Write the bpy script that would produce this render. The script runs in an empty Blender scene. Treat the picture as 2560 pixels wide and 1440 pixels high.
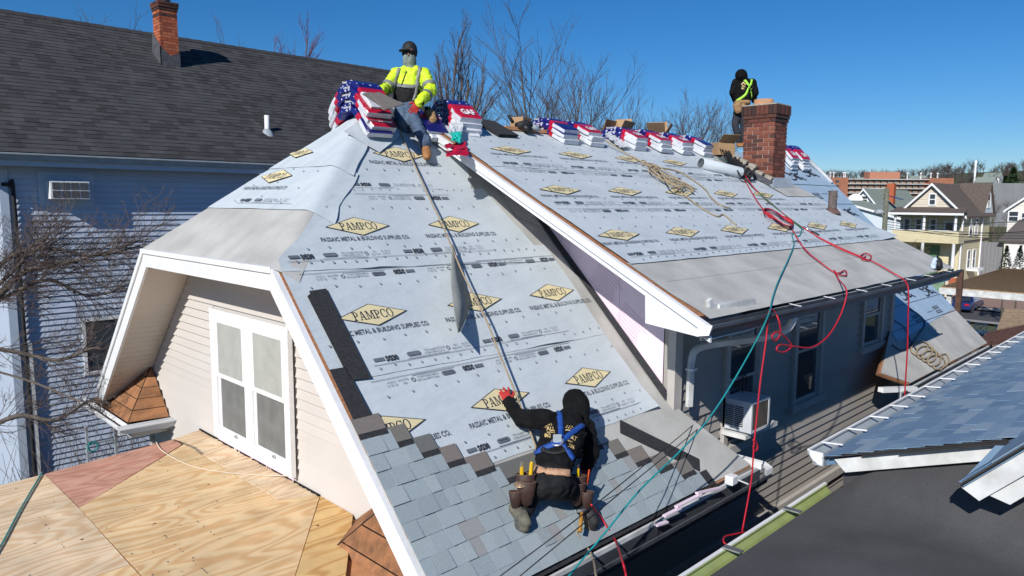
import bpy, bmesh, math, random
from mathutils import Vector, Matrix, noise
from mathutils.bvhtree import BVHTree
random.seed(7)
sc = bpy.context.scene
col = sc.collection
# ---------------------------------------------------------------- camera
CAM = Vector((-2.8948, -7.2354, -0.9822)); YAW, PIT, ROL, FPX = 0.7872, -0.1181, 0.0068, 1828.6
FW = Vector((math.cos(PIT)*math.cos(YAW), math.cos(PIT)*math.sin(YAW), math.sin(PIT)))
_r = Vector((math.sin(YAW), -math.cos(YAW), 0)); _u = _r.cross(FW)
RT = _r*math.cos(ROL) + _u*math.sin(ROL); UP = -_r*math.sin(ROL) + _u*math.cos(ROL)
cd = bpy.data.cameras.new('camera'); cam = bpy.data.objects.new('camera', cd); col.objects.link(cam)
cd.sensor_width = 36; cd.lens = 36*FPX/2560; cd.clip_end = 5000; cd.clip_start = 0.05
cam.matrix_world = Matrix(((RT.x, UP.x, -FW.x, CAM.x), (RT.y, UP.y, -FW.y, CAM.y), (RT.z, UP.z, -FW.z, CAM.z), (0, 0, 0, 1)))
sc.camera = cam
# ---------------------------------------------------------------- sky, sun, exposure
SUNV = Vector((2.75, 1.0, -1.95)).normalized()          # the way the light travels
w = bpy.data.worlds.new('World'); sc.world = w; w.use_nodes = True
nt = w.node_tree; nt.nodes.clear()
sky = nt.nodes.new('ShaderNodeTexSky'); sky.sky_type = 'NISHITA'; sky.sun_disc = False
sky.sun_elevation = math.asin(-SUNV.z); sky.sun_rotation = math.atan2(-SUNV.x, -SUNV.y)
sky.air_density = 1.0; sky.dust_density = 0.0; sky.ozone_density = 10.0
bg = nt.nodes.new('ShaderNodeBackground'); bg.inputs[1].default_value = 0.09
wo = nt.nodes.new('ShaderNodeOutputWorld')
hs = nt.nodes.new('ShaderNodeHueSaturation'); hs.inputs['Saturation'].default_value = 1.15
nt.links.new(sky.outputs[0], hs.inputs['Color']); nt.links.new(hs.outputs[0], bg.inputs[0]); nt.links.new(bg.outputs[0], wo.inputs[0])
sl = bpy.data.lights.new('sun', 'SUN'); sl.energy = 5.0; sl.angle = math.radians(.5); sl.color = (1, .965, .91)
so = bpy.data.objects.new('sun', sl); col.objects.link(so); so.rotation_euler = SUNV.to_track_quat('-Z', 'Y').to_euler(); so.location = (-20, -10, 25)
sc.view_settings.view_transform = 'Standard'; sc.view_settings.look = 'None'
sc.view_settings.exposure = 0.0; sc.view_settings.gamma = 1.0
# ---------------------------------------------------------------- where a line of sight meets a real surface
def ray(q):
    d = FW*FPX + RT*(q[0]-1280) - UP*(q[1]-720); return d.normalized()
def hit(q, pl):
    n, c = Vector(pl[0]), pl[1]; d = ray(q); return CAM + d*((c-n.dot(CAM))/n.dot(d))
def U(q, d):
    r = ray(q); return CAM + r*(d/r.dot(FW))
X = lambda c: ((1, 0, 0), c)
Y = lambda c: ((0, 1, 0), c)
Z = lambda c: ((0, 0, 1), c)
m, md = 0.9925, 0.4994
ST = ((0, -m, 1), 0); DO = ((0, -md, 1), 0)
XC, HC, YC = 1.92, -1.54, 1.55                            # clipped gable: apex along the ridge, height of its eave
CL = ((HC/XC, 0, 1), HC)
CL = ((-(-HC)/XC, 0, 1), HC)
GR = -7.0                                                  # ground beside the house; the ridge is z = 0
# ---------------------------------------------------------------- mesh helpers
def V(*a): return Vector(a)
class MB:
    def __init__(s): s.v = []; s.f = []; s.m = []; s.sm = []
    def add(s, vs, fs, mi=0, smooth=False):
        b = len(s.v); s.v += [tuple(v) for v in vs]
        for f in fs: s.f.append([b+i for i in f]); s.m.append(mi); s.sm.append(smooth)
        return s
    def box(s, lo, hi, mi=0, M=None):
        vs = [Vector((x, y, z)) for z in (lo[2], hi[2]) for y in (lo[1], hi[1]) for x in (lo[0], hi[0])]
        if M is not None: vs = [M @ v for v in vs]
        return s.add(vs, [(0, 2, 3, 1), (4, 5, 7, 6), (0, 1, 5, 4), (2, 6, 7, 3), (0, 4, 6, 2), (1, 3, 7, 5)], mi)
    def cbox(s, c, sz, mi=0, M=None):
        return s.box([c[i]-sz[i]/2 for i in range(3)], [c[i]+sz[i]/2 for i in range(3)], mi, M)
    def bar(s, a, b, w, h, up=(0, 0, 1), mi=0):
        a, b = Vector(a), Vector(b); d = (b-a).normalized(); up = Vector(up)
        r = d.cross(up).normalized(); uu = r.cross(d).normalized()
        vs = [p + r*(sx*w/2) + uu*(sz*h/2) for p in (a, b) for sz in (-1, 1) for sx in (-1, 1)]
        return s.add(vs, [(0, 1, 3, 2), (4, 6, 7, 5), (0, 4, 5, 1), (2, 3, 7, 6), (0, 2, 6, 4), (1, 5, 7, 3)], mi)
    def prism(s, poly, off, mi=0, mside=None):
        n = len(poly); off = Vector(off); p = [Vector(q) for q in poly]
        s.add(p + [q+off for q in p], [list(range(n))[::-1], list(range(n, 2*n))], mi)
        b = len(s.v)-2*n
        for i in range(n):
            j = (i+1) % n; s.f.append([b+i, b+j, b+n+j, b+n+i]); s.m.append(mi if mside is None else mside); s.sm.append(False)
        return s
    def tube(s, pts, r, n=6, mi=0, caps=True, smooth=True):
        pts = [Vector(p) for p in pts]; k = len(pts); rs = r if isinstance(r, (list, tuple)) else [r]*k
        ref = None; rings = []; b = len(s.v)
        for i in range(k):
            d = (pts[min(i+1, k-1)]-pts[max(i-1, 0)])
            d = d.normalized() if d.length > 1e-9 else Vector((0, 0, 1))
            if ref is None: ref = d.orthogonal().normalized()
            ref = (ref - d*ref.dot(d)); ref = ref.normalized() if ref.length > 1e-6 else d.orthogonal().normalized()
            bi = d.cross(ref)
            for j in range(n):
                a = 2*math.pi*j/n; s.v.append(tuple(pts[i] + (ref*math.cos(a)+bi*math.sin(a))*rs[i]))
        for i in range(k-1):
            for j in range(n):
                s.f.append([b+i*n+j, b+i*n+(j+1) % n, b+(i+1)*n+(j+1) % n, b+(i+1)*n+j]); s.m.append(mi); s.sm.append(smooth)
        if caps:
            s.f.append([b+j for j in range(n)][::-1]); s.m.append(mi); s.sm.append(False)
            s.f.append([b+(k-1)*n+j for j in range(n)]); s.m.append(mi); s.sm.append(False)
        return s
    def sweep(s, prof, pts, ups, mi=0, closed=False, caps=True):
        """prof: 2D outline (side, up) carried along pts with a fixed up each"""
        pts = [Vector(p) for p in pts]; k = len(pts); n = len(prof); b = len(s.v)
        for i in range(k):
            d = (pts[min(i+1, k-1)]-pts[max(i-1, 0)]).normalized(); u = Vector(ups); r = d.cross(u).normalized(); uu = r.cross(d)
            for (a, c) in prof: s.v.append(tuple(pts[i]+r*a+uu*c))
        last = n if closed else n-1
        for i in range(k-1):
            for j in range(last):
                s.f.append([b+i*n+j, b+i*n+(j+1) % n, b+(i+1)*n+(j+1) % n, b+(i+1)*n+j]); s.m.append(mi); s.sm.append(False)
        if closed and caps:
            s.f.append([b+j for j in range(n)][::-1]); s.m.append(mi); s.sm.append(False)
            s.f.append([b+(k-1)*n+j for j in range(n)]); s.m.append(mi); s.sm.append(False)
        return s
    def lathe(s, c, prof, n=16, mi=0, axis=(0, 0, 1)):
        a = Vector(axis).normalized(); e1 = a.orthogonal().normalized(); e2 = a.cross(e1); b = len(s.v); k = len(prof); c = Vector(c)
        for (r, z) in prof:
            for j in range(n):
                t = 2*math.pi*j/n; s.v.append(tuple(c + a*z + (e1*math.cos(t)+e2*math.sin(t))*r))
        for i in range(k-1):
            for j in range(n):
                s.f.append([b+i*n+j, b+i*n+(j+1) % n, b+(i+1)*n+(j+1) % n, b+(i+1)*n+j]); s.m.append(mi); s.sm.append(True)
        return s
    def mesh(s, name, mats, off=(0, 0, 0)):
        me = bpy.data.meshes.new(name); o = Vector(off)
        me.from_pydata([tuple(Vector(v)-o) for v in s.v], [], s.f)
        for mt in (mats if isinstance(mats, (list, tuple)) else [mats]): me.materials.append(mt)
        me.polygons.foreach_set('material_index', s.m); me.polygons.foreach_set('use_smooth', s.sm)
        me.validate(clean_customdata=False); me.update(); return me
    def build(s, name, mats, parent=None, **kw):
        return link(name, s.mesh(name, mats, root_loc(parent)), parent, **kw)
def root_loc(p):
    l = Vector((0, 0, 0))
    while p is not None: l += p.location; p = p.parent
    return l
def link(name, data, parent=None, kind=None, label=None, cat=None, group=None):
    o = bpy.data.objects.new(name, data); col.objects.link(o)
    if parent is not None: o.parent = parent
    return tag(o, label, cat, group, kind)
def tag(o, label=None, cat=None, group=None, kind=None):
    if label: o['label'] = label
    if cat: o['category'] = cat
    if group: o['group'] = group
    if kind: o['kind'] = kind
    return o
def thing(name, loc, label, cat, group=None, rz=0):
    o = bpy.data.objects.new(name, None); o.empty_display_size = .1; col.objects.link(o); o.location = loc; o.rotation_euler = (0, 0, rz)
    return tag(o, label, cat, group)
def inst(o_mesh, name, parent, M):
    """another piece that shares mesh data, placed by a matrix in world space"""
    o = bpy.data.objects.new(name, o_mesh); col.objects.link(o); o.parent = parent
    o.matrix_local = Matrix.Translation(-root_loc(parent)) @ M
    return o
def bevel(o, wd=.01, seg=2):
    b = o.modifiers.new('bevel', 'BEVEL'); b.width = wd; b.segments = seg; b.limit_method = 'ANGLE'; return o
def cr(pts, n=8):
    """smooth curve through points"""
    P = [Vector(p) for p in pts]; out = []
    for i in range(len(P)-1):
        p0 = P[max(i-1, 0)]; p1 = P[i]; p2 = P[i+1]; p3 = P[min(i+2, len(P)-1)]
        for k in range(n):
            t = k/n; out.append(.5*((2*p1)+(p2-p0)*t+(2*p0-5*p1+4*p2-p3)*t*t+(3*p1-p0-3*p2+p3)*t**3))
    out.append(P[-1]); return out
def frame(o, u, v):
    u, v = Vector(u).normalized(), Vector(v).normalized(); n = u.cross(v).normalized(); v = n.cross(u)
    return Matrix(((u.x, v.x, n.x, o[0]), (u.y, v.y, n.y, o[1]), (u.z, v.z, n.z, o[2]), (0, 0, 0, 1)))
NS = Vector((0, -m, 1)).normalized(); ND = Vector((0, -md, 1)).normalized(); NC = Vector((HC/XC, 0, 1)).normalized()
def sp(x, y, h=0): return Vector((x, y, m*y)) + NS*h
def dp(x, y, h=0): return Vector((x, y, md*y)) + ND*h
# ---------------------------------------------------------------- procedural materials
def rgb(r, g, b):
    f = lambda c: ((c/255)/12.92 if c/255 <= .04045 else (((c/255)+.055)/1.055)**2.4)
    return (f(r), f(g), f(b), 1)
def M(name, base, col2=None, rough=.75, scale=6, stretch=(1, 1, 1), detail=4, bump=0, bscale=80, metal=0, rnd=0, spec=.4, ramp=(.35, .65), coord='pos', bdist=.01, fine=0, sheen=0, coat=0):
    mt = bpy.data.materials.new(name); mt.use_nodes = True; n = mt.node_tree.nodes; l = mt.node_tree.links
    b = n['Principled BSDF']; b.inputs['Roughness'].default_value = rough; b.inputs['Metallic'].default_value = metal
    b.inputs['Specular IOR Level'].default_value = spec
    if coat: b.inputs['Coat Weight'].default_value = coat
    if sheen: b.inputs['Sheen Weight'].default_value = sheen
    if coord == 'pos': src = n.new('ShaderNodeNewGeometry').outputs['Position']
    else: src = n.new('ShaderNodeTexCoord').outputs['Object']
    mp = n.new('ShaderNodeMapping'); l.new(src, mp.inputs[0]); mp.inputs['Scale'].default_value = stretch
    base = tuple(base)+(1,) if len(base) == 3 else base
    col2 = col2 or tuple(c*.82 for c in base[:3])+(1,)
    col2 = tuple(col2)+(1,) if len(col2) == 3 else col2
    nz = n.new('ShaderNodeTexNoise'); nz.inputs['Scale'].default_value = scale; nz.inputs['Detail'].default_value = detail; l.new(mp.outputs[0], nz.inputs[0])
    rp = n.new('ShaderNodeValToRGB'); rp.color_ramp.elements[0].position, rp.color_ramp.elements[1].position = ramp
    rp.color_ramp.elements[0].color = base; rp.color_ramp.elements[1].color = col2; l.new(nz.outputs[0], rp.inputs[0])
    out = rp.outputs[0]
    if fine:
        n2 = n.new('ShaderNodeTexNoise'); n2.inputs['Scale'].default_value = bscale; n2.inputs['Detail'].default_value = 2; l.new(src, n2.inputs[0])
        mr = n.new('ShaderNodeMapRange'); mr.inputs[1].default_value = .3; mr.inputs[2].default_value = .7; mr.inputs[3].default_value = 1-fine; mr.inputs[4].default_value = 1+fine; l.new(n2.outputs[0], mr.inputs[0])
        mx = n.new('ShaderNodeMix'); mx.data_type = 'RGBA'; mx.blend_type = 'MULTIPLY'; mx.inputs[0].default_value = 1; l.new(out, mx.inputs[6]); l.new(mr.outputs[0], mx.inputs[7]); out = mx.outputs[2]
    if rnd:
        oi = n.new('ShaderNodeObjectInfo'); mr = n.new('ShaderNodeMapRange'); mr.inputs[3].default_value = 1-rnd; mr.inputs[4].default_value = 1+rnd; l.new(oi.outputs['Random'], mr.inputs[0])
        mx = n.new('ShaderNodeMix'); mx.data_type = 'RGBA'; mx.blend_type = 'MULTIPLY'; mx.inputs[0].default_value = 1; l.new(out, mx.inputs[6]); l.new(mr.outputs[0], mx.inputs[7]); out = mx.outputs[2]
    l.new(out, b.inputs['Base Color'])
    if bump:
        nb = n.new('ShaderNodeTexNoise'); nb.inputs['Scale'].default_value = bscale; nb.inputs['Detail'].default_value = 3; l.new(mp.outputs[0], nb.inputs[0])
        bp = n.new('ShaderNodeBump'); bp.inputs['Strength'].default_value = bump; bp.inputs['Distance'].default_value = bdist; l.new(nb.outputs[0], bp.inputs['Height']); l.new(bp.outputs[0], b.inputs['Normal'])
    mt['bs'] = 1
    return mt
def ramp_random(name, cols, rough=.9, bump=.4, bscale=250, fine=.18, extra=None):
    """colour picked per piece from a list, with granule speckle"""
    mt = M(name, (1, 1, 1), (1, 1, 1), rough=rough, bump=bump, bscale=bscale, fine=fine, bdist=.004)
    n = mt.node_tree.nodes; l = mt.node_tree.links; oi = n.new('ShaderNodeObjectInfo'); rp = n.new('ShaderNodeValToRGB'); rp.color_ramp.interpolation = 'CONSTANT'
    e = rp.color_ramp.elements
    for i, c in enumerate(cols):
        el = e[i] if i < 2 else e.new(i/len(cols)); el.position = i/len(cols); el.color = c
    l.new(oi.outputs['Random'], rp.inputs[0])
    mx = n.new('ShaderNodeMix'); mx.data_type = 'RGBA'; mx.blend_type = 'MULTIPLY'; mx.inputs[0].default_value = 1
    b = n['Principled BSDF']; old = b.inputs['Base Color'].links[0].from_socket
    l.new(rp.outputs[0], mx.inputs[6]); l.new(old, mx.inputs[7]); l.new(mx.outputs[2], b.inputs['Base Color'])
    return mt
def plywood(name, c1, c2, rot, sc_=1.0):
    mt = bpy.data.materials.new(name); mt.use_nodes = True; n = mt.node_tree.nodes; l = mt.node_tree.links; b = n['Principled BSDF']; b.inputs['Roughness'].default_value = .7
    g = n.new('ShaderNodeNewGeometry'); oi = n.new('ShaderNodeObjectInfo'); ad = n.new('ShaderNodeVectorMath'); ad.operation = 'ADD'
    ml = n.new('ShaderNodeVectorMath'); ml.operation = 'SCALE'; ml.inputs[3].default_value = 31; l.new(oi.outputs['Random'], ml.inputs[0]); l.new(g.outputs['Position'], ad.inputs[0]); l.new(ml.outputs[0], ad.inputs[1])
    mp = n.new('ShaderNodeMapping'); mp.inputs['Rotation'].default_value = (0, 0, rot); mp.inputs['Scale'].default_value = (.55*sc_, 2.1*sc_, 1); l.new(ad.outputs[0], mp.inputs[0])
    nz = n.new('ShaderNodeTexNoise'); nz.inputs['Scale'].default_value = 1.0; nz.inputs['Detail'].default_value = 2.2; nz.inputs['Roughness'].default_value = .42; l.new(mp.outputs[0], nz.inputs[0])
    mu = n.new('ShaderNodeMath'); mu.operation = 'MULTIPLY'; mu.inputs[1].default_value = 95; l.new(nz.outputs[0], mu.inputs[0])
    si = n.new('ShaderNodeMath'); si.operation = 'SINE'; l.new(mu.outputs[0], si.inputs[0])
    rp = n.new('ShaderNodeValToRGB'); rp.color_ramp.elements[0].position = .25; rp.color_ramp.elements[1].position = 1.0; rp.color_ramp.elements[0].color = c1; rp.color_ramp.elements[1].color = c2
    ms = n.new('ShaderNodeMapRange'); ms.inputs[1].default_value = -1; l.new(si.outputs[0], ms.inputs[0]); l.new(ms.outputs[0], rp.inputs[0])
    nf = n.new('ShaderNodeTexNoise'); nf.inputs['Scale'].default_value = 3.4; nf.inputs['Detail'].default_value = 5; l.new(ad.outputs[0], nf.inputs[0])
    fm = n.new('ShaderNodeMapRange'); fm.inputs[1].default_value = .3; fm.inputs[2].default_value = .7; fm.inputs[3].default_value = .80; fm.inputs[4].default_value = 1.10; l.new(nf.outputs[0], fm.inputs[0])
    mx = n.new('ShaderNodeMix'); mx.data_type = 'RGBA'; mx.blend_type = 'MULTIPLY'; mx.inputs[0].default_value = 1; l.new(rp.outputs[0], mx.inputs[6]); l.new(fm.outputs[0], mx.inputs[7])
    # small dark knots
    vo = n.new('ShaderNodeTexVoronoi'); vo.inputs['Scale'].default_value = 3.1; l.new(ad.outputs[0], vo.inputs[0])
    lt = n.new('ShaderNodeMath'); lt.operation = 'LESS_THAN'; lt.inputs[1].default_value = .045; l.new(vo.outputs['Distance'], lt.inputs[0])
    mk = n.new('ShaderNodeMix'); mk.data_type = 'RGBA'; l.new(lt.outputs[0], mk.inputs[0]); l.new(mx.outputs[2], mk.inputs[6]); mk.inputs[7].default_value = rgb(120, 70, 45)
    l.new(mk.outputs[2], b.inputs['Base Color'])
    bp = n.new('ShaderNodeBump'); bp.inputs['Strength'].default_value = .25; bp.inputs['Distance'].default_value = .003; l.new(si.outputs[0], bp.inputs['Height']); l.new(bp.outputs[0], b.inputs['Normal'])
    return mt
def glass(name, tint=(.03, .04, .05), rough=.05):
    return M(name, tint, tuple(c*1.6 for c in tint), rough=rough, spec=.9, scale=1.5, coat=.3)
MT = dict(
 membrane=M('membrane', (.53, .58, .605), (.48, .53, .56), rough=.55, scale=1.1, detail=5, bump=.42, bscale=2.6, bdist=.045, spec=.35, stretch=(1, 2.6, 2.6)),
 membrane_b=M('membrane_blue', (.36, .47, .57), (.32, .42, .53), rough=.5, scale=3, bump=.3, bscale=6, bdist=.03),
 felt=M('felt', (.475, .468, .44), (.36, .355, .335), rough=.95, scale=2.3, detail=8, bump=.25, bscale=160, fine=.12, bdist=.004),
 ink=M('ink', (.045, .05, .065), rough=.6), ink_soft=M('ink_soft', (.13, .15, .18), rough=.6), ink_pale=M('ink_pale', (.27, .30, .34), rough=.6),
 cream=M('logo_cream', (.72, .62, .36), (.68, .58, .34), rough=.6),
 white=M('white_trim', (.78, .785, .79), (.66, .665, .66), rough=.5, scale=2.5, detail=9, fine=.04, bscale=30, ramp=(.45, .8)),
 white_d=M('white_dirty', (.70, .71, .70), (.48, .48, .46), rough=.6, scale=4, detail=8),
 beige=M('beige_siding', (.565, .525, .485), (.535, .495, .455), rough=.6, scale=1.3, rnd=.02, bump=.08, bscale=120, bdist=.003),
 beige_soffit=M('beige_soffit', (.57, .53, .475), (.54, .50, .45), rough=.6, scale=1.3, rnd=.02),
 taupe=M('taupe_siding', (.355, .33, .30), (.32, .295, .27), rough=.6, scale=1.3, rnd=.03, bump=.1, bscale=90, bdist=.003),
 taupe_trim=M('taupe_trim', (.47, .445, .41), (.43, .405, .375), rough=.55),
 blue_sid=M('blue_siding', (.475, .54, .65), (.44, .505, .61), rough=.55, scale=1.1, rnd=.03, bump=.08, bscale=90, bdist=.003),
 blue_trim=M('blue_trim', (.47, .54, .64), (.43, .50, .60), rough=.5),
 wood_edge=M('deck_edge', (.42, .20, .10), (.30, .14, .07), rough=.8, scale=14, stretch=(1, 1, 3)),
 old_wood=M('old_sheathing', (.33, .15, .065), (.13, .065, .035), rough=.85, scale=3.5, stretch=(1.2, 3, 3), detail=8, rnd=.22, bump=.4, bscale=30, ramp=(.4, .75)),
 new_wood=M('new_wood', (.62, .30, .14), (.50, .24, .11), rough=.75, scale=9),
 pink=M('pink_foam', (.80, .655, .745), (.76, .61, .70), rough=.7, scale=2),
 black_sh=M('black_starter', (.022, .023, .026), (.035, .036, .04), rough=.95, scale=40, fine=.5, bscale=300, bump=.5, bdist=.004),
 black=M('black', (.012, .012, .013), (.02, .02, .022), rough=.7),
 dark=M('dark_void', (.01, .01, .011), rough=.9),
 gut_dark=M('gutter_dark', (.075, .085, .10), (.05, .055, .065), rough=.4, scale=5),
 gut_in=M('gutter_inside', (.05, .04, .03), (.02, .018, .015), rough=.95, scale=12, bump=.6, bscale=60),
 gut_grey=M('gutter_grey', (.36, .40, .43), (.28, .31, .34), rough=.45, scale=4),
 gut_lime=M('gutter_lime', (.29, .35, .13), (.24, .29, .11), rough=.5, scale=5, detail=6),
 metal=M('metal', (.55, .56, .58), (.45, .46, .48), rough=.3, metal=.8),
 glass=glass('window_glass'),
 glass_l=glass('window_glass_light', (.10, .115, .11), .08),
 screen=M('insect_screen', (.19, .195, .185), (.15, .155, .15), rough=.6),
 blind=M('blind', (.41, .42, .39), (.36, .37, .345), rough=.7),
 brick=None, mortar=M('mortar', (.50, .44, .37), (.40, .35, .30), rough=.95, scale=30, bump=.4, bscale=90),
 flap=M('roof_black', (.075, .075, .078), (.052, .052, .055), rough=.95, scale=1.4, detail=8, fine=.3, bscale=170, bump=.18, bdist=.004),
 cement=M('cement', (.40, .36, .30), (.30, .27, .22), rough=.95, scale=14, bump=.4, bscale=50),
 tar=M('tar_patch', (.10, .105, .115), (.06, .06, .07), rough=.8, scale=10, bump=.6, bscale=25),
 clay=M('clay_flue', (.50, .25, .13), (.36, .22, .13), rough=.85, scale=12),
 card=M('cardboard', (.42, .27, .15), (.36, .225, .12), rough=.85, scale=4),
 rope=M('rope_tan', (.42, .335, .22), (.27, .21, .135), rough=.95, scale=60, bump=.8, bscale=120),
 red=M('red_hose', (.50, .012, .03), (.40, .01, .025), rough=.5), teal=M('teal_hose', (.01, .26, .28), (.01, .2, .22), rough=.45),
 green_r=M('green_rope', (.02, .16, .09), rough=.6), cable=M('black_cable', (.012, .012, .014), rough=.5),
 bark=M('bark', (.15, .125, .105), (.085, .07, .06), rough=.95, scale=16, bump=.5, bscale=40), twig=M('twig', (.135, .105, .095), (.09, .07, .065), rough=.95), twig_red=M('twig_red', (.16, .045, .06), (.10, .03, .04), rough=.95), twig_grey=M('twig_grey', (.11, .098, .10), (.075, .066, .07), rough=.95), twig_gold=M('twig_gold', (.20, .15, .06), (.13, .10, .05), rough=.95),
 grass=M('grass', (.045, .075, .02), (.09, .085, .04), rough=1, scale=.6, detail=9, fine=.3, bscale=20), asphalt=M('asphalt', (.055, .055, .058), (.075, .074, .073), rough=.95, scale=2, fine=.2), walk=M('sidewalk', (.36, .34, .31), (.29, .275, .25), rough=.9, scale=2), paver=M('paver', (.30, .19, .15), (.24, .155, .12), rough=.9, scale=3, fine=.1, bscale=12),
)
MT['brick'] = ramp_random('brick', [rgb(125, 72, 58), rgb(112, 60, 48), rgb(98, 56, 47), rgb(132, 80, 62), rgb(84, 52, 46), rgb(118, 66, 52)], bscale=60, fine=.14)
MT['brick_o'] = ramp_random('brick_orange', [rgb(172, 92, 60), rgb(160, 80, 52), rgb(182, 104, 70), rgb(142, 72, 50), rgb(168, 98, 68)], bscale=60, fine=.14)
MT['brick_dark'] = ramp_random('brick_sooty', [rgb(86, 54, 46), rgb(70, 48, 44), rgb(98, 58, 48), rgb(60, 44, 42)], bscale=60, fine=.16)
MT['tab'] = ramp_random('new_shingle', [rgb(150, 161, 165), rgb(145, 156, 160), rgb(156, 166, 169), rgb(146, 147, 147), rgb(149, 160, 163), rgb(142, 152, 156), rgb(153, 163, 167), rgb(147, 158, 161)], fine=.22, bscale=220)
MT['lap'] = ramp_random('shingle_headlap', [rgb(116, 112, 106), rgb(106, 106, 103), rgb(122, 114, 108)], fine=.3, bscale=220)
MT['bluetab'] = ramp_random('blue_shingle', [rgb(106, 133, 160), rgb(120, 144, 166), rgb(98, 124, 152), rgb(132, 152, 170), rgb(102, 128, 156), rgb(112, 138, 162)], fine=.25, bscale=200)
MT['slate'] = M('charcoal_shingle', (.056, .056, .06), (.043, .043, .047), rough=.95, scale=2.2, detail=6, fine=.3, bscale=110, bump=.4, bdist=.006)
MT['slate2'] = M('charcoal_shingle_dark', (.04, .039, .041), (.03, .03, .032), rough=.95, scale=2.2, detail=6, fine=.3, bscale=110, bump=.4, bdist=.006)
MT['slate3'] = M('charcoal_shingle_warm', (.064, .063, .065), (.05, .05, .052), rough=.95, scale=2.2, detail=6, fine=.3, bscale=110, bump=.4, bdist=.006)
MT['ply1'] = plywood('plywood_tan', rgb(226, 197, 152), rgb(211, 170, 120), .6)
MT['ply2'] = plywood('plywood_pale', rgb(228, 204, 170), rgb(214, 180, 140), -.5)
MT['ply3'] = plywood('plywood_pinkish', rgb(204, 156, 134), rgb(186, 130, 108), 1.2, 1.3)
MT['ply4'] = plywood('plywood_gold', rgb(220, 184, 126), rgb(198, 150, 88), .2)
# ================================================================ printed marks (flat meshes)
def text2d(txt, size=1.0, res=2, bold=0):
    c = bpy.data.curves.new('t', 'FONT'); c.body = txt; c.size = size; c.resolution_u = res; c.align_x = 'CENTER'; c.align_y = 'CENTER'; c.offset = bold
    o = bpy.data.objects.new('t', c); col.objects.link(o); dg = bpy.context.evaluated_depsgraph_get()
    me = bpy.data.meshes.new_from_object(o.evaluated_get(dg)); vs = [v.co.copy() for v in me.vertices]; fs = [list(p.vertices) for p in me.polygons]
    col.objects.unlink(o); bpy.data.objects.remove(o); bpy.data.curves.remove(c); bpy.data.meshes.remove(me)
    return vs, fs
def put_text(mb, txt, size, x, y, mi=0, width=None, bold=0, flip=False, z=0):
    vs, fs = text2d(txt, size, 2, bold); w_ = max(v.x for v in vs)-min(v.x for v in vs); k = (width/w_) if width else 1
    s = -1 if flip else 1
    mb.add([Vector((x+s*v.x*k, y+s*v.y, z)) for v in vs], fs, mi)
def arc2(mb, cx, cy, rx, ry, t, a0, a1, n=14, mi=0, z=0, sx=1):
    vs = []; fs = []
    for i in range(n+1):
        a = a0+(a1-a0)*i/n
        vs += [Vector((cx+sx*rx*math.cos(a), cy+ry*math.sin(a), z)), Vector((cx+sx*(rx-t)*math.cos(a), cy+(ry-t*.62)*math.sin(a), z))]
    for i in range(n): fs.append((2*i, 2*i+1, 2*i+3, 2*i+2))
    mb.add(vs, fs, mi)
def slab_word(mb, word, h, x0, y0, width, mi=0, z=0):
    """heavy slab-serif capitals drawn as strokes"""
    adv = {'P': .86, 'A': 1.0, 'M': 1.22, 'C': .92, 'O': .98}; tot = sum(adv[c] for c in word); k = width/(tot*h)
    x = x0
    def bx(a, b, c, d): mb.add([Vector((x+a*h*k, y0+b*h, z)), Vector((x+c*h*k, y0+b*h, z)), Vector((x+c*h*k, y0+d*h, z)), Vector((x+a*h*k, y0+d*h, z))], [(0, 1, 2, 3)], mi)
    def sl(a, b, c, d, t): mb.add([Vector((x+a*h*k, y0+b*h, z)), Vector((x+(a+t)*h*k, y0+b*h, z)), Vector((x+(c+t)*h*k, y0+d*h, z)), Vector((x+c*h*k, y0+d*h, z))], [(0, 1, 2, 3)], mi)
    for c in word:
        if c == 'P':
            bx(.13, 0, .32, 1); bx(0, 0, .46, .1); bx(0, .9, .4, 1); arc2(mb, x+.4*h*k, y0+.72*h, .36*h*k, .28*h, .17*h*k, -math.pi/2, math.pi/2, 10, mi, z); bx(.3, .44, .42, .54)
        elif c == 'A':
            sl(.1, 0, .4, 1, .1); sl(.66, 0, .4, 1, .2); bx(.22, .28, .72, .38); bx(-.02, 0, .32, .09); bx(.56, 0, .98, .09)
        elif c == 'M':
            bx(.1, 0, .22, 1); bx(.88, 0, 1.07, 1); sl(.5, .05, .12, 1, .18); sl(.5, .05, .86, 1, .1); bx(0, 0, .34, .09); bx(.76, 0, 1.18, .09); bx(0, .91, .24, 1); bx(.88, .91, 1.18, 1)
        elif c == 'C':
            arc2(mb, x+.46*h*k, y0+.5*h, .44*h*k, .52*h, .18*h*k, .75, 2*math.pi-.75, 16, mi, z); bx(.74, .66, .84, 1); bx(.74, .0, .84, .28)
        elif c == 'O': arc2(mb, x+.47*h*k, y0+.5*h, .46*h*k, .52*h, .18*h*k, 0, 2*math.pi, 20, mi, z)
        x += adv[c]*h*k
def logo_mesh(w_=.72, h_=.24):
    mb = MB(); a, b = w_/2, h_/2; t = .93
    mb.add([V(-a, 0, 0), V(0, -b, 0), V(a, 0, 0), V(0, b, 0)], [(0, 1, 2, 3)], 1)
    mb.add([V(-a*t, 0, .0012), V(0, -b*t, .0012), V(a*t, 0, .0012), V(0, b*t, .0012)], [(0, 1, 2, 3)], 0)
    slab_word(mb, 'PAMPCO', .092, -.205, -.046, .41, 1, .0024)
    return mb.mesh('printed_logo', [MT['cream'], MT['ink']])
def caption_mesh():
    mb = MB(); put_text(mb, 'PASSAIC METAL & BUILDING SUPPLIES CO.', .068, 0, 0, 0, width=.98, bold=.0012)
    return mb.mesh('printed_caption', [MT['ink_soft']])
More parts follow.
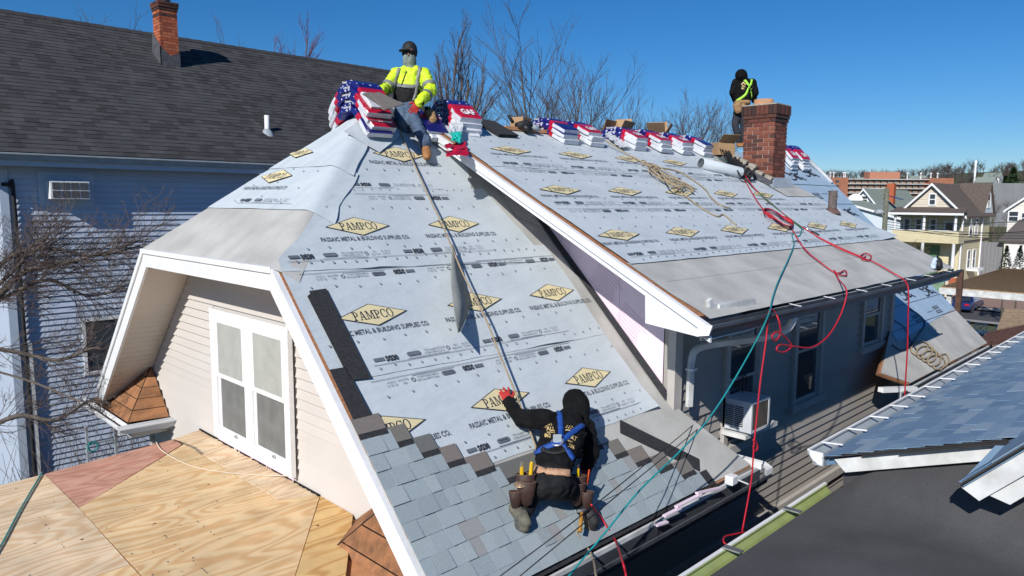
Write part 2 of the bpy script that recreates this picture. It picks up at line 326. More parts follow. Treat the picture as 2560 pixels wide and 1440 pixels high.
def strip_mesh(seed):
    """one repeat of the small print along a sheet edge"""
    mb = MB(); rr = random.Random(seed)
    def q(a, b, c, d, mi=0): mb.add([V(a, b, 0), V(c, b, 0), V(c, d, 0), V(a, d, 0)], [(0, 1, 2, 3)], mi)
    put_text(mb, 'SG30', .068, -.40, 0, 0, width=.125, bold=.004)
    q(-.575, -.012, -.475, .022, 1)
    n = 10; vs = []                                            # rounded dark pill
    for i in range(2*n):
        a = math.pi*(i/(n-1)) + math.pi/2 if i < n else math.pi*((i-n)/(n-1)) - math.pi/2
        vs.append(V(-.17+(-.05 if i < n else .05)+.021*math.cos(a), .008+.021*math.sin(a), 0))
    mb.add(vs, [list(range(2*n))], 1); q(-.22, .003, -.12, .013, 2)
    for k, (x, t1, t2) in enumerate(((-.0, 'TDI Listed', 'CCRR-0420'), (.11, 'ASTM E108', 'CLASS A'), (.30, 'FRC', 'Approved'), (.42, 'Mi. 30 13', '12.22.61'))):
        put_text(mb, t1, .026, x, .022, 1); put_text(mb, t2, .026, x, -.008, 1)
    arc2(mb, .205, .008, .02, .022, .009, 0, 2*math.pi, 10, 1)
    q(-.6, -.047, .6, -.043, 1); q(-.25, -.036, .2, -.030, 2)
    return mb.mesh('printed_strip', [MT['ink'], MT['ink_soft'], MT['ink_pale']])
LOGO, CAPT, STRIP = logo_mesh(), caption_mesh(), strip_mesh(1)
# ================================================================ main house
HOUSE = thing('house', (7, 0, GR), 'beige sided cape house with steep roof being re-covered in grey underlayment', 'house')
def deck(name, poly, n, t, mats, parent, top=0, h0=-.004):
    mb = MB(); n = Vector(n); P = [Vector(p)+n*h0 for p in poly]; mb.prism([p-n*t for p in P], n*t, 0); return mb.build(name, mats, parent)
roof = deck('roof_deck', [sp(0, -YC), sp(XC, 0), sp(3.62, 0), sp(3.62, -3.16), sp(4.15, -3.76), sp(0, -3.76)], NS, .05, MT['wood_edge'], HOUSE)
deck('roof_deck', [sp(9.9, 0), sp(13.96, 0), sp(13.96, -3.76), sp(9.2, -3.76), sp(8.55, -3.52), sp(10.2, -3.13)], NS, .05, MT['wood_edge'], HOUSE)
nl = Vector((0, m, 1)).normalized()
deck('roof_deck', [V(0, YC, HC), V(XC, 0, 0), V(13.96, 0, 0), V(13.96, 3.62, -m*3.62), V(0, 3.62, -m*3.62)], nl, .05, MT['felt'], HOUSE)
deck('clipped_gable_deck', [V(0, YC, HC), V(0, -YC, HC), V(XC, 0, 0)], NC, .04, MT['felt'], HOUSE)
DFAR = [(10.2, -.02), (10.2, -3.94)]
dormer_roof = deck('dormer_deck', [dp(3.0, -.02), dp(2.70, -.34), dp(2.70, -3.93)] + [dp(x, y) for x, y in DFAR[::-1]], ND, .03, MT['wood_edge'], HOUSE)
# -------- felt and membrane sheets
def sheet(name, left, right, pfun, h, mat, parent, nu=24, nv=10, wr=.0045, lift=None, th=.0):
    """a laid sheet: left/right edge polylines in (x, y) of a roof plane"""
    def at(pl, t):
        k = t*(len(pl)-1); i = min(int(k), len(pl)-2); f = k-i; return (pl[i][0]+(pl[i+1][0]-pl[i][0])*f, pl[i][1]+(pl[i+1][1]-pl[i][1])*f)
    vs = []; fs = []; sd = random.random()*90
    for j in range(nv+1):
        a, b = at(left, j/nv), at(right, j/nv)
        for i in range(nu+1):
            s = i/nu; x = a[0]+(b[0]-a[0])*s; y = a[1]+(b[1]-a[1])*s
            w_ = noise.noise(Vector((x*2.2, y*5, sd)))*wr + noise.noise(Vector((x*6, y*3, sd+9)))*wr*.5
            w_ += wr*.5*noise.noise(Vector((x*9, y*11, sd+4)))
            if j in (0, nv) or i in (0, nu):
                y += noise.noise(Vector((x*3, sd, 0)))*.008; w_ = abs(w_)
            if lift: w_ += lift(s, j/nv)
            vs.append(pfun(x, y, h+w_))
    for j in range(nv):
        for i in range(nu): k = j*(nu+1)+i; fs.append((k, k+nu+1, k+nu+2, k+1))
    mb = MB(); mb.add(vs, fs, 0, True); o = mb.build(name, mat, parent)
    if th: s_ = o.modifiers.new('t', 'SOLIDIFY'); s_.thickness = th; s_.offset = -1
    return o
H = lambda px, py: (lambda v: (v.x, v.y))(hit((px, py), ST))
HD = lambda px, py: (lambda v: (v.x, v.y))(hit((px, py), DO))
# valley of grey felt beside the dormer, and the felt along the eave
sheet('felt_strip', [(2.35, -.30), (2.55, -1.0), (2.95, -1.9), (3.0, -3.1), (1.4, -3.72)], [(3.6, -.05), (3.6, -1.0), (3.6, -1.9), (3.6, -3.12), (4.14, -3.75)], sp, .004, MT['felt'], roof, 14, 16, .004)
sheet('felt_strip', [(.02, -2.95), (.02, -3.75)], [(3.5, -2.95), (4.05, -3.74)], sp, .002, MT['felt'], roof, 14, 6, .002)
sheet('felt_strip', [H(1240, 470), H(1290, 545)], [(3.58, -.92), (3.58, -1.35)], sp, .012, MT['felt'], roof, 6, 3)
sheet('felt_strip', [(10.2, -2.9), (10.16, -3.13), (8.6, -3.53), (9.25, -3.755)], [(13.95, -2.9), (13.95, -3.08), (13.95, -3.4), (13.95, -3.755)], sp, .006, MT['felt'], HOUSE, 16, 9, .004)
bl = lambda s, t: max(0, .03*(1-abs(s-.55)/.12))*max(0, (t-.9)/.1)
S0 = sheet('underlayment_sheet', [(1.60, -.22), (.98, -.80), (.86, -.93)], [(3.3, -.0), (3.05, -.45), (2.72, -.95)], sp, .012, MT['membrane'], roof, 30, 10)
S1 = sheet('underlayment_sheet', [(.93, -.86), (.38, -1.30), (.03, -1.50), (.015, -1.60)], [(2.95, -.86), H(1270, 545), H(1330, 612), H(1368, 655)], sp, .018, MT['membrane'], roof, 40, 10, lift=lambda s, t: max(0, .02*(1-abs(s-.3)/.1))*max(0, (t-.92)/.08))
S2 = sheet('underlayment_sheet', [(.012, -1.57), (.014, -2.0), (.02, -2.40)], [(3.33, -1.50), H(1425, 705), H(1510, 838)], sp, .012, MT['membrane'], roof, 40, 10, lift=lambda s, t: max(0, .022*(1-abs(s-.75)/.12))*max(0, (t-.92)/.08))
S3 = sheet('underlayment_sheet', [(.02, -2.36), (.02, -2.8), (.02, -3.10)], [H(1505, 830), H(1575, 925), H(1640, 1022)], sp, .007, MT['membrane'], roof, 40, 10, lift=lambda s, t: .05*max(0, (s-.92)/.08)*max(0, (t-.75)/.25))
# far end of the steep slope: bluish sheet with figure print
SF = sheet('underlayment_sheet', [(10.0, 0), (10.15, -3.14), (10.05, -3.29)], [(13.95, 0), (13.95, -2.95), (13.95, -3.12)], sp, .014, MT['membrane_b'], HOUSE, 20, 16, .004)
# dormer sheets
D0 = sheet('underlayment_sheet', [(3.03, -.06), (2.74, -.36), (2.74, -.8), (2.74, -1.22)], [(10.16, -.06), (10.17, -.36), (10.16, -.8), (10.17, -1.22)], dp, .016, MT['membrane'], dormer_roof, 60, 10, .0055)
D1 = sheet('underlayment_sheet', [(2.74, -1.18), (2.73, -2.12)], [(10.17, -1.18), (10.16, -2.12)], dp, .012, MT['membrane'], dormer_roof, 60, 10, .0055)
D2 = sheet('underlayment_sheet', [(2.73, -2.08), (2.74, -3.16)], [(10.16, -2.08), (10.15, -3.14)], dp, .018, MT['membrane'], dormer_roof, 60, 10, .0055, lift=lambda s, t: .05*max(0, (s-.9)/.1)*max(0, (t-.6)/.4))
sheet('felt_strip', [(2.73, -3.12), (2.73, -3.6), (2.8, -3.98)], [(10.15, -3.0), (10.22, -3.6), (10.25, -3.97)], dp, .006, MT['felt'], dormer_roof, 50, 8, .004, lift=lambda s, t: -.012*max(0, (t-.9)/.1))
MB().add([dp(2.9, -3.45, .009), dp(2.9, -3.452, .009), dp(10.1, -3.452, .009), dp(10.1, -3.45, .009)], [(0, 1, 2, 3)]).build('chalk_line', MT['ink_soft'], dormer_roof)
# prints
FSu = lambda x, y, h, flip=False: frame(sp(x, y, h), (-1, 0, 0) if flip else (1, 0, 0), Vector((0, -1, -m)) if flip else Vector((0, 1, m)))
FDu = lambda x, y, h, flip=False: frame(dp(x, y, h), (-1, 0, 0) if flip else (1, 0, 0), Vector((0, -1, -md)) if flip else Vector((0, 1, md)))
def prints(host, xs, y, h, F, dy_caption, cap=True):
    for x in xs:
        inst(LOGO, 'printed_logo', host, F(x, y, h))
        if cap: inst(CAPT, 'printed_caption', host, F(x+.02, y-dy_caption, h))
prints(S0, [2.035], -.49, .020, FSu, .105)
prints(S1, [.985, 2.175], -1.255, .026, FSu, .11)
prints(S2, [.645, 1.825, 2.94], -1.985, .020, FSu, .115)
prints(S3, [1.45, 2.655], -2.74, .015, FSu, .115)
def cut_left(me, x):
    bm = bmesh.new(); bm.from_mesh(me); bmesh.ops.bisect_plane(bm, geom=bm.verts[:]+bm.edges[:]+bm.faces[:], plane_co=(x, 0, 0), plane_no=(-1, 0, 0), clear_outer=True); o = bpy.data.meshes.new(me.name)
    for mt in me.materials: o.materials.append(mt)
    bm.to_mesh(o); bm.free(); return o
inst(cut_left(LOGO, -.22), 'printed_logo', S3, FSu(.26, -2.74, .015)); inst(cut_left(CAPT, -.12), 'printed_caption', S3, FSu(.28, -2.855, .015))
for x in (1.75, 2.3): inst(STRIP, 'printed_strip', S0, FSu(x if x < 2 else 2.12, -.845, .020)) if x < 2 else None
for x in (.75, 1.95, 2.75): inst(STRIP, 'printed_strip', S1, FSu(x-.05 if x < 2.5 else 2.72, -1.50, .028)) if x < 2.5 else None
for x in (1.75,): inst(STRIP, 'printed_strip', S1, FSu(x, -.975, .027, True))
for x in (.7, 1.9): inst(STRIP, 'printed_strip', S2, FSu(x+.05, -1.665, .022, True)); inst(STRIP, 'printed_strip', S2, FSu(x+.3, -2.31, .022))
inst(STRIP, 'printed_strip', S2, FSu(2.75, -1.655, .022, True))
for x in (.9, 2.1): inst(STRIP, 'printed_strip', S3, FSu(x, -2.47, .017, True)); inst(STRIP, 'printed_strip', S3, FSu(x+.5, -3.0, .018))
prints(D0, [3.52, 4.74, 5.95, 7.15], -.76, .024, FDu, .14)
prints(D1, [3.34, 4.55, 5.78, 7.03, 8.2], -1.735, .020, FDu, .14)
prints(D2, [3.18, 4.38, 5.57, 6.8, 8.05, 9.25], -2.68, .026, FDu, .14)
for x in (3.6, 4.8, 6.0, 7.2, 8.3):
    inst(STRIP, 'printed_strip', D0, FDu(x, -1.125, .024)); inst(STRIP, 'printed_strip', D1, FDu(x-.1, -1.30, .020, True))
for x in (3.5, 4.7, 5.9, 7.1, 8.3, 9.5):
    inst(STRIP, 'printed_strip', D1, FDu(x, -2.02, .020)); inst(STRIP, 'printed_strip', D2, FDu(x-.1, -2.20, .027, True))
for x in (3.45, 4.65, 5.85, 7.05, 8.25, 9.3): inst(STRIP, 'printed_strip', D2, FDu(x, -3.02, .027))
def caps(host, rows, F, pf, h):
    mb = MB()
    for (y, x0, x1, stp) in rows:
        x = x0+random.random()*.1
        while x < x1:
            c = pf(x, y+random.uniform(-.015, .015), h); mx = F(x, y, h); e1 = mx.to_3x3() @ V(1, 0, 0); e2 = mx.to_3x3() @ V(0, 1, 0)
            vs = [c+(e1*math.cos(a)+e2*math.sin(a))*.0125 for a in [k*math.pi/4 for k in range(8)]]; mb.add(vs, [list(range(8))])
            x += stp*random.uniform(.9, 1.1)
    return mb.build('nail_caps', MT['ink_pale'], host, kind='stuff')
caps(S0, [(-.68, 1.2, 2.75, .2), (-.89, 1.0, 2.6, .11), (-.33, 1.75, 2.9, .3)], FSu, sp, .021)
caps(S1, [(-1.08, .75, 2.8, .24), (-1.44, .3, 3.0, .2), (-1.545, .1, 3.2, .12)], FSu, sp, .027)
caps(S2, [(-1.75, .1, 3.2, .22), (-2.17, .1, 3.2, .24), (-2.365, .15, 3.4, .14)], FSu, sp, .021)
caps(S3, [(-2.55, .3, 3.4, .24), (-2.93, .3, 3.4, .24), (-3.07, .3, 3.4, .14)], FSu, sp, .016)
caps(D0, [(-.3, 3, 9, .3), (-.55, 3, 9, .3), (-.98, 3, 9, .3), (-1.18, 2.9, 11, .15)], FDu, dp, .025)
caps(D1, [(-1.5, 3, 10, .3), (-1.92, 3, 10, .3), (-2.08, 2.9, 10.8, .15)], FDu, dp, .021)
caps(D2, [(-2.35, 3, 10, .3), (-2.55, 3, 10, .3), (-2.88, 3, 9.8, .3), (-3.1, 2.9, 9.9, .15)], FDu, dp, .029)
# figure print and warning blocks on the bluish far sheet
def figure_mesh():
    mb = MB(); mb.tube([V(-.3, .02, 0), V(-.05, 0, 0), V(.3, -.02, 0)], .004, 4); 
    for pts in ([(-.34, .1), (-.2, .06), (-.05, .1), (.0, .02)], [(0, .02), (.1, -.06), (.26, -.05), (.38, -.1)], [(-.02, .0), (-.1, -.08), (-.26, -.1), (-.3, -.06)], [(0, 0), (.06, .08), (.22, .1), (.3, .16)], [(-.06, .05), (.08, .03), (.16, -.02)]):
        c = cr([V(x, y, 0) for x, y in pts], 5); vs = []; 
        for i, p in enumerate(c):
            d = (c[min(i+1, len(c)-1)]-c[max(i-1, 0)]).normalized(); nn = V(-d.y, d.x, 0)*.026*(1-.6*i/len(c)); vs += [p+nn, p-nn]
        mb.add(vs, [(2*i, 2*i+1, 2*i+3, 2*i+2) for i in range(len(c)-1)])
    return mb.mesh('printed_figure', [MT['ink']])
def warn_mesh():
    mb = MB()
    for b in (.05, -.05): mb.add([V(-.16, b-.035, 0), V(.16, b-.035, 0), V(.16, b+.035, 0), V(-.16, b+.035, 0)], [(0, 1, 2, 3)], 0); put_text(mb, 'WARNING', .05, 0, b, 1, width=.28, z=.001)
    mb.add([V(-.62, -.005, 0), V(-.24, -.005, 0), V(-.24, .005, 0), V(-.62, .005, 0)], [(0, 1, 2, 3)], 0)
    return mb.mesh('printed_warning', [MT['ink_soft'], MT['membrane_b']])
FIG, WARN = figure_mesh(), warn_mesh()
for x, y in ((11.0, -.5), (12.2, -.45), (13.1, -.35), (11.9, -1.25), (13.2, -1.2), (12.15, -2.73), (13.4, -2.76)): inst(FIG, 'printed_figure', SF, FSu(x, y, .024))
for x, y in ((11.3, -.85), (12.4, -.85), (13.3, -.8), (12.5, -1.65), (13.45, -1.65), (11.65, -3.10), (13.0, -3.06)): inst(WARN, 'printed_warning', SF, FSu(x, y, .023))
for y in (-.62, -1.02, -1.6, -2.5, -2.86, -3.16): MB().add([sp(10.2, y, .022), sp(13.9, y, .022), sp(13.9, y+.008, .022), sp(10.2, y+.008, .022)], [(0, 1, 2, 3)]).build('printed_line', MT['ink_soft'], SF)
# -------- clipped gable: felt, membrane folded over the hips
def cp(x, y, h=0): return Vector((x, y, HC*(1-x/XC))) + NC*h
yh = lambda x: YC*(1-x/XC)
def clip_sheet(name, x0, x1, h, mat, wrap_r, n=24, wr=.004):
    vs = []; fs = []; nv = 10; nw = 4; sd = random.random()*50
    for j in range(nv+1):
        x = x0+(x1-x0)*j/nv; row = []
        for i in range(n+1):
            y = -yh(x) + 2*yh(x)*i/n + (.03 if i == n else 0)
            row.append(cp(x, y, h+noise.noise(V(x*3, y*3, sd))*wr+(.015 if i in (0, n) else 0)*0))
        wr_ = []
        for k in range(nw, 0, -1):                             # flap over the right hip on to the steep slope
            d = wrap_r*k/nw*(.75+.45*abs(noise.noise(V(x*2.5, 3, sd)))); wr_.append(sp(x+d*.55, -yh(x)-d*.42+.0, h+.006+.02*(k == nw)*abs(noise.noise(V(x*7, 1, sd)))))
        vs += wr_+row
    L = n+1+nw
    for j in range(nv):
        for i in range(L-1): q = j*L+i; fs.append((q, q+1, q+L+1, q+L))
    return MB().add(vs, fs, 0, True).build(name, mat, HOUSE)
clip_sheet('felt_strip', -.03, .62, .010, MT['felt'], .34)
c1 = clip_sheet('underlayment_sheet', .56, 1.16, .020, MT['membrane'], .36, wr=.008)
c2 = clip_sheet('underlayment_sheet', 1.10, 1.86, .028, MT['membrane'], .30, wr=.010)
FC = lambda x, y, h: frame(cp(x, y, h), (0, -1, 0), Vector((1, 0, -HC/XC)))
inst(LOGO, 'printed_logo', c1, FC(.98, .28, .034)); inst(CAPT, 'printed_caption', c1, FC(.82, .25, .034))
inst(LOGO, 'printed_logo', c2, FC(1.30, .30, .046) @ Matrix.Scale(.75, 4)); inst(STRIP, 'printed_strip', c1, FC(.655, -.1, .033))
caps(c1, [(-.5, .62, 1.1, .2), (-.2, .62, 1.1, .2), (.1, .62, 1.1, .2), (.4, .62, 1.1, .2), (.6, .6, .9, .2)], lambda x, y, h: FC(x, y, h), cp, .034)
# bent cap strip over the top of the hips
sheet('underlayment_sheet', [(1.45, -.28), (1.95, -.02)], [(1.75, -.5), (2.25, -.25)], sp, .036, MT['membrane'], roof, 6, 6, .012)
# -------- rake boards, soffits, gable wall
def slab(a, b, wdir, w_, tdir, t, name, mat, parent):
    a, b = Vector(a), Vector(b); wd = Vector(wdir).normalized()*w_; td = Vector(tdir).normalized()*t
    return MB().prism([a, b, b+wd, a+wd], td).build(name, mat, parent)
slab(V(-.035, -YC-.01, HC-.06), V(-.035, -3.93, -m*3.92-.06), -NS, .15, (1, 0, 0), .03, 'rake_board', MT['white'], HOUSE)
slab(V(-.05, -YC+.0, HC-.01), V(-.05, -3.93, -m*3.93-.0), -NS, .05, (1, 0, 0), .05, 'rake_drip_edge', MT['white'], HOUSE)
slab(V(-.035, YC+.01, HC-.03), V(-.035, 3.60, -m*3.6-.03), -nl, .20, (1, 0, 0), .03, 'rake_board', MT['white'], HOUSE)
slab(V(-.055, YC-.02, HC+.0), V(-.055, 3.60, -m*3.6+.0), -nl, .06, (1, 0, 0), .05, 'rake_drip_edge', MT['white'], HOUSE)
MB().prism([V(-.04, YC+.0, HC-.02), V(-.04, -YC, HC-.02), V(-.04, -YC+.02, HC-.2), V(-.04, YC-.02, HC-.2)], (.03, 0, 0)).build('clipped_gable_fascia', MT['white'], HOUSE)
MB().prism([V(-.06, YC, HC-.0), V(-.06, -YC, HC-.0), V(-.06, -YC, HC-.05), V(-.06, YC, HC-.05)], (.05, 0, 0)).build('clipped_gable_drip_edge', MT['white'], HOUSE)
MB().prism([V(-.01, -YC, HC-.19), V(.5, -YC, HC-.19), V(.5, YC, HC-.19), V(-.01, YC, HC-.19)], (0, 0, .02)).build('clipped_gable_soffit', MT['beige_soffit'], HOUSE)
XW = .5
sof = MB().prism([V(-.005, YC-.02, HC-.23), V(-.005, 3.58, -m*3.58-.23), V(XW, 3.58, -m*3.58-.23), V(XW, YC-.02, HC-.23)], nl*.05).build('rake_soffit', MT['beige_soffit'], HOUSE)
k = 0; y = YC+.0
while y < 3.55:                                                # soffit strips across the overhang
    y2 = y+.073; a = V(-.004, y, -m*y-.235); b = V(-.004, y2-.004, -m*(y2-.004)-.235); dx = V(XW+.0, 0, 0)
    MB().prism([a, b, b+dx, a+dx], -nl*.008).build('soffit_strip', MT['beige_soffit'], sof); y = y2
MB().bar(V(XW-.02, YC, HC-.2), V(XW-.02, 3.2, -m*3.2-.2), .035, .05, nl).build('rake_soffit_trim', MT['beige_soffit'], HOUSE)
gw = MB(); gw.prism([V(XW+.02, -3.12, -3.3), V(XW+.02, -1.5, -1.72), V(XW+.02, 1.5, -1.72), V(XW+.02, 3.12, -3.3), V(XW+.02, 3.12, GR), V(XW+.02, -3.12, GR)], (.12, 0, 0))
gw = gw.build('gable_wall', MT['beige'], HOUSE)
z = -1.66; WIN = (.935, -.83, -2.20, -3.68)                     # window: y left, y right, z top, z bottom
def board(y0a, y0b, y1a, y1b, zt, zb):
    mb = MB(); x0 = XW+.018
    mb.add([V(x0, y0a, zt), V(x0, y1a, zt), V(x0-.027, y1b, zb), V(x0-.027, y0b, zb), V(x0, y0b, zb-.002), V(x0, y1b, zb-.002)], [(0, 3, 2, 1), (3, 4, 5, 2), (0, 4, 3), (1, 2, 5)])
    return mb.build('siding_board', MT['beige'], gw)
while z > -4.9:
    zb = z-.1015; lt = min(3.14, (-z-.18)/m); lb = min(3.14, (-zb-.18)/m)
    if zb < WIN[2]+.0 and z > WIN[3]:
        board(lt, lb, WIN[0]+.07, WIN[0]+.07, z, zb); board(WIN[1]-.06, WIN[1]-.06, -lt, -lb, z, zb)
    elif z > -3.9: board(lt, lb, -lt, -lb, z, zb)
    else: board(lt, lb, .9, .9, z, zb)
    z = zb
MB().box((XW-.03, 3.12, -4.9), (XW+.1, 3.2, -3.3)).build('corner_board', MT['beige'], HOUSE)
# -------- twin window in the gable
def twin_window(parent):
    yl, yr, zt, zb = WIN; X0 = XW-.05
    win = MB(); fw_ = .10
    win.box((X0, yr, zt-fw_), (X0+.05, yl, zt)); win.box((X0, yr, zb), (X0+.05, yl, zb+.09))
    win.box((X0, yl-fw_, zb+.09), (X0+.05, yl, zt-fw_)); win.box((X0, yr, zb+.09), (X0+.05, yr+fw_, zt-fw_))
    cy = (yl+yr)/2; win.box((X0+.003, cy-.09, zb+.09), (X0+.05, cy+.09, zt-fw_))
    win.box((X0-.02, yr-.05, zt-.03), (X0+.03, yr-.02, zt+.05)); win.box((X0-.02, yr-.045, zb), (X0+.03, yr-.012, zt-.03)); win.box((X0-.0, yl+.005, zb), (X0+.03, yl+.04, zt))
    wo_ = win.build('window', MT['white'], parent)
    for a, b in ((yl-fw_, cy+.09), (cy-.09, yr+fw_)):
        zt2, zb2 = zt-fw_, zb+.09; mid = (zt2+zb2)/2-.02
        for (lo, hi, x) in ((mid, zt2, X0+.006), (zb2, mid+.03, X0+.026)):
            s = MB(); f = .045
            s.box((x, b, hi-f), (x+.02, a, hi)); s.box((x, b, lo), (x+.02, a, lo+f)); s.box((x, b, lo+f), (x+.02, b+f, hi-f)); s.box((x, a-f, lo+f), (x+.02, a, hi-f)); s.build('sash', MT['white'], wo_)
            MB().box((x+.009, b+f, lo+f), (x+.012, a-f, hi-f)).build('pane', MT['glass_l'] if hi == zt2 else MT['screen'], wo_)
        bl_ = MB(); zz = zt2-.045
        while zz > mid+.02: bl_.box((X0+.012, b+.05, zz-.0235), (X0+.015+.002, a-.05, zz-.0002)); zz -= .024
        bl_.build('blind', MT['blind'], wo_)
        b2_ = MB(); zz = mid-.03
        while zz > zb2+.06: b2_.box((X0+.031, b+.05, zz-.0235), (X0+.034, a-.05, zz-.0002)); zz -= .024
        b2_.build('blind', MT['screen'], wo_)
        MB().box((X0-.002, (a+b)/2-.1, zb+.1), (X0+.06, (a+b)/2-.06, zb+.12)).build('latch', MT['metal'], wo_)
        mr = MB(); mr.box((X0+.045, b-.0, zb2), (X0+.048, a+.0, zt2)); mr.build('shade', MT['dark'], wo_)
twin_window(HOUSE)
# -------- returns of old sheathing at the foot of the rakes
def pent(corner, wall, apex, outer, parent):
    corner, wall, apex, outer = map(Vector, (corner, wall, apex, outer)); n = 5
    root = MB().add([corner-V(0, 0, .05), wall-V(0, 0, .05), apex-V(0, 0, .06), outer-V(0, 0, .05)], [(0, 1, 2), (0, 2, 3)]).build('eave_return', MT['dark'], parent)
    for (e0, e1) in ((corner, wall), (outer, corner)):
        nn = (e1-e0).cross(apex-e0).normalized(); nn = nn if nn.z > 0 else -nn
        for i in range(n):
            t0, t1 = i/n, (i+1)/n-.012; a, b = e0.lerp(apex, t0), e1.lerp(apex, t0); c, d = e1.lerp(apex, t1), e0.lerp(apex, t1)
            h = nn*(.012+random.uniform(0, .006)); MB().prism([a, b, c, d], h).build('sheathing_plank', MT['old_wood'], root)
    MB().tube([corner+V(0, 0, .015), apex+V(0, 0, .02)], .006, 5).build('hip_seam', MT['dark'], root)
    return root
def gutter(pts, parent, mat, w_=.12, h_=.10, side=1, inside=None, name='gutter'):
    """K-style trough; side says where the outer lip is (right or left of travel)"""
    s = side; prof = [(0, .0), (0, -h_), (s*w_*.62, -h_), (s*w_*.72, -h_*.6), (s*w_, -h_*.25), (s*w_, .0), (s*(w_-.018), .0), (s*(w_-.018), -.012), (s*(w_-.008), -h_*.25), (s*w_*.66, -h_*.62), (s*w_*.58, -h_+.008), (s*.008, -h_+.008), (s*.008, 0)]
    g = MB().sweep(prof, pts, (0, 0, 1), closed=True).build(name, mat, parent)
    if inside:
        ins = [(s*.010, -h_+.02), (s*w_*.6, -h_+.02)]; MB().sweep(ins, pts, (0, 0, 1)).build('gutter_debris', inside, g)
    return g
def hangers(a, b, n, parent, mat, w_=.13, up=(0, 0, 1), r=.006, rise=.02):
    a, b = Vector(a), Vector(b)
    for i in range(n):
        p = a.lerp(b, (i+.5)/n + random.uniform(-.08, .08)/n); d = (b-a).normalized().cross(Vector((0, 0, 1))).normalized()
        MB().bar(p-d*.02+V(0, 0, rise), p+d*w_+V(0, 0, .004), .018, .006).build('gutter_hanger', mat, parent)
pl = pent((.02, 2.55, -3.80), (.48, 2.46, -3.80), (.48, 3.02, -3.22), (.02, 4.05, -3.80), HOUSE)
gutter([V(-.02, 4.35, -3.79), V(-.02, 2.46, -3.79)], HOUSE, MT['white'], side=1, inside=MT['gut_in'])
gutter([V(-.14, 2.44, -3.79), V(.5, 2.40, -3.79)], HOUSE, MT['white'], side=1, inside=MT['gut_in'])
MB().box((.03, 2.5, -3.99), (.49, 3.1, -3.86)).box((.1, 3.1, -3.99), (.49, 4.0, -3.86)).build('eave_return_soffit', MT['beige_soffit'], HOUSE)
pr = pent((.02, -2.16, -3.88), (.48, -1.80, -3.88), (.48, -2.95, -3.05), (.02, -3.9, -3.88), HOUSE)
gutter([V(-.04, -2.05, -3.86), V(-.04, -3.9, -3.86)], HOUSE, MT['gut_grey'], side=1, inside=MT['gut_in'])
# -------- porch roof in plywood
PZ = -3.755
pc = MB().prism([V(.49, 1.50, PZ-.03), V(-1.7, 1.08, PZ-.03), V(-6, .6, PZ-.03), V(-6, -4.3, PZ-.03), V(.0, -3.9, PZ-.03), V(.49, -1.9, PZ-.03)], (0, 0, -.25)).build('porch_roof', MT['new_wood'], HOUSE)
def ply(poly, mat, dz=0):
    o = MB().prism([V(x, y, PZ-.012+dz) for x, y in poly], (0, 0, .016)).build('plywood_sheet', mat, pc); return o
g = .004
ply([(-1.21, 1.13), (-1.19, -.02-g), (.13, 1.10), (.14, 1.35)], MT['ply3'])
ply([(-1.195, -.03), (-1.2145, -2.6), (-.50, -2.6), (.50, -1.28), (.16, -1.10), (.145, 1.08)], MT['ply1'])
ply([(.155, 1.35), (.485, 1.49), (.49, .15), (.165, .15)], MT['ply2'], .002)
ply([(.165, .14), (.49, .14), (.495, -1.26), (.17, -1.10)], MT['ply2'], .002)
ply([(-1.214, 1.125), (-2.45, 1.0), (-2.45, -1.45), (-1.218, -1.45), (-1.199, -.03)], MT['ply2'])
ply([(-1.218, -1.455), (-2.45, -1.455), (-2.45, -3.9), (-1.222, -3.9), (-1.218, -2.6)], MT['ply1'])
ply([(-2.46, 1.0), (-5.9, .65), (-5.9, -4.2), (-2.46, -4.0)], MT['ply2'])
ply([(-.488, -2.595), (.498, -1.298), (.49, -1.86), (-.2, -2.83)], MT['ply4'], .003)
ply([(-1.21, -2.61), (-.5, -2.61), (-.22, -2.85), (-.1, -3.9), (-1.21, -3.9)], MT['ply4'], .003)
nh = MB(); random.seed(8)
for x0, x1, y0, y1 in ((-1.15, .1, -.9, .9), (-2.4, -1.25, -1.4, .9), (.2, .46, -1.0, 1.3), (-1.15, -.5, -2.5, -1.0)):
    for i in range(34):
        x, y = random.uniform(x0, x1), random.uniform(y0, y1); x = x0+round((x-x0)/.3)*.3 if random.random() < .75 else x
        if -1.19 < x < .13 and y > .03+(x+1.19)*.8: continue
        r = random.uniform(.004, .008); nh.add([V(x+r*math.cos(q), y+r*1.5*math.sin(q), PZ+.0065) for q in [k*math.pi/3 for k in range(6)]], [list(range(6))])
nh.build('nail_heads', MT['tar'], pc, kind='stuff')
# frayed flashing along the wall under the window
fl = MB(); random.seed(3); y = 1.5
while y > -1.25:
    dy = random.uniform(.02, .07); fl.prism([V(.5, y, PZ+.006), V(.5, y-dy, PZ+.006), V(.5-random.uniform(.005, .03), y-dy, PZ+.008), V(.5-random.uniform(.005, .03), y, PZ+.008)], (0, 0, .012)); y -= dy
fl.build('torn_flashing', MT['dark'], HOUSE, kind='stuff')
MB().box((.49, -.8, PZ+.0), (.505, .95, PZ+.07)).build('foam_strip', MT['pink'], HOUSE)
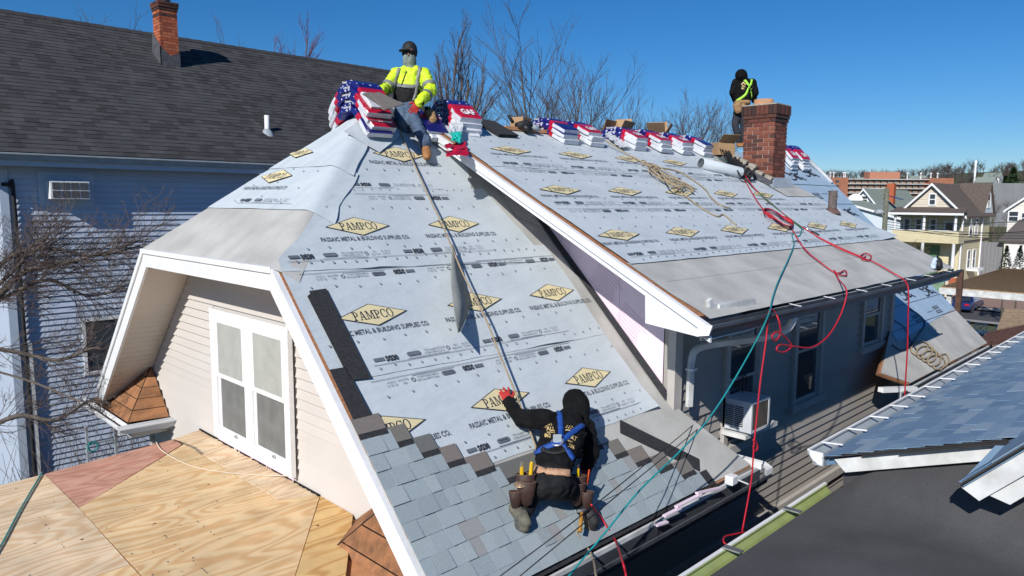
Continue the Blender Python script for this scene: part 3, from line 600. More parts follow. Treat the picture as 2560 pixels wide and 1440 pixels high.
# -------- dormer: cheek, rake board, side wall
XD, YW = 3.57, -3.13
ck = MB().prism([V(XD+.01, -.3, -.25), V(XD+.01, YW, md*YW-.05), V(XD+.01, YW, -3.2), V(XD+.01, -.3, -.33)], (.1, 0, 0)).build('dormer_cheek', MT['pink'], HOUSE)
for (y0, y1) in ((-.55, -1.56), (-1.565, -2.42), (-2.425, -3.02)):
    MB().prism([V(XD, y0, md*y0-.06), V(XD, y1, md*y1-.06), V(XD, y1, m*y1+.015), V(XD, y0, m*y0+.015)], (.012, 0, 0)).build('foam_board', MT['pink'], ck)
pm = M('pink_print', (.62, .38, .50), rough=.7)
pt = MB(); put_text(pt, 'Foamular', .2, 0, 0, 0); pto = pt.mesh('printed_text', [pm])
inst(pto, 'printed_text', ck, frame(V(XD-.003, -2.0, -1.36), (0, -1, -.75), (0, -.75, 1)))
tb = MB()
for i in range(9): tb.box((-.28, -.02-i*.045, 0), (.28-random.uniform(0, .15), -.005-i*.045, .0006))
tbm = tb.mesh('printed_lines', [M('pink_print_soft', (.74, .55, .66), rough=.7)])
for yy, zz in ((-1.72, -1.28), (-2.35, -1.75), (-2.68, -2.2)): inst(tbm, 'printed_lines', ck, frame(V(XD-.002, yy, zz), (0, -1, -.75), (0, -.75, 1)) @ Matrix.Scale(.8, 4))
# self-adhered black flashing where the cheek meets the slope
MB().prism([sp(XD-.05, -.9, .02), sp(XD-.06, -3.08, .02), V(XD-.004, -3.08, m*-3.08+.10), V(XD-.004, -.9, m*-.9+.07)], (-.004, 0, .002)).build('step_flashing', MT['black_sh'], HOUSE)
XR = 2.70
rk = MB(); 
rk.prism([dp(XR-.03, -.34, -.03), dp(XR-.03, -4.06, -.03), V(XR-.03, -4.06, md*-4.06-.15), V(XR-.03, -.34, -.30)], (.03, 0, 0)); rk.build('dormer_rake_board', MT['white'], HOUSE)
slab(dp(XR-.055, -.34, -.005), dp(XR-.055, -4.06, -.005), -ND, .07, (1, 0, 0), .055, 'dormer_drip_edge', MT['white'], HOUSE)
MB().prism([V(XR+.0, -.4, -.34), V(XR, -4.0, md*-4.0-.13), V(XD, -4.0, md*-4.0-.13), V(XD, -.4, -.34)], (0, 0, .02)).build('dormer_rake_soffit', MT['white'], HOUSE)
MB().prism([V(XR-.028, -3.38, md*-3.38-.14), V(XR-.028, -4.04, md*-4.04-.14), V(XR-.028, -4.04, -2.15), V(XR-.028, -3.39, -2.09)], (.84, 0, 0)).build('boxed_eave_end', MT['white'], HOUSE)
MB().prism([V(3.52, -3.95, -2.17), V(10.2, -3.95, -2.17), V(10.2, YW, -2.17), V(3.52, YW, -2.17)], (0, 0, .02)).build('dormer_soffit', MT['taupe_trim'], HOUSE)
MB().box((XR+.01, -3.96, -2.18), (10.2, -3.935, -2.03)).build('dormer_fascia', MT['white_d'], HOUSE)
gd = gutter([V(2.64, -3.965, -2.02), V(5, -3.965, -2.035), V(8, -3.965, -2.03), V(10.3, -3.965, -2.0)], HOUSE, MT['gut_dark'], w_=.135, h_=.115, side=1, inside=MT['gut_in'])
hangers(V(4, -3.97, -2.03), V(10.2, -3.97, -2.02), 7, gd, MT['white'], .12)
MB().prism([V(2.63, -3.96, -2.02), V(2.63, -4.10, -2.02), V(2.63, -4.07, -2.11), V(2.63, -3.96, -2.13)], (.012, 0, 0)).build('gutter_end_cap', MT['white'], gd)
# side wall with lap siding
WL = -5.75
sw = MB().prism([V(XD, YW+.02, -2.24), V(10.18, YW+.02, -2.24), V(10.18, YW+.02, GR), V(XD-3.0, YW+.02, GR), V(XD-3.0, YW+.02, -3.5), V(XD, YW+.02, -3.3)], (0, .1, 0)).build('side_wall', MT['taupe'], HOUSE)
WINS = [(4.62, 5.50, -2.35, -3.86), (6.42, 7.35, -2.35, -3.70), (8.80, 9.72, -2.35, -3.25)]
z = -2.26
while z > -6.9:
    zb = z-.118; segs = [(XD+.12 if z > -3.25 else (XD-.0 if z > -3.4 else .6), 10.1 if z > -3.1 else 13.5)]
    if z < -3.1: segs = [(segs[0][0], 13.5)]
    for (a, b, zt, zz) in WINS:
        if zb < zt and z > zz:
            out = []
            for (s, e) in segs:
                if b+.03 < s or a-.03 > e: out.append((s, e)); continue
                out += [(s, a-.03), (b+.03, e)]
            segs = out
    for (s, e) in segs:
        if e-s < .05: continue
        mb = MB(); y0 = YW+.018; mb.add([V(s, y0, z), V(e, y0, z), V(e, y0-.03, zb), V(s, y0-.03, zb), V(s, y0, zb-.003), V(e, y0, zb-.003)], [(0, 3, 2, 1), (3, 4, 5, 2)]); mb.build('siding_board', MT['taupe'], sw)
    z = zb
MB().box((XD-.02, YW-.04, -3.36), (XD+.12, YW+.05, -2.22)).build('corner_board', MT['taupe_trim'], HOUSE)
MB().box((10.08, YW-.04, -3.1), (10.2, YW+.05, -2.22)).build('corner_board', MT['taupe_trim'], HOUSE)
def side_window(x0, x1, zt, zb, parent, blind=.4):
    f = MB(); t = .09; y0 = YW-.045
    f.box((x0-.02, y0, zt-t), (x1+.02, YW+.02, zt)); f.box((x0, y0, zb+.05), (x0+t, YW+.02, zt-t)); f.box((x1-t, y0, zb+.05), (x1, YW+.02, zt-t)); f.box((x0-.05, y0-.03, zb-.05), (x1+.05, YW+.02, zb+.05))
    f = f.build('window', MT['taupe_trim'], parent); mid = (zt+zb)/2+.05
    for (lo, hi, y) in ((mid, zt-t, YW-.015), (zb+.05, mid+.03, YW-.0)):
        s = MB(); e = .035; s.box((x0+t, y, lo), (x1-t, y+.025, lo+e)); s.box((x0+t, y, hi-e), (x1-t, y+.025, hi)); s.box((x0+t, y, lo+e), (x0+t+e, y+.025, hi-e)); s.box((x1-t-e, y, lo+e), (x1-t, y+.025, hi-e)); s.build('sash', MT['taupe_trim'], f)
        MB().box((x0+t+e, y+.01, lo+e), (x1-t-e, y+.015, hi-e)).build('pane', MT['glass'], f)
    if blind: MB().box((x0+t+.03, YW+.012, zt-t-.4), (x1-t-.03, YW+.016, zt-t)).build('curtain', MT['blind'], f)
for i, wv in enumerate(WINS): side_window(*wv, HOUSE, blind=(0, 1, 1)[i])
# low basement window and its surround, right side
bw = MB(); bw.box((4.35, YW-.05, -5.62), (5.15, YW+.02, -5.56)).box((4.35, YW-.05, -5.62), (4.41, YW+.02, -5.0)).box((5.09, YW-.05, -5.62), (5.15, YW+.02, -5.0)).box((4.35, YW-.05, -5.06), (5.15, YW+.02, -5.0)).build('window', MT['taupe_trim'], HOUSE)
MB().box((4.41, YW-.01, -5.56), (5.09, YW+.0, -5.06)).build('window_pane', MT['glass'], HOUSE)
MB().bar(V(.6, YW-.04, -5.0), V(13.4, YW-.04, -5.0), .06, .12).build('water_table', MT['taupe_trim'], HOUSE)
# downspout with elbows at the dormer corner
dsp = MB(); dpp = cr([V(4.42, -4.02, -2.13), V(4.40, -3.95, -2.28), V(4.25, -3.75, -2.38), V(3.98, -3.42, -2.45), V(3.80, -3.28, -2.5), V(3.75, -3.24, -2.62), V(3.745, -3.235, -2.9), V(3.74, -3.235, -3.12)], 5)
dsp.sweep([(-.032, -.022), (.032, -.022), (.032, .022), (-.032, .022)], dpp, (.3, 1, .2), closed=True); dsp = dsp.build('downspout', MT['white_d'], HOUSE)
for zz in (-2.72,): MB().box((3.70, -3.285, zz-.01), (3.79, -3.2, zz+.01)).build('strap', MT['white'], dsp)
lying = MB(); lying.box((0, -.04, 0), (.62, .04, .055))
for i in range(5): lying.box((0, -.034+i*.015, .054), (.62, -.028+i*.015, .06))
lo_ = thing('downspout_offcut', V(3.1, -3.86, -1.96), 'ribbed white downspout offcut lying under the felt edge above the dark gutter', 'downspout')
o_ = link('pipe', lying.mesh('pipe', MT['white_d']), lo_); o_.matrix_local = Matrix.Rotation(math.radians(-3), 4, 'Z')
el = MB().sweep([(-.03, -.022), (.03, -.022), (.03, .022), (-.03, .022)], [V(.0, 0, .03), V(-.06, 0, .035), V(-.11, 0, .06), V(-.13, 0, .11)], (0, 1, 0), closed=True); link('elbow', el.mesh('elbow', MT['white_d']), lo_)
# lower eaves: near and far gutters of the steep slope
gn = gutter([V(.0, -3.80, -3.79), V(2.2, -3.80, -3.80), V(4.25, -3.80, -3.79)], HOUSE, MT['gut_dark'], w_=.14, h_=.12, side=1, inside=MT['gut_in'])
hangers(V(3.3, -3.8, -3.79), V(4.2, -3.8, -3.79), 1, gn, MT['white'], .12)
MB().box((.0, -3.80, -3.97), (4.2, -3.775, -3.76)).build('eave_fascia', MT['white_d'], HOUSE)
MB().prism([V(.05, -3.78, -3.95), V(4.18, -3.78, -3.95), V(4.18, YW, -3.95), V(.05, YW, -3.95)], (0, 0, .02)).build('eave_soffit', MT['white_d'], HOUSE)
MB().prism([V(4.13, -3.94, -3.80), V(4.26, -3.94, -3.80), V(4.34, -3.82, -3.79), V(4.34, -3.5, -3.79), V(4.28, -3.5, -3.79), V(4.28, -3.8, -3.8)], (0, 0, .07)).build('gutter_corner', MT['white'], gn)
gf = gutter([V(8.75, -3.80, -3.79), V(14.0, -3.80, -3.79)], HOUSE, MT['gut_dark'], w_=.12, h_=.11, side=1, inside=MT['gut_in'])
MB().bar(V(8.45, -3.6, -3.72), V(9.25, -3.83, -3.80), .09, .07).build('eave_end_trim', MT['white'], HOUSE)
MB().box((8.7, -3.80, -3.97), (13.95, -3.775, -3.77)).build('eave_fascia', MT['white_d'], HOUSE)
MB().prism([V(XD-3, YW+.1, GR), V(13.9, YW+.1, GR), V(13.9, 3.1, GR), V(XD-3, 3.1, GR)], (0, 0, .2)).build('foundation', MT['cement'], HOUSE)
for y in (3.1,): MB().box((.6, y-.1, GR), (13.9, y, -3.2)).build('rear_wall', MT['beige'], HOUSE)
MB().prism([V(13.88, -3.1, GR), V(13.88, -3.1, -3.2), V(13.88, 0, -.15), V(13.88, 3.1, -3.2), V(13.88, 3.1, GR)], (-.1, 0, 0)).build('end_wall', MT['beige'], HOUSE)
# ================================================================ new shingles on the steep slope
EX = .138; CS = 1/math.sqrt(1+m*m)
def tab_mesh(w_, v0, v1, mats, hl=.010, hh=.004, band=None):
    mb = MB(); t = .006
    mb.add([V(0, v0, hl), V(w_, v0, hl), V(w_, v1, hh), V(0, v1, hh), V(0, v0, hl-t), V(w_, v0, hl-t), V(w_, v1, hh-t), V(0, v1, hh-t)], [(0, 1, 2, 3), (4, 5, 1, 0), (5, 6, 2, 1), (6, 7, 3, 2), (7, 4, 0, 3)])
    if band: mb.add([V(0, v0, hl+.0008), V(w_, v0, hl+.0008), V(w_, v0+band, hl+.0008-(hl-hh)*band/(v1-v0)), V(0, v0+band, hl+.0008-(hl-hh)*band/(v1-v0))], [(0, 1, 2, 3)], 1)
    return mb.mesh('shingle_tab', mats)
TABW = [.10, .125, .15, .175, .2]
TABS = [tab_mesh(w_-.0025, 0, EX+.03, [MT['tab']]) for w_ in TABW]
TABS_UP = [tab_mesh(w_-.0025, 0, EX+.03, [MT['tab']], .017, .006) for w_ in TABW]
ends = [.234, .404, .581, .753, .991, 2.25, 2.5, 2.74, 2.97, 3.22]
new_sh = MB().add([sp(.0, -3.77, .006), sp(3.2, -3.77, .006), sp(3.2, -3.74, .006), sp(0, -3.74, .006)], [(0, 1, 2, 3)]).build('new_shingles', MT['black_sh'], HOUSE)
random.seed(11)
rowy = [-2.867-.0975*r for r in range(10)]
for r in range(10):
    x = -.015; e = ends[r]; base = .020
    up = r % 2 == 0
    while x < e-.01:
        i = random.randrange(5); w_ = TABW[i]
        if x+w_ > e-.05: i = min(range(5), key=lambda j: abs(TABW[j]-(e-x))); w_ = TABW[i]
        up = not up if random.random() < .8 else up
        inst((TABS_UP if up else TABS)[i], 'shingle', new_sh, FSu(x, rowy[r], base+random.uniform(0, .0015)))
        x += w_
    x0 = -.015 if r == 0 else ends[r-1]-.02
    hm = tab_mesh(e-x0, EX+.0, .325, [MT['lap'], MT['black_sh']], .0085, .004, band=.05)
    inst(hm, 'shingle_headlap', new_sh, FSu(x0, rowy[r], base))
def strip_quad(name, px, h, mat, parent, th=.005):
    P = [hit(q, ST)+NS*h for q in px]; o = MB().prism(P, NS*th).build(name, mat, parent); return o
def loose(name, px, h, mat, label, cat, group=None):
    P = [hit(q, ST) for q in px]; c = sum(P, V(0, 0, 0))/len(P); t = thing(name, c, label, cat, group)
    strip_quad('strip', px, h, mat, t); return t
t_ = loose('starter_strip', [(770, 733), (812, 727), (925, 950), (880, 955)], .026, MT['black_sh'], 'black starter strip lying loose on the grey underlayment above the rake edge', 'shingle strip')
strip_quad('nailing_edge', [(766, 745), (774, 738), (882, 955), (872, 955)], .022, MT['black_sh'], t_)
t_ = loose('starter_strip', [(821, 929), (862, 922), (926, 1042), (880, 1053)], .022, MT['black_sh'], 'black starter strip nailed along the rake just above the new shingles', 'shingle strip')
t_ = loose('starter_strip', [(1547, 1052), (1745, 1150), (1746, 1180), (1548, 1084)], .016, MT['black_sh'], 'long black strip lying on grey felt to the right of the kneeling worker', 'shingle strip')
t_ = loose('starter_strip', [(1704, 1202), (1762, 1176), (1787, 1210), (1728, 1238)], .016, MT['black_sh'], 'short black starter piece at the end of the new shingle rows above the gutter', 'shingle strip')
# curled shingle standing on edge beside the lifeline
def hN(q, h): return hit(q, (ST[0], h*math.sqrt(1+m*m)))
base = cr([hN((1140, 640), .02), hN((1160, 705), .02), hN((1176, 757), .02), hN((1150, 828), .02)], 5)
top = cr([hN((1131, 610), .12), hN((1127, 690), .26), hN((1133, 765), .33), hN((1144, 832), .30)], 5)
fm = MB(); n_ = len(base); fm.add(base+top, [(i, i+1, n_+i+1, n_+i) for i in range(n_-1)], 0, True)
fo = fm.build('curled_shingle', M('shingle_grey', (.30, .32, .30), (.24, .25, .24), rough=.95, fine=.3, bscale=200), None)
tag(fo, 'curled grey shingle standing on edge beside the lifeline on the underlayment', 'shingle'); sm = fo.modifiers.new('t', 'SOLIDIFY'); sm.thickness = .006
# ================================================================ brick chimneys
def chimney(x0, x1, y0, y1, z0, z1, parent, mats, soldier=True, bh=.0575, jt=.011, bl=.195):
    ch = MB().box((x0+.012, y0+.012, z0), (x1-.012, y1-.012, z1)).build('chimney', MT['mortar'], parent)
    bm_ = {}
    def brick(cx, cy, cz, sx, sy, sz, mat):
        key = (round(sx, 3), round(sy, 3), round(sz, 3), mat.name)
        if key not in bm_:
            mb = MB().cbox((0, 0, 0), (sx, sy, sz)); bm_[key] = mb.mesh('brick', [mat])
        inst(bm_[key], 'brick', ch, Matrix.Translation((cx+random.uniform(-.0015, .0015), cy+random.uniform(-.0015, .0015), cz)))
    z = z0+.0; r = 0; top = z1-(.27 if soldier else .12)
    def course(a0, a1, b0, b1, z, h, mat, off, L):
        dep = .06
        for face in range(4):
            along0, along1 = (b0, b1) if face < 2 else (a0+dep, a1-dep)
            p = along0 - (L+jt)*off
            while p < along1-.02:
                s, e = max(p, along0), min(p+L, along1)
                if e-s > .025:
                    c = (s+e)/2
                    if face == 0: brick(a0+dep/2, c, z+h/2, dep, e-s, h, mat)
                    elif face == 1: brick(a1-dep/2, c, z+h/2, dep, e-s, h, mat)
                    elif face == 2: brick(c, b0+dep/2, z+h/2, e-s, dep, h, mat)
                    else: brick(c, b1-dep/2, z+h/2, e-s, dep, h, mat)
                p += L+jt
    while z+bh < top:
        course(x0, x1, y0, y1, z, bh, mats[0] if z < top-.25 or random.random() < .6 else mats[1], .5 if r % 2 else 0, bl); z += bh+jt; r += 1
    for k in (1, 2):
        o = .014*k; course(x0-o, x1+o, y0-o, y1+o, z, bh, mats[1], .5 if r % 2 else 0, bl); z += bh+jt*.6; r += 1
    if soldier:
        o = .04; course(x0-o, x1+o, y0-o, y1+o, z, z1-z, mats[1], 0, .066)
    else: course(x0-.035, x1+.035, y0-.035, y1+.035, z, bh, mats[1], .5, bl); z1 = z+bh
    return ch, z1
ch, zt = chimney(9.32, 9.80, -1.34, -.77, -.75, .70, HOUSE, [MT['brick'], MT['brick_dark']])
o = .03; MB().prism([V(9.32-o, -1.34-o, zt), V(9.8+o, -1.34-o, zt), V(9.8+o, -.77+o, zt), V(9.32-o, -.77+o, zt)], (0, 0, .02)).build('cement_cap', MT['cement'], ch)
MB().lathe((9.52, -1.02, zt), [(.19, .02), (.17, .05), (.165, .12), (.13, .12), (.13, .02)], 18).build('clay_flue', MT['clay'], ch)
# stepped flashing, cleats and patch at the chimney foot
for i, (x, y) in enumerate([(9.16, -1.28), (9.13, -1.12), (9.1, -.96), (9.07, -.8), (9.05, -.66)]):
    for k in range(2+(i > 1)): MB().cbox((0, 0, 0), (.10, .14, .05), 0, Matrix.Translation(dp(x+.04*k+.04, y, .05+k*.055)) @ Matrix.Rotation(.4, 4, 'X')).build('loose_mortar', MT['cement'], ch)
MB().prism([dp(9.0, -1.42, .03), dp(8.94, -.5, .03), dp(9.02, -.5, .10), dp(9.10, -1.42, .09)], ND*.01).build('side_flashing', MT['tar'], ch)
MB().prism([dp(9.02, -1.5, .022), dp(9.9, -1.46, .022), dp(9.9, -1.32, .13), dp(9.28, -1.34, .13), dp(9.02, -1.42, .04)], ND*.008).build('apron_flashing', MT['gut_grey'], ch)
sheet('felt_strip', [(8.75, -.5), (9.0, -1.3), (8.95, -1.78)], [(10.14, -.5), (10.14, -1.3), (10.13, -1.78)], dp, .024, MT['felt'], HOUSE, 8, 6)
# roof vent pipe of the dormer
vp = hit((2080, 532), DO); MB().lathe(vp+V(0, 0, -.03), [(.07, 0), (.07, .4), (.055, .4), (.055, .35), (0, .35)], 14).build('vent_pipe', M('rust_pipe', (.13, .10, .09), (.08, .065, .06), rough=.8, scale=20), HOUSE)
MB().lathe(vp+V(0, 0, -.02), [(.15, 0), (.09, .07), (.072, .1)], 14).build('vent_flashing', M('rust_boot', (.16, .08, .06), (.07, .05, .05), rough=.85, scale=15), HOUSE)
# ================================================================ window air conditioners
def ac_unit(name, lo, hi, label, parent=None, white=True):
    lo, hi = Vector(lo), Vector(hi); t = thing(name, V((lo.x+hi.x)/2, hi.y, lo.z), label, 'air conditioner')
    case = M(name+'_case', (.62, .65, .68), (.52, .55, .58), rough=.45, scale=5)
    e = .03; b = MB(); b.box((lo.x, lo.y+.012, lo.z), (hi.x, hi.y, hi.z)); bevel(b.build('case', case, t), .008)
    f = MB(); f.box((lo.x, lo.y, lo.z), (lo.x+e, lo.y+.012, hi.z)); f.box((hi.x-e, lo.y, lo.z), (hi.x, lo.y+.012, hi.z)); f.box((lo.x+e, lo.y, hi.z-e), (hi.x-e, lo.y+.012, hi.z)); f.box((lo.x+e, lo.y, lo.z), (hi.x-e, lo.y+.012, lo.z+e)); f.build('rear_frame', case, t)
    g_ = MB(); g_.box((lo.x+e, lo.y+.006, lo.z+e), (hi.x-e, lo.y+.011, hi.z-e)); g_.build('coil', M(name+'_coil', (.06, .055, .05), (.12, .10, .08), rough=.8, scale=18, stretch=(1, 1, .3)), t)
    n = int((hi.z-lo.z-.1)/.022)
    for i in range(n):
        zz = lo.z+.06+i*.022; MB().box((lo.x-.004, lo.y+.10, zz), (lo.x+.002, hi.y-.04, zz+.011)).build('louvre', MT['black'], t)
    MB().box((lo.x-.006, (lo.y+.1+hi.y-.04)/2-.004, lo.z+.05), (lo.x+.0, (lo.y+.1+hi.y-.04)/2+.004, hi.z-.04)).build('louvre_post', case, t)
    return t
ac_unit('air_conditioner', (4.62, -3.50, -3.56), (5.06, -3.14, -3.20), 'white boxy window air conditioner hanging out of the shaded taupe wall')
MB().bar(V(4.6, -3.3, -3.61), V(5.4, -3.3, -3.61), .30, .05).build('ac_shelf', MT['white_d'], HOUSE)
# ================================================================ blue neighbour house
BLUE = thing('house', (5, 10, GR), 'blue vinyl sided neighbour house with charcoal shingle roof and brick chimney', 'house')
BS, BE, BZ, BRy, BRz = .727, 7.58, -.215, 12.0, 3.0
def bp(x, s, h=0):
    d = Vector((0, 1, BS)).normalized(); n = Vector((0, -BS, 1)).normalized(); return V(x, BE, BZ)+d*s+n*h
BX0, BX1 = -.75, 10.66
MB().prism([bp(BX0, 0), bp(BX1, 0), bp(BX1, 5.47), bp(BX0, 5.47)], V(0, 0, -.08)).prism([V(BX0, BRy, BRz-.01), V(BX1, BRy, BRz-.01), V(BX1, 16.4, -.2), V(BX0, 16.4, -.2)], V(0, 0, -.08)).build('roof', MT['slate'], BLUE)
rs = MB(); random.seed(5); s = 0; r = 0
while s < 5.42:
    x = BX0-random.random()*.2
    while x < BX1:
        w_ = random.choice((.12, .16, .2, .24, .3)); x1 = min(x+w_, BX1); xa = max(x, BX0)
        if x1 > xa:
            hl = .011+random.uniform(0, .006); rs.add([bp(xa, s, hl), bp(x1, s, hl), bp(x1, s+.145, .005), bp(xa, s+.145, .005), bp(xa, s, 0), bp(x1, s, 0)], [(0, 1, 2, 3), (4, 5, 1, 0)], random.choice((0, 0, 1, 2)))
        x += w_
    s += .14; r += 1
rs.build('roof_shingles', [MT['slate'], MT['slate2'], MT['slate3']], BLUE, kind='stuff')
rc = MB(); x = BX0
rcn = 0
while x < BX1:
    rc2 = MB(); rc2.prism([V(x, BRy-.13, BRz-.075), V(x, BRy, BRz+.025), V(x, BRy+.13, BRz-.075), V(x, BRy+.13, BRz-.10), V(x, BRy, BRz), V(x, BRy-.13, BRz-.10)], (.30, 0, .010)); rc2.build('ridge_cap', MT['slate2'], BLUE); x += .29
gb = gutter([V(BX1, BE+.02, BZ-.01), V(BX0, BE+.02, BZ-.01)], BLUE, MT['gut_grey'], side=-1, w_=.12, h_=.11)
MB().box((BX0, BE+.02, BZ-.22), (BX1, BE+.045, BZ-.02)).build('fascia', MT['blue_trim'], BLUE)
MB().box((BX0, BE+.03, BZ-.225), (BX1, 8.0, BZ-.205)).build('soffit', MT['blue_trim'], BLUE)
for x, y in ((4.35, BE),): MB().box((x, BE-.02, BZ-.34), (x+.10, BE+.1, BZ-.22)).build('downspout_outlet', MT['white'], BLUE)
BW = 8.0
bwall = MB().box((-.12, BW+.012, GR-.2), (10.4, 16.0, BZ-.2)).build('side_wall', MT['blue_sid'], BLUE)
z = BZ-.225; BWIN = [(.93, 1.62, -3.22, -4.3)]
while z > GR:
    zb = z-.105; segs = [(-.08, 10.4)]
    for (a, b, zt_, zz) in BWIN:
        if zb < zt_ and z > zz: segs = [(-.08, a), (b, 10.4)]
    for (s, e) in segs: MB().add([V(s, BW+.01, z), V(e, BW+.01, z), V(e, BW-.016, zb), V(s, BW-.016, zb), V(s, BW+.01, zb-.004), V(e, BW+.01, zb-.004)], [(0, 3, 2, 1), (3, 4, 5, 2)]).build('siding_board', MT['blue_sid'], bwall)
    z = zb
MB().box((-.2, BW-.04, GR-.2), (-.07, BW+.1, BZ-.2)).build('corner_board', MT['blue_trim'], BLUE)
a, b, zt_, zz = BWIN[0]; f = MB(); f.box((a, BW-.03, zt_-.06), (b, BW+.05, zt_)).box((a, BW-.03, zz), (b, BW+.05, zz+.06)).box((a, BW-.03, zz+.06), (a+.06, BW+.05, zt_-.06)).box((b-.06, BW-.03, zz+.06), (b, BW+.05, zt_-.06)); f = f.build('window', MT['white'], BLUE); MB().box((a+.06, BW+.0, zz+.06), (b-.06, BW+.01, zt_-.06)).build('pane', MT['glass'], f)
fr = MB().box((.38, BW-.025, -1.13), (1.28, BW+.01, -.52)).build('ac_surround', MT['blue_trim'], BLUE)
dpi = hit((32, 470), Y(BW-.06)); MB().tube(cr([V(dpi.x-.15, BW-.02, dpi.z+.06), V(dpi.x-.05, BW-.07, dpi.z+.05), V(dpi.x, BW-.07, dpi.z-.1), V(dpi.x+.01, BW-.07, -3.5), V(dpi.x+.02, BW-.07, GR)], 5), .035, 8).build('drain_pipe', MT['black'], BLUE)
dq = hit((75, 900), Y(BW-.05)); MB().box((dq.x-.04, BW-.09, GR), (dq.x+.04, BW-.03, dq.z+.3)).build('downspout', MT['white_d'], BLUE)
# brick chimney of the blue house
c0 = hit((404, 163), ((0, -BS, 1), BZ-BS*BE)); y0 = c0.y
cz = hit((443, 14), Y(y0)).z
ch2, zt2 = chimney(c0.x, c0.x+.40, y0, y0+.42, c0.z-.05, cz, BLUE, [MT['brick_o'], MT['brick_dark']], soldier=False)
MB().prism([V(c0.x-.02, y0-.02, c0.z-.1), V(c0.x+.42, y0-.02, c0.z-.1), V(c0.x+.42, y0-.02, c0.z+.32), V(c0.x+.2, y0-.02, c0.z+.24), V(c0.x-.02, y0-.02, c0.z+.42)], (0, .018, 0)).prism([V(c0.x-.02, y0-.02, c0.z-.1), V(c0.x-.02, y0+.5, c0.z+.2), V(c0.x-.02, y0+.44, c0.z+.8), V(c0.x-.02, y0-.02, c0.z+.42)], (.018, 0, 0)).build('tar_skirt', MT['tar'], ch2)
MB().lathe((c0.x+.2, y0+.2, zt2), [(.13, 0), (.12, .1), (.17, .11), (.17, .14), (0, .16)], 12).build('chimney_cap', MT['gut_dark'], ch2)
vv = hit((668, 330), ((0, -BS, 1), BZ-BS*BE)); MB().lathe(vv-V(0, 0, .05), [(.055, 0), (.055, .42), (.045, .42), (.045, .3), (0, .3)], 12).build('vent_pipe', MT['white'], BLUE)
MB().lathe(vv-V(0, 0, .03), [(.17, -.08), (.12, .03), (.06, .10)], 12).build('vent_flashing', MT['gut_grey'], BLUE)
acb = thing('air_conditioner', V(.85, 7.9, -1.02), 'small grilled air conditioner set in the blue vinyl wall', 'air conditioner')
bx = MB().box((.50, 7.70, -1.00), (1.13, 7.99, -.68)); bevel(bx.build('case', MT['white'], acb), .008)
for i in range(4):
    for j in range(2): MB().box((.535+i*.147, 7.693, -.975+j*.145), (.535+i*.147+.13, 7.702, -.975+j*.145+.125)).build('grille', M('ac_grille', (.05, .055, .06), (.09, .09, .10), rough=.6, scale=90, stretch=(.1, 1, 1)) if (i, j) == (0, 0) else bpy.data.materials['ac_grille'], acb)
# ================================================================ right-hand neighbour: black low roof, blue shingle roof
NB = thing('house', (4, -7, GR), 'neighbour house with blue shingle roof, black low-slope roof and lime gutter', 'house')
RS_ = .366
def rp_(x, y, h=0): return V(x, y, -3.28-RS_*(y+4.71)) + Vector((0, RS_, 1)).normalized()*h
MB().prism([rp_(3.78, -4.66, -.03), rp_(3.78, -9.5, -.03), rp_(16, -9.5, -.03), rp_(16, -4.66, -.03)], (0, 0, -.06)).build('roof', MT['bluetab'], NB)
random.seed(21); cand = []; sl_ = 0; lng = math.sqrt(1+RS_*RS_)
WB = [.18, .24, .30, .36]
BT = [tab_mesh(w_-.003, 0, .175, [MT['bluetab']], .013, .004) for w_ in WB]; BT2 = [tab_mesh(w_-.003, 0, .175, [MT['bluetab']], .021, .006) for w_ in WB]
r = 0
while sl_ < 5.0:
    y = -4.66-sl_/lng; x = 3.70+random.random()*.02
    while x < 14:
        i = random.randrange(4); d = rp_(x+.15, y-.05)-CAM; zc = d.dot(FW); px, py = 1280+FPX*d.dot(RT)/zc, 720-FPX*d.dot(UP)/zc
        cand.append((0 if (zc > .3 and px < 2600 and py < 1500) else 1, d.length, x, y, i, random.random() < .5))
        x += WB[i]
    sl_ += .142; r += 1
cand.sort(); bs_ = MB().prism([rp_(3.70, -4.66, .0), rp_(3.70, -4.7, .0), rp_(14, -4.7, .0), rp_(14, -4.66, .0)], (0, 0, -.01)).build('roof_shingles', MT['black_sh'], NB)
rest = MB()
for q, (inf, dd, x, y, i, up) in enumerate(cand):
    F_ = frame(rp_(x, y, .002), (1, 0, 0), V(0, -1, RS_)); F_ = frame(rp_(x+WB[i], y, .002), (-1, 0, 0), V(0, -1, RS_))
    if q < 300: inst((BT2 if up else BT)[i], 'shingle', bs_, F_)
    else: rest.add([F_ @ V(0, 0, .013), F_ @ V(WB[i], 0, .013), F_ @ V(WB[i], .17, .004), F_ @ V(0, .17, .004), F_ @ V(0, 0, 0), F_ @ V(WB[i], 0, 0)], [(0, 1, 2, 3), (4, 5, 1, 0)])
if rest.v: rest.build('far_shingles', MT['bluetab'], NB, kind='stuff')
ng = gutter([V(3.70, -4.675, -3.26), V(16, -4.675, -3.27)], NB, MT['gut_grey'], w_=.15, h_=.12, side=-1)
MB().prism([V(3.70, -4.665, -3.255), V(3.70, -4.53, -3.255), V(3.70, -4.56, -3.33), V(3.70, -4.62, -3.37), V(3.70, -4.665, -3.38)], (.012, 0, 0)).build('gutter_end_cap', MT['white'], ng)
MB().bar(V(3.7, -4.53, -3.255), V(16, -4.53, -3.265), .022, .012).build('gutter_lip', MT['white'], ng)
for i in range(14): x = 4.0+i*.62; MB().bar(V(x, -4.54, -3.25), V(x+.02, -4.72, -3.235), .02, .012).build('gutter_hanger', MT['white'], ng)
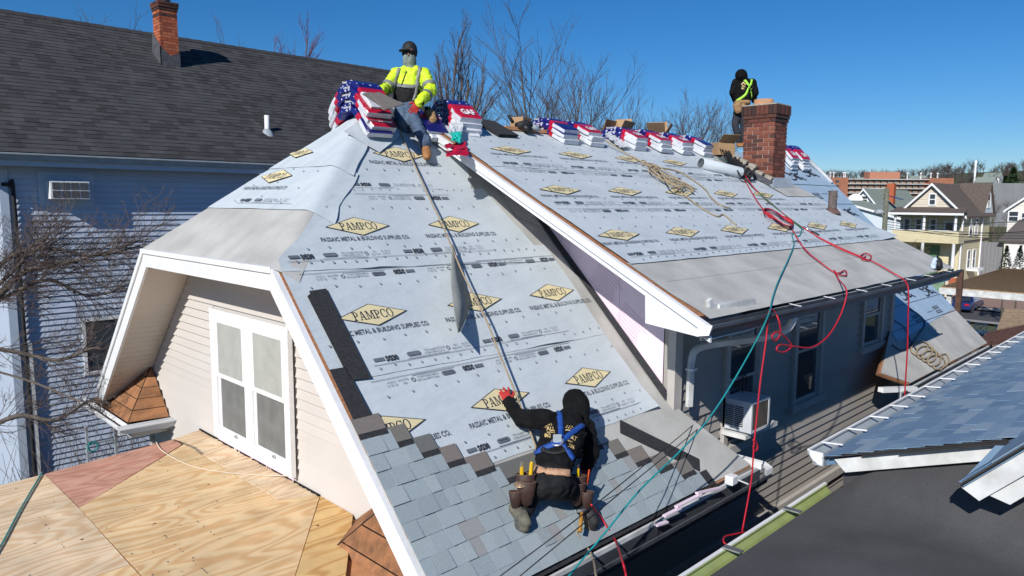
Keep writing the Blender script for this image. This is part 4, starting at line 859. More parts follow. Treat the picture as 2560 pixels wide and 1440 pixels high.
fa = MB(); fa.prism([rp_(3.745, -4.74, -.035), rp_(3.745, -6.08, -.035), rp_(3.745, -6.08, -.16), rp_(3.745, -4.80, -.16)], (.03, 0, 0)); fa.build('rake_fascia', MT['white_d'], NB)
for k_, (a, b, h) in enumerate(((-4.72, -6.05, .002), (-5.0, -6.06, -.012), (-5.3, -6.07, -.024))): MB().prism([rp_(3.70-.008*k_, a, h), rp_(3.69-.008*k_, b, h), rp_(3.9, b, h), rp_(3.9, a, h)], (0, 0, -.010)).build('shingle_edge', MT['slate2'], NB)
# black low-slope roof with upstand
BK = lambda x, y: V(x, y, -3.66-.08*(y+4.72))
vs = []; fs = []; nx, ny = 40, 30
for j in range(ny+1):
    for i in range(nx+1):
        x = -6+i*(9.86/nx); y = -4.72-j*(6.5/ny); p = BK(x, y); t_ = max(0, (x-3.35)/.5); top_ = rp_(3.75, max(min(y, -4.74), -9), -.15).z
        p.z += (top_-p.z)*t_*t_*min(1, (-(y+4.72))*3) + noise.noise(V(x*1.3, y*1.3, 0))*.008; vs.append(p)
for j in range(ny):
    for i in range(nx): k_ = j*(nx+1)+i; fs.append((k_, k_+nx+1, k_+nx+2, k_+1))
MB().add(vs, fs, 0, True).build('low_roof', MT['flap'], NB)
MB().box((-6, -4.75, -3.9), (3.9, -4.70, -3.67)).build('roof_edge', MT['flap'], NB)
lg = gutter([V(-6, -4.70, -3.67), V(4.1, -4.70, -3.69)], NB, MT['gut_lime'], w_=.15, h_=.09, side=-1)
MB().bar(V(-6, -4.545, -3.672), V(4.12, -4.545, -3.69), .03, .016).build('gutter_lip', MT['white'], lg)
for x in (-.6, 1.0, 2.15, 3.2): MB().bar(V(x, -4.70, -3.655), V(x, -4.55, -3.66), .06, .012).build('gutter_strap', MT['metal'], lg)
MB().box((-6, -9.8, GR), (15.8, -4.80, -3.95)).build('side_wall', M('shade_wall', (.16, .15, .14), rough=.9), NB)  # wall colour kept dark so less light bounces into the gap
MB().prism([V(3.86, -4.8, -3.9), V(3.86, -9.5, -3.9), V(3.86, -9.5, -1.7), V(3.86, -4.8, -3.4)], (.1, 0, 0)).build('end_wall', MT['flap'], NB)
# small cross gable with white boxed face
xg = 3.22; A = hit((2400, 1207), X(xg)); B = hit((2572, 1104), X(xg)); Vt = hit((2505, 1096), ((0, RS_, 1), -3.28-RS_*4.71)); B2 = B+(V(.9, 0, .15))
up_ = (B-A).cross(V(1, 0, 0)).normalized(); up_ = up_ if up_.z > 0 else -up_
E1 = A+(B-A)*2.2
gb_ = MB().prism([A, E1, E1+V(1.2, 0, 0), Vt+V(.25, -.5, .12), Vt+V(.02, 0, .0)], up_*-.035).build('cross_gable_roof', MT['bluetab'], NB)
for i in range(3): MB().prism([A+V(-.008+.004*i, 0, -.012*i-.004), E1+V(-.008+.004*i, 0, -.012*i-.004), E1+V(.05, 0, -.012*i-.004), A+V(.05, 0, -.012*i-.004)], up_*-.008).build('shingle_edge', MT['slate2'], NB)
n8 = (E1-A).length/ .28
for i in range(int(n8)):
    p = A+(E1-A)*(i/n8); MB().prism([p+up_*.004, p+(E1-A)*(.98/n8)+up_*.004, p+(E1-A)*(.98/n8)+V(.16, 0, .0)+up_*.002, p+V(.16, 0, 0)+up_*.002], up_*.008).build('shingle', MT['bluetab'], gb_)
Fb = -up_*.14
MB().prism([A+V(.03, -.0, -.04), E1+V(.03, 0, -.04), E1+V(.03, 0, -.04)+Fb, A+V(.03, -.05, -.04)+Fb*.75], (.02, 0, 0)).build('cross_gable_fascia', MT['white_d'], NB)
C1 = hit((2436, 1222), X(xg+.06)); C2 = hit((2525, 1262), X(xg+.10)); C3 = hit((2600, 1218), X(xg+.12))
MB().prism([C1, C2, C3, E1+V(.12, 0, -.15)], (.3, 0, .02)).build('cross_gable_box', MT['white_d'], NB)
# ================================================================ shingle bundles laid over the ridge
def wrapper(name, dark, light, scale):
    mt = M(name, dark, tuple(c*.8 for c in dark[:3]), rough=.28, bump=.5, bscale=18, bdist=.012, scale=6, spec=.6)
    n = mt.node_tree.nodes; l = mt.node_tree.links; b = n['Principled BSDF']; tc = n.new('ShaderNodeTexCoord'); mp = n.new('ShaderNodeMapping'); l.new(tc.outputs['Object'], mp.inputs[0])
    vo = n.new('ShaderNodeTexVoronoi'); vo.distance = 'MANHATTAN'; vo.inputs['Scale'].default_value = scale; vo.inputs['Randomness'].default_value = .35; l.new(mp.outputs[0], vo.inputs[0])
    lt = n.new('ShaderNodeMath'); lt.operation = 'LESS_THAN'; lt.inputs[1].default_value = .26; l.new(vo.outputs['Distance'], lt.inputs[0])
    mx = n.new('ShaderNodeMix'); mx.data_type = 'RGBA'; l.new(lt.outputs[0], mx.inputs[0]); l.new(b.inputs['Base Color'].links[0].from_socket, mx.inputs[6]); mx.inputs[7].default_value = light
    l.new(mx.outputs[2], b.inputs['Base Color']); return mt
MT['wr_pat'] = wrapper('wrapper_blue_print', (.012, .014, .16), rgb(190, 192, 212), 11)
MT['wr_blue'] = M('wrapper_blue', (.012, .014, .15), (.009, .01, .10), rough=.28, bump=.5, bscale=18, bdist=.012, spec=.6)
MT['wr_red'] = M('wrapper_red', (.50, .008, .035), (.40, .006, .03), rough=.28, bump=.5, bscale=16, bdist=.012, spec=.6)
MT['wr_white'] = M('wrapper_white', (.66, .68, .72), (.56, .58, .63), rough=.3, bump=.7, bscale=22, bdist=.015, spec=.6)
GAFT = MB(); put_text(GAFT, 'GAF', .16, 0, 0, 0, width=.2, bold=.006); GAFT = GAFT.mesh('printed_text', [MT['white']])
HDT = MB(); put_text(HDT, 'Timberline HD', .036, 0, 0, 0, width=.2, bold=.0008); HDT = HDT.mesh('printed_text', [MT['white']])
def bundle(xc, yc, k, aR, var, label, group, rot=0, slip=0, width=.345, aL=math.atan(m)):
    W2, T, n = width/2, .068, 26; pts = []; tg = []; y = z = 0; ds = 1.0/n; half = []
    def ang(s): f = min(1, max(-1, s/.17)); return (aL*(-f) if f < 0 else -aR*f)
    P = [V(0, 0, 0)]; s = 0; yy = zz = 0
    right = []; left = []
    for i in range(n//2):
        a = ang((i+.5)*ds); yy -= math.cos(a)*ds; zz += math.sin(a)*ds; right.append((yy, zz, a))
    yy = zz = 0
    for i in range(n//2):
        a = ang(-(i+.5)*ds); yy += math.cos(a)*ds; zz -= math.sin(a)*ds; left.append((yy, zz, a))
    path = [(p[0], p[1], -p[2]) for p in left[::-1]] + [(0, 0, 0)] + [(p[0], p[1], p[2]) for p in right]
    mb = MB(); sd = random.random()*60; nsec = 8
    for j, (yy, zz, a) in enumerate(path):
        s = (j-n//2)*ds; tv = V(0, -1, 0); 
        d = Vector((0, path[min(j+1, n)][0]-path[max(j-1, 0)][0], path[min(j+1, n)][1]-path[max(j-1, 0)][1])).normalized(); nn = V(1, 0, 0).cross(d); nn = nn if nn.z > 0 else -nn
        e = 1-.10*max(0, abs(s)-.44)/.06
        for (u, v) in ((-1, .15), (-.93, 0), (.93, 0), (1, .15), (1, .85), (.93, 1), (-.93, 1), (-1, .85)):
            q = V(u*W2*e, yy, zz)+nn*((v-.0)*T*(e if v > .5 else 1)) + V(noise.noise(V(u*2, s*9, sd)), 0, 0)*.014 + nn*noise.noise(V(u*3+5, s*11, sd+v*3))*.009
            mb.v.append(tuple(q))
    for j in range(n):
        s = (j+.5-n/2)*ds; A_ = abs(s)
        for i in range(8):
            i2 = (i+1) % 8; mb.f.append([j*8+i, j*8+i2, (j+1)*8+i2, (j+1)*8+i]); mb.sm.append(False)
            side = i in (7, 0, 2, 3); topf = i in (4, 5, 6)
            if A_ < .20: mi = 1
            elif A_ < .255: mi = 2
            elif topf: mi = {'r': 2, 'b': 3, 'w': 0}[var]
            else: mi = 0
            mb.m.append(mi)
    mb.f.append([0, 1, 2, 3, 4, 5, 6, 7]); mb.m.append(0); mb.sm.append(False); mb.f.append([n*8+i for i in range(8)][::-1]); mb.m.append(0); mb.sm.append(False)
    ob = link('shingle_bundle', mb.mesh('shingle_bundle', [MT['wr_white'], MT['wr_pat'], MT['wr_red'], MT['wr_blue']]), None, None, label, 'shingle bundle', group)
    ob.location = (xc+slip, yc, .0+k*.0705); ob.rotation_euler = (0, 0, rot)
    if var == 'r':
        q = path[n//2+10]; t = link('printed_text', GAFT, ob); t.matrix_local = frame(V(0, q[0], q[1])+V(0, -math.sin(aR), math.cos(aR))*.079, (0, math.cos(aR), math.sin(aR)), (-1, 0, 0)) if False else frame(V(0, q[0], q[1])+V(0, -math.sin(aR), math.cos(aR))*.080, (1, 0, 0), (0, math.cos(aR), math.sin(aR)))
    q = path[n//2+1]; t = link('printed_text', HDT, ob); t.matrix_local = frame(V(-W2-.004, 0, .045), (0, -1, 0), (0, 0, 1))
    return ob
AS, AD = math.atan(m), math.atan(md)
random.seed(4)
pos = {1: ['only'], 2: ['bottom', 'topmost'], 3: ['bottom', 'middle', 'topmost'], 4: ['bottom', 'second from bottom', 'third from bottom', 'topmost'], 5: ['bottom', 'second from bottom', 'middle', 'fourth from bottom', 'topmost']}
colw = {'r': 'red-topped', 'b': 'blue-topped', 'w': 'white'}
def stack(x, n, aR, vs_, desc, y=0, rot=0, jit=.03):
    for k in range(n):
        bundle(x, y+random.uniform(-jit, jit)*.6, k, aR, vs_[k], f'{colw[vs_[k]]} shingle bundle, {pos[n][k]} of {desc}', 'shingle bundles laid over the ridge', rot+random.uniform(-.04, .04), random.uniform(-jit, jit))
stack(1.86, 5, AS, 'brrrw', "the tall stack under the seated worker's hand", 0, .0, .035)
stack(2.66, 2, AS, 'wb', 'the low pair between the two tall near stacks', 0, .05)
stack(3.22, 4, .62, 'wwwr', 'the stack above the white dormer rake', .02, -.12)
stack(5.02, 3, AD, 'wbb', 'the stack beside the small cardboard carton', .04)
stack(5.62, 3, AD, 'wwr', 'the stack next to the carton stack', .03)
stack(6.70, 3, AD, 'wwr', 'the stack in front of the open brown box flaps', .02)
stack(7.36, 3, AD, 'wwr', 'the stack between the two open brown boxes', .02)
stack(8.0, 3, AD, 'wwr', 'the stack in front of the dark brown box flap', .02)
stack(8.72, 3, AD, 'wwb', 'the last stack before the chimney', .04, .06)
stack(12.35, 4, AS, 'wwwr', 'the near pile beyond the chimney', .05, .04)
stack(12.95, 4, AS, 'wwwr', 'the far pile beyond the chimney', .05, -.04)
# ================================================================ loose things on the ridge
def boxobj(name, c, sz, rz, label, cat, mat, flaps=None, tilt=0):
    t = thing(name, c, label, cat); R_ = Matrix.Rotation(rz, 4, 'Z') @ Matrix.Rotation(tilt, 4, 'X'); x, y, z = sz[0]/2, sz[1]/2, sz[2]; e = .006
    b = MB(); b.box((-x, -y, 0), (x, y, e), 0, R_); b.box((-x, -y, e), (-x+e, y, z), 0, R_); b.box((x-e, -y, e), (x, y, z), 0, R_); b.box((-x+e, -y, e), (x-e, -y+e, z), 0, R_); b.box((-x+e, y-e, e), (x-e, y, z), 0, R_)
    if not flaps: b.box((-x, -y, z), (x, y, z+e), 0, R_)
    o = link('carton', b.mesh('carton', mat), t)
    for (sd, a, ln) in (flaps or []):
        f = MB()
        if sd == 'x': f.box((0, -y, 0), (e, y, ln), 0, R_ @ Matrix.Translation((x, 0, z)) @ Matrix.Rotation(a, 4, 'Y'))
        elif sd == '-x': f.box((0, -y, 0), (e, y, ln), 0, R_ @ Matrix.Translation((-x, 0, z)) @ Matrix.Rotation(-a, 4, 'Y'))
        elif sd == 'y': f.box((-x, 0, 0), (x, e, ln), 0, R_ @ Matrix.Translation((0, y, z)) @ Matrix.Rotation(-a, 4, 'X'))
        else: f.box((-x, 0, 0), (x, e, ln), 0, R_ @ Matrix.Translation((0, -y, z)) @ Matrix.Rotation(a, 4, 'X'))
        link('flap', f.mesh('flap', mat), t)
    return t
boxobj('cardboard_box', V(4.55, .08, .0), (.26, .2, .17), .3, 'small closed cardboard carton on the ridge beside the black tool', 'box', MT['card'])
boxobj('cardboard_box', V(7.0, .28, -.05), (.4, .3, .2), .2, 'open cardboard box behind the bundles with its tan flap standing up', 'box', MT['card'], [('x', .3, .26), ('-y', .5, .2), ('y', -.3, .22)])
boxobj('cardboard_box', V(8.15, .25, .0), (.4, .3, .2), .5, 'open cardboard box with a dark upright flap farther along the ridge', 'box', MT['card'], [('x', .15, .24), ('-x', .8, .24), ('-y', .5, .2)])
t = boxobj('cardboard_box', V(9.35, -.28, -.13), (.34, .5, .22), -.5, 'open cardboard carton lying at the standing worker’s feet beside the chimney', 'box', MT['card'], [('-y', .9, .2)])
boxobj('cardboard_box', V(10.2, .18, -.13), (.46, .4, .24), .1, 'flat brown carton under the boots of the standing worker', 'box', MT['card'])
# bare deck board at the ridge
MB().box((4.05, -.13, -.028), (4.9, .05, .018)).build('ridge_board', MT['new_wood'], HOUSE)
# short stack of dark shingles and the black nail gun
t = thing('loose_shingles', V(3.85, -.16, -.08), 'short fan of loose charcoal shingles lying on the ridge beside the red-topped stack', 'shingles')
for i in range(3): MB().prism([dp(3.62+.01*i, .1, .03+.012*i), dp(4.0, .06, .03+.012*i), dp(4.02+.01*i, -.36, .03+.012*i), dp(3.66, -.38, .03+.012*i)], ND*.008).build('shingle', MT['black_sh'], t)
t = thing('nail_gun', V(4.45, -.16, -.05), 'black coil nail gun lying on the ridge by the carton', 'nail gun')
b = MB(); b.tube([V(4.28, -.10, .03), V(4.42, -.14, .06), V(4.5, -.16, .05)], [.05, .065, .05], 10); b.build('body', MT['black'], t)
MB().lathe(V(4.36, -.20, -.03), [(0, 0), (.075, 0), (.08, .03), (.075, .07), (0, .075)], 14, axis=(.2, -.5, .8)).build('nail_canister', MT['cable'], t)
MB().tube([V(4.24, -.08, .07), V(4.20, -.05, .14), V(4.19, -.03, .17)], .022, 8).build('handle', MT['black'], t)
MB().tube([V(4.5, -.16, .04), V(4.57, -.19, .02), V(4.62, -.21, -.01)], [.045, .04, .03], 9).build('nose', MT['gut_grey'], t)
# roll of underlayment leaning at the chimney
a_, b_ = hit((1752, 408), (DO[0], .10)), hit((1850, 432), (DO[0], .11)); ax = (b_-a_).normalized()
t = thing('underlayment_roll', (a_+b_)/2, 'pale rolled underlayment lying across the slope by the chimney', 'roll')
MB().lathe(a_, [(.085, 0), (.092, .004), (.092, (b_-a_).length)], 20, axis=ax).build('roll', MT['membrane'], t)
sp_ = MB(); e1 = ax.orthogonal().normalized(); e2 = ax.cross(e1)
pts = [a_-ax*.004+(e1*math.cos(q*.5)+e2*math.sin(q*.5))*(.012+.0013*q) for q in range(55)]; sp_.tube(pts, .0035, 4, caps=False); sp_.build('spiral_end', MT['ink_soft'], t)
# dark pouch and tangle of hoses
pp = hit((1838, 425), DO); t = thing('hose_bag', pp, 'black bag with a tangle of hoses and straps beside the chimney', 'bag')
mb = MB()
for i in range(9):
    q = hit((1815+i*9+random.uniform(-6, 6), 375+i*9), (DO[0], .04+.1*random.random())); q2 = hit((1825+i*6, 420+i*3), (DO[0], .08)); mb.tube(cr([q, (q+q2)/2+V(0, 0, .08), q2], 4), .03, 6)
mb.build('bag', MT['black'], t)
mb = MB()
for i in range(8): mb.tube(cr([hit((1800+random.uniform(-8, 20), 368+random.uniform(-6, 6)), (DO[0], .2)), hit((1818+i*4, 395+i*5), (DO[0], .16)), hit((1830+i*5, 430+i*3), (DO[0], .06))], 5), .008, 5)
mb.build('straps', MT['cable'], t)
# torn wrappers
def crumple(name, px, plane, h, mats, label, amp=.05, mi=None):
    """small crushed plastic wrapper lying on a roof plane"""
    n_ = Vector(plane[0]).normalized(); P = [hit(q, plane) for q in px]; c = sum(P, V(0, 0, 0))/4; t = thing(name, c, label, 'wrapper'); N = 7
    for q, mt in enumerate(mats):
        vs = []; fs = []
        for j in range(N+1):
            for i in range(N+1):
                s_, t2 = i/N, (j/N+q)/len(mats); a = P[0].lerp(P[1], s_).lerp(P[3].lerp(P[2], s_), t2); vs.append(a+n_*(h+amp*abs(noise.noise(a*9+V(q, 0, 7)))+amp*.7*random.random()*.6)+RT*random.uniform(-.012, .012))
        for j in range(N):
            for i in range(N): k_ = j*(N+1)+i; fs.append((k_, k_+N+1, k_+N+2, k_+1))
        MB().add(vs, fs).build('plastic_film', mt, t)
    return t
MT['plastic'] = M('clear_plastic', (.62, .64, .66), (.50, .52, .54), rough=.2, bump=.6, bscale=25, bdist=.01, spec=.7); MT['wr_teal'] = M('wrapper_teal', (.02, .50, .40), (.02, .42, .34), rough=.3)
crumple('torn_wrapper', [(1105, 378), (1158, 374), (1166, 404), (1112, 410)], DO, .06, [MT['wr_red'], MT['wr_red']], 'crumpled red plastic wrapper at the top of the white rake', .05)
crumple('torn_wrapper', [(1115, 330), (1150, 328), (1142, 380), (1122, 378)], DO, .10, [MT['plastic'], MT['wr_teal']], 'crumpled white and teal wrapper standing above the red one', .05)
crumple('torn_wrapper', [(845, 230), (905, 218), (915, 262), (852, 300)], Y(.35), .02, [MT['plastic'], MT['plastic'], MT['wr_blue'], MT['wr_red']], 'torn white and blue plastic hanging behind the tall bundle stack', .06)
crumple('torn_wrapper', [(965, 246), (1003, 240), (1006, 256), (975, 258)], Z(.46), .0, [MT['white']], 'scrap of white plastic on top of the opened bundle', .03)
t = thing('loose_shingles', V(1.9, -.2, .42), 'opened grey shingles spread on top of the tall bundle stack', 'shingles')
for i in range(2):
    q = [hit(p, (ST[0], (.46+.02*i)*1.41)) for p in ((905+i*20, 236), (925+i*22, 232), (1008, 262), (960, 272+i*4))]; MB().prism(q, NS*.012).build('shingle', MT['lap'], t)
crumple('torn_wrapper', [(1508, 345), (1530, 340), (1570, 378), (1545, 380)], DO, .05, [MT['plastic'], MT['plastic']], 'loose clear film hanging off the bundles in mid ridge', .05)
crumple('torn_wrapper', [(1955, 405), (1975, 398), (2060, 470), (2045, 480)], ((0, -m, 1), .10), .02, [MT['plastic'], MT['plastic'], MT['plastic']], 'long twist of film trailing down beyond the chimney', .05) if False else None
t = thing('film_roll', hit((2040, 430), ST), 'slack roll of pale membrane running down the far roof edge', 'roll')
rl = cr([sp(13.3, .0, .08), sp(13.55, -.12, .07), sp(13.72, -.3, .05), sp(13.82, -.55, .035)], 6); MB().tube(rl, [.06-.0015*i for i in range(len(rl))], 9).build('roll', MT['plastic'], t)
# small bag at the far end of the dormer gutter
bp_ = hit((2342, 668), Y(-3.95)); t = thing('tool_bag', bp_, 'small blue and black bag left at the far end of the dormer gutter', 'bag')
BAG = t, bp_
# insulation and scrap in the near gutter
t = thing('foam_scraps', hit((1740, 1235), Y(-3.87)), 'pink foam offcuts and scrap lying in the near gutter', 'foam scraps')
for i, (p, q) in enumerate((((1660, 1285), (1700, 1262)), ((1690, 1262), (1752, 1228)), ((1742, 1228), (1800, 1212)), ((1640, 1308), (1668, 1296)))):
    MB().bar(hit(p, Y(-3.87))-V(0, 0, .02), hit(q, Y(-3.88))-V(0, 0, .03), .035, .015).build('offcut', MT['pink'], t)
w_ = hit((1828, 1206), Y(-3.88)); t = thing('block', w_, 'small white block resting on the near gutter lip', 'block'); bevel(MB().cbox(w_+V(0, 0, .03), (.11, .09, .09)).build('block', MT['white'], t), .01)
# ================================================================ ropes, hoses, cables
def rope(name, pts, r, mat, label, cat, n=6, sm=8, strands=False):
    c = cr(pts, sm); t = MB().tube(c, r, n).build(name, mat, None); tag(t, label, cat); return t
hD = lambda px, py, h=.03: hit((px, py), (DO[0], h*math.sqrt(1+md*md)))
rope('lifeline_rope', [hN((1000, 322), .06), hN((1012, 357), .05), hN((1062, 470), .10), hN((1110, 572), .13), hN((1160, 690), .14), hN((1212, 792), .14), hN((1252, 893), .12), hN((1290, 985), .10), hN((1322, 1070), .07), hN((1345, 1130), .05), hN((1375, 1190), .03), hN((1408, 1265), .02), hN((1443, 1335), .025)]+[hN((1478, 1385), .05), U((1490, 1440), 4.95), U((1492, 1500), 4.85)], .009, MT['rope'], 'tan lifeline rope running down the steep roof past the kneeling worker', 'rope')
random.seed(9)
def tangle(px0, px1, n, wid, r, mat, plane_h=.03):
    pts = []
    for i in range(n):
        f = i/(n-1); k_ = .5-.5*math.cos(f*math.pi*5.0); x = px0[0]+(px1[0]-px0[0])*k_; y = px0[1]+(px1[1]-px0[1])*k_
        pts.append(hD(x+random.uniform(-wid, wid), y+random.uniform(-wid, wid)*.6, plane_h+random.uniform(0, .05)))
    return pts
t = thing('rope_pile', hit((1680, 450), DO), 'tan rope heaped in long loops on the dormer underlayment', 'rope')
MB().tube(cr([hD(1512, 350, .1), hD(1560, 380, .05), hD(1612, 408, .04)]+tangle((1612, 410), (1730, 480), 22, 13, .012, None), 6), .0105, 6).build('rope_loop', MT['rope'], t)
MB().tube(cr(tangle((1625, 415), (1700, 470), 20, 15, .012, None, .05), 6), .0105, 6).build('rope_loop', MT['rope'], t)
MB().tube(cr([hD(1640, 418), hD(1700, 430), hD(1760, 470), hD(1775, 490), hD(1800, 512), hD(1825, 520)], 6), .010, 6).build('rope_loop', MT['rope'], t)
MB().tube(cr([hD(1690, 470), hD(1740, 510), hD(1790, 540), hD(1808, 536), hD(1832, 556), hD(1842, 562)], 6), .010, 6).build('rope_loop', MT['rope'], t)
t = thing('rope_coil', hit((2325, 885), ST), 'tan rope coiled on the low felt beyond the dormer wall', 'rope')
pts = []
for i in range(46):
    a = i*.62; f = i/45; pts.append(hN((2295+f*55+math.cos(a)*(24-6*f), 865+f*45+math.sin(a)*(20-5*f)), .03+.02*random.random()))
MB().tube(cr(pts, 4), .013, 6).build('rope_loop', MT['rope'], t); MB().tube(cr([hN((2345, 890), .03), hN((2365, 885), .03), hN((2372, 905), .03), hN((2352, 925), .03)], 6), .013, 6).build('rope_loop', MT['rope'], t)
# red air hoses
t = thing('red_hose', hit((1945, 545), DO), 'red air hose coiled on the dormer and hanging over the dark gutter', 'hose')
pts = []
for i in range(120):
    a = i*.55; e = 1-.35*((i*37) % 17)/17; pts.append(hD(1946+math.cos(a)*38*e+math.sin(a)*10, 543+math.sin(a)*20*e+math.cos(a)*14, .02+.0006*i))
MB().tube(cr(pts, 2), .0065, 5).build('coil', MT['red'], t)
MB().tube(cr([hD(1838, 400, .12), hD(1862, 450), hD(1885, 490), hD(1905, 520), hD(1925, 545)], 6), .008, 6).build('hose', MT['red'], t)
MB().tube(cr([hD(1862, 438, .1), hD(1895, 480), hD(1960, 535), hD(2030, 583), hD(2090, 614), hD(2160, 645)], 6), .0075, 6).build('hose', MT['red'], t)
YG = -4.13
MB().tube(cr([hD(2040, 590), hD(2100, 622), hD(2165, 648), hD(2185, 655), hD(2225, 678), hit((2262, 702), Y(-4.06)), hit((2271, 730), Y(YG)), hit((2270, 800), Y(YG)), hit((2268, 880), Y(YG)), hit((2262, 985), Y(YG)), hit((2260, 1060), Y(YG))], 6), .0095, 6).build('hose', MT['red'], t)
MB().tube(cr([hD(2150, 640), hD(2163, 633), hD(2178, 640), hD(2172, 650), hD(2155, 648), hD(2165, 640)], 5), .009, 5).build('knot', MT['red'], t)
MB().tube(cr([hD(1975, 565), hD(2010, 620), hD(2050, 655), hD(2090, 682), hD(2112, 676), hD(2116, 688), hD(2095, 686), hD(2085, 676), hD(2098, 700), hit((2113, 718), Y(-4.08)), hit((2116, 740), Y(YG)), hit((2100, 790), Y(YG)), hit((2070, 840), Y(YG)), hit((2030, 868), Y(YG)), hit((1985, 866), Y(YG)), hit((1950, 862), Y(YG)), hit((1942, 876), Y(YG)), hit((1960, 880), Y(YG)), hit((1978, 866), Y(YG)), hit((1970, 850), Y(YG)), hit((1945, 830), Y(YG)), hit((1930, 840), Y(YG)), hit((1938, 852), Y(YG)), hit((1950, 835), Y(YG)), hit((1948, 805), Y(YG)), hit((1935, 778), Y(-4.08)), hit((1922, 782), Y(-4.12)), hit((1915, 850), Y(YG)), hit((1900, 960), Y(YG)), hit((1892, 1040), Y(YG)), hit((1885, 1110), Y(YG)), hit((1878, 1200), Y(YG)), hit((1855, 1330), Y(YG))], 6), .0085, 6).build('hose', MT['red'], t)
MB().tube(cr([hit((1883, 1100), Y(YG)), hit((1892, 1108), Y(YG)), hit((1893, 1122), Y(YG)), hit((1886, 1128), Y(YG)), hit((1883, 1115), Y(YG))], 5), .009, 5).build('knot', MT['red'], t)
MB().tube(cr([hit((1862, 1330), Y(-4.2)), hit((1838, 1335), Y(-4.2)), hit((1812, 1342), Y(-4.2)), hit((1810, 1356), Y(-4.25)), hit((1830, 1370), Y(-4.3))], 6), .0085, 6).build('hose', MT['red'], t)
rope('red_hose', [hN((1478, 1262), .2), hN((1500, 1290), .06), hN((1518, 1318), .04), hN((1540, 1355), .05), U((1555, 1400), 4.95), U((1565, 1440), 4.85), U((1570, 1500), 4.8)], .0085, MT['red'], 'short red hose trailing from the kneeling worker over the near gutter', 'hose')
gA = hit((1922, 785), Y(-4.14)); gB = hit((1418, 1445), Y(-4.02)); dA, dB = (gA-CAM).dot(FW), (gB-CAM).dot(FW)
tl = [(1885, 862, .1), (1820, 975, .25), (1760, 1062, .4), (1690, 1138, .55), (1600, 1225, .72), (1510, 1335, .87), (1455, 1400, .95)]
rope('teal_hose', [hD(2005, 570), hD(1998, 590), hD(1980, 585), hD(1985, 610), hD(1970, 650), hD(1945, 705), hD(1930, 750, .03), gA]+[U((x, y), dA+(dB-dA)*f) for x, y, f in tl]+[gB, U((1395, 1475), dB-.1)], .0078, MT['teal'], 'teal air hose running over the dormer gutter down past the new shingles', 'hose', sm=7)
rope('green_rope', [hD(1760, 392, .1), hD(1810, 400, .1), hD(1850, 430), hD(1905, 490), hD(1960, 535), hD(2005, 568)], .006, MT['green_r'], 'thin green rope running down from the chimney foot', 'rope')
rope('green_rope', [hD(1825, 405, .12), hD(1870, 455), hD(1925, 505), hD(1990, 560), hD(2010, 575)], .006, MT['green_r'], 'second green rope lying just beside the red hose coil', 'rope')
cp_ = hit((2028, 576), DO); t = thing('hose_coupling', cp_, 'brass hose coupling on the dormer below the red coil', 'coupling'); MB().tube([hD(2008, 568), hD(2028, 578)], .02, 8).build('fitting', MT['metal'], t); MB().tube([hD(2028, 578), hD(2048, 588)], .014, 8).build('grip', MT['black'], t)
wA = hit((1858, 935), Y(-3.18)); dA = (wA-CAM).dot(FW)
for k_, (e, m_) in enumerate((((1240, 1448), (1770, 1030)), ((1290, 1448), (1780, 1040)))):
    P1 = U(e, 4.75); Mx = U((1500+k_*22, 1252+k_*4), 5.05)
    rope('service_wire', [wA+V(0, 0, -.03*k_), U(m_, dA-.35), Mx, P1, U((e[0]-90, 1520), 4.6)], .0045, MT['cable'], ['black service wire from the dormer wall over the new shingles, the outer of two', 'black service wire from the dormer wall over the new shingles, nearer the gutter'][k_], 'wire').__setitem__('group', 'service wires')
wc = thing('wire_loop', wA, 'loop of black cable hung on the shaded wall beside the downspout', 'cable'); MB().tube(cr([wA+V(.05*math.cos(a), -.02, .12*math.sin(a)-.12) for a in [i*.5 for i in range(26)]], 2), .006, 5).build('loop', MT['cable'], wc)
rope('black_cable', [hN((2230, 862), .03), hN((2262, 875), .03), hN((2300, 832), .03), hN((2312, 806), .03), hN((2295, 785), .03), hN((2270, 770), .03)], .010, MT['cable'], 'black cable looped on the low blue sheet beyond the dormer', 'cable')
rope('black_cable', [hN((2235, 800), .03), hN((2262, 820), .03), hN((2275, 850), .03), hN((2295, 880), .03)], .008, MT['cable'], 'black cable running down the low felt to the rope coil', 'cable')
zc_ = PZ+.018
rope('cream_cord', [hit((390, 1105), Z(zc_)), hit((410, 1130), Z(zc_)), hit((480, 1165), Z(zc_)), hit((570, 1182), Z(zc_)), hit((660, 1188), Z(zc_)), hit((735, 1190), Z(zc_+.03))], .006, M('cord', (.68, .58, .44), rough=.9), 'thin cream cord lying across the plywood below the window', 'cord')
rope('teal_rope', [hit((-20, 1400), Z(zc_)), hit((10, 1350), Z(zc_)), hit((50, 1275), Z(zc_)), hit((100, 1190), Z(zc_)), hit((104, 1184), Z(zc_))], .008, MT['teal'], 'teal cord running over the edge of the plywood porch roof', 'cord')
rope('service_wire', [U((-10, 928), 6.0), U((90, 958), 6.6), U((200, 1004), 7.4)], .010, M('grey_cable', (.3, .3, .3), rough=.6), 'grey cable running through the bare branches to the white gutter', 'wire')
